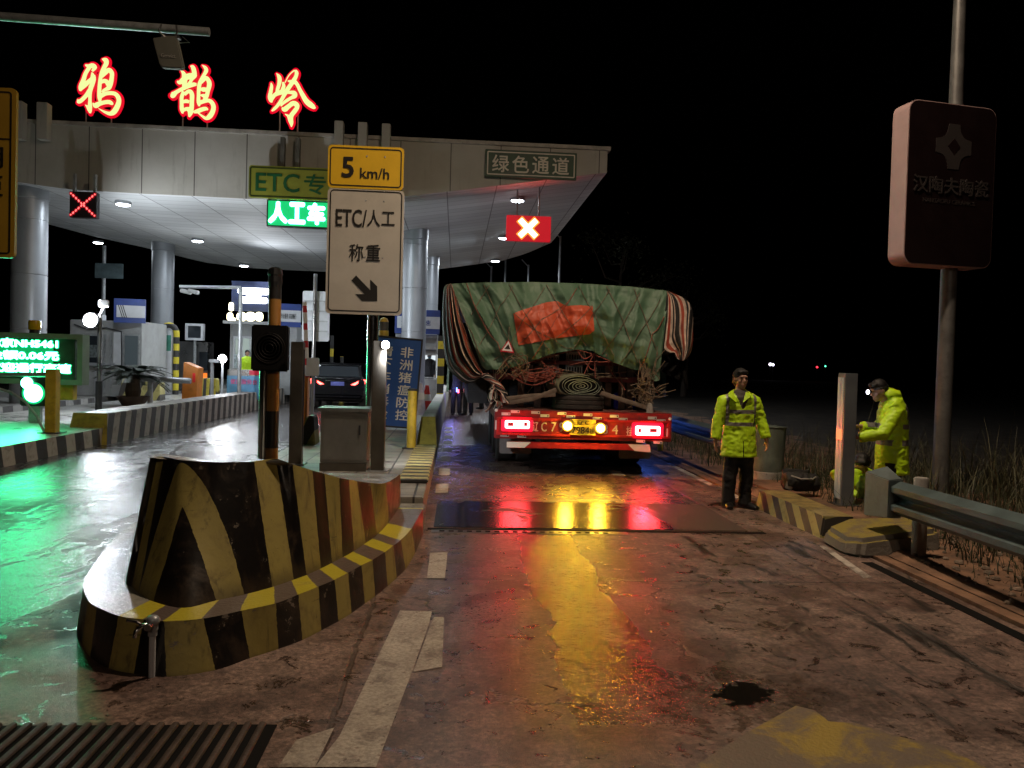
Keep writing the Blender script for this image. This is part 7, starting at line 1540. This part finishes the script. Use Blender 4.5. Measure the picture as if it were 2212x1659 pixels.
# ---- worker at the post
def post_worker():
    Y = 9.15; q = lambda u, v, dy=0: P(u, v, Y + dy); t = thing('person', 'worker with a headlamp in hi-vis coat reaching into the steel post', 'person', (q(1930, 1095).x, Y, .13))
    f = Vector((-1, -.12, -.42)); hc = q(1897, 845, -.0)
    body = MB(); head_shape(body, hc, f, .98); sN, sR, sF = q(1925, 872), q(1938, 884, -.12), q(1930, 880, .17)
    body.tube([q(1922, 876), q(1912, 862), hc + Vector((.03, 0, -.03))], [.07, .058, .055], 14); body.tube([q(1925, 872), q(1928, 910), q(1928, 960), q(1926, 1010)], [(.15, .10), (.16, .11), (.15, .11), (.14, .11)], 16, flat=(0, 1, 0))
    eN, wN = q(1905, 938, -.20), q(1852, 944, -.13); eF, wF = q(1895, 925, .2), q(1860, 921, .14)
    hN, hF = q(1838, 943, -.07), q(1848, 921, .1)
    body.tube([sN, sR, eN, wN, hN.lerp(wN, .3)], [.06, .052, .044, .030, .026], 12); body.tube([sN, sF, eF, wF], [.06, .052, .044, .028], 12)
    hand(body, wN + Vector((-.02, .01, 0)), (-1, .15, -.05), (0, .5, -1), 0, .4, 1, 1); hand(body, wF + Vector((-.01, 0, 0)), (-1, -.1, -.05), (0, -.6, -1), 0, .4, 1, -1)
    for dy, u2 in ((-.1, 1922), (.12, 1935)): body.tube([q(1927, 1005, dy), q(1924, 1050, dy), q(u2, 1090, dy)], [.075, .055, .042], 12)
    remesh(body, 'body', M_skin, t, .0105, 2); hair_cap(t, hc + Vector((.004, .004, .006)), f, 1.0)
    # headlamp
    fN = f.normalized(); hl = hc + fN * .115 + Vector((-.012, -.02, .045)); lm = MB().tube([hl, hl + fN * .03], [.028, .03], 14).build('headlamp', M_dark, t, smooth='auto'); MB().ell(hl + fN * .034 + Vector((-.004, -.012, 0)), (.016, .026, .028), 14, 8).build('lens', em('headlamp_lens', (.82, .80, 1.0), 9), lm, smooth=True)
    lamp('headlamp_light', 'SPOT', hl + fN * .07, 26, (.86, .88, 1.0), .02, Vector((SPX, SPY + .06, 1.30)), 60, .8)
    MB().tube([hc + Matrix.Rotation(2 * math.pi * k / 16, 3, 'Z') @ Vector((-.098, 0, 0)) + Vector((.01, 0, .045 - .03 * math.cos(2 * math.pi * k / 16))) for k in range(17)], [(.010, .003)] * 17, 6, flat=(0, 0, 1)).build('headband', M_dark, t)
    m = MB(); m.tube([q(1917, 858), q(1924, 866), q(1928, 885), q(1927, 930), q(1926, 975), q(1926, 1022)], [(.10, .085), (.165, .115), (.18, .155), (.18, .17), (.19, .175), (.205, .18)], 30, flat=(0, 1, 0))
    m.tube([q(1926, 872, -.1), sR, eN + Vector((.01, 0, 0)), eN.lerp(wN, .55), wN + Vector((.02, 0, 0))], [.08, .088, .076, .064, .060], 16); m.tube([q(1926, 872, .1), sF, eF, wF + Vector((.015, 0, 0))], [.08, .085, .072, .058], 16)
    m.tube([q(1908, 855), q(1916, 850, .0), q(1932, 852), q(1938, 862)], [(.11, .05), (.12, .075), (.12, .06), (.10, .03)], 16, flat=(0, 1, 0))
    zb1 = [(q(1930, 960).z, q(1930, 948).z), (q(1930, 925).z, q(1930, 914).z)]; xb = q(1950, 900).x
    def pick(c):
        if c.y > Y - .24 and c.x > q(1892, 900).x - .05 and any(a < c.z < b for a, b in zb1) and (c.y > Y - .165 or c.x > xb - .1): return 1
        if xb - .045 < c.x < xb + .02 and c.z > q(1950, 905).z and abs(c.y - Y + .10) < .05: return 1
        return 0
    remesh(m, 'coat', [M_hv, M_band], t, .0115, 4, .0095, 8, 6.0, pick)
    m = MB()
    for dy, u2 in ((-.1, 1923), (.12, 1936)): m.tube([q(1927, 1000, dy), q(1925, 1045, dy), q(u2, 1093, dy)], [.095, .08, .075], 16)
    m.tube([q(1927, 990), q(1927, 1025)], [(.16, .12), (.16, .12)], 16, flat=(0, 1, 0)); remesh(m, 'trousers', M_cloth, t, .014, 4, .007, 9, 2)
    for dy, u2 in ((-.1, 1923), (.12, 1936)): a = q(u2, 1090, dy); shoe(t, Vector((a.x, a.y, .13)), (-1, -.1))
post_worker()
# ---- crouching worker
def crouching_worker():
    Y = 9.75; q = lambda u, v, dy=0: P(u, v, Y + dy); b = q(1875, 1090); t = thing('person', 'crouching worker in hi-vis half hidden behind the steel post', 'person', (b.x, Y, .13))
    hc = q(1863, 1004, -.10); f = Vector((-.55, -.6, -.75)); body = MB(); head_shape(body, hc, f, .98); sh = q(1842, 1022, .05); pel = q(1880, 1068, .1)
    body.tube([sh, sh.lerp(hc, .6), hc], [.07, .055, .05], 12); body.tube([sh, sh.lerp(pel, .5) + Vector((.03, 0, .06)), pel], [(.11, .16), (.12, .15), (.12, .16)], 16, flat=(1, 0, 0))
    aL = [q(1826, 1020, -.02), q(1806, 1024, -.08), q(1822, 1058, -.18)]; aR = [q(1848, 1025, -.16), q(1858, 1058, -.2), q(1840, 1075, -.22)]
    for a in (aL, aR): body.tube([sh] + a, [.06, .05, .042, .028], 12); hand(body, a[-1], (a[-1] - a[-2]), (-.5, 0, -.6), 0, .5, 1, 1)
    legs = [[pel + Vector((0, -.1, 0)), q(1866, 1040, -.32), q(1850, 1089, -.12)], [pel + Vector((0, .1, 0)), q(1848, 1048, .05), q(1868, 1088, .22)]]
    for l in legs: body.tube(l, [.08, .058, .042], 12)
    remesh(body, 'body', M_skin, t, .0115, 2); hair_cap(t, hc + Vector((0, 0, .008)), f, 1.04)
    m = MB(); m.tube([sh + Vector((-.02, 0, .05)), sh, sh.lerp(pel, .5) + Vector((.03, 0, .06)), pel + Vector((0, 0, -.02))], [(.07, .10), (.14, .20), (.16, .20), (.16, .20)], 22, flat=(1, 0, 0))
    for a in (aL, aR): m.tube([sh, a[0], a[1], a[1].lerp(a[2], .85)], [.08, .082, .072, .058], 14)
    remesh(m, 'coat', [M_hv], t, .0125, 4, .010, 9, 3)
    m = MB()
    for l in legs: m.tube([l[0], l[0].lerp(l[1], .5), l[1], l[1].lerp(l[2], .5), l[2] + Vector((0, 0, .02))], [.10, .092, .078, .074, .068], 14)
    remesh(m, 'trousers', [hivis_mat('hi_vis_green_trousers', (.26, .38, .06))], t, .0125, 4, .011, 11, 9)
    for l in legs: shoe(t, Vector((l[2].x, l[2].y, .13)), (-1, -.35, 0))
crouching_worker()
# ---- simple standing figures farther away
def far_person(x, y, label, f=(0, -1), coat=M_uni, h=1.70, z=0.0, hat=False, mask=False):
    t = thing('person', label, 'person', (x, y, z)); f = Vector((f[0], f[1], 0)).normalized(); s = Vector((-f.y, f.x, 0)); o = Vector((x, y, z)); k = h / 1.72; L = lambda a, b, c: o + s * (a * k) + f * (b * k) + Vector((0, 0, c * k))
    b = MB(); hc = L(0, .01, 1.60); head_shape(b, hc, f, k); b.tube([L(0, 0, 1.35), L(0, 0, 1.5)], [.07, .055], 12); b.tube([L(0, 0, 1.42), L(0, 0, 1.2), L(0, 0, .9)], [(.09, .15), (.10, .15), (.10, .15)], 14, flat=tuple(f))
    arms = []
    for sg in (1, -1): A = [L(sg * .18, 0, 1.38), L(sg * .23, -.02, 1.1), L(sg * .22, .08, .86)]; arms.append(A); b.tube([L(0, 0, 1.38)] + A, [.06, .05, .042, .028], 10); hand(b, A[-1], (0, 0, -1), -s * sg, 0, .4, k, sg); b.tube([L(sg * .09, 0, .9), L(sg * .10, .02, .5), L(sg * .11, 0, .1)], [.08, .058, .045], 10)
    remesh(b, 'body', M_skin, t, .014, 2); hair_cap(t, hc, f, k)
    m = MB(); m.tube([L(0, 0, 1.48), L(0, 0, 1.42), L(0, 0, 1.25), L(0, 0, 1.0), L(0, 0, .82)], [(.07, .08), (.11, .18), (.135, .195), (.13, .18), (.14, .19)], 22, flat=tuple(f))
    for A in arms: m.tube([L(0, 0, 1.38).lerp(A[0], .7)] + A, [.075, .075, .062, .05], 12)
    remesh(m, 'jacket', coat, t, .016, 4, .008, 8, x)
    m = MB(); m.tube([L(0, 0, 1.0), L(0, 0, .84)], [(.11, .16), (.11, .16)], 16, flat=tuple(f))
    for sg in (1, -1): m.tube([L(sg * .085, 0, .92), L(sg * .10, .02, .5), L(sg * .11, 0, .06)], [.095, .075, .07], 12)
    remesh(m, 'trousers', M_cloth, t, .016, 4, .007, 9, x + 3)
    for sg in (1, -1): shoe(t, L(sg * .11, 0, 0), f + s * sg * .25)
    if mask: MB().ell(hc + f * .075 + Vector((0, 0, -.055)), (.06, .05, .045), 14, 8).build('face_mask', pm('blue_mask', (.25, .45, .60), .6), t)
    return t
far_person(P(985, 895, 25.5).x, 25.5, 'dark uniformed person standing beyond the truck, nearest the booth', (.2, -1)); far_person(P(1011, 895, 25.8).x, 25.8, 'dark uniformed person standing beyond the truck, half hidden by the load', (-.4, -1)); far_person(P(1040, 880, 29.5).x, 29.5, 'dark person farther up the lane behind the knotted cloth', (-1, .2), h=1.66)
q = P(989, 842, 25.3)
sl = thing('shoulder_light', 'small blue and red flashing shoulder light on the officer beyond the truck', 'light', q)
MB().span((q.x - .05, q.y, q.z - .07), (q.x - .02, q.y + .03, q.z + .07)).build('blue_lamp', em('blue_flasher', (.1, .2, 1.0), 9), sl); MB().span((q.x - .005, q.y, q.z - .1), (q.x + .04, q.y + .03, q.z + .01)).build('red_lamp', em('red_flasher', (1.0, .08, .15), 8), sl)
lamp('flasher_light', 'POINT', q + Vector((-.2, -.2, 0)), 9, (.28, .25, 1.0), .08)
q = P(927, 800, YB3 + .55); far_person(q.x, YB3 + .52, 'toll attendant in dark clothes with blue mask inside the lit booth', (.15, -1), M_uni, 1.55, .45, mask=True)
q = P(535, 765, YB2 - .5); far_person(q.x, YB2 - .55, 'small figure in hi-vis in front of the lit left booth window', (.5, -1), M_hv, 1.62, .30)
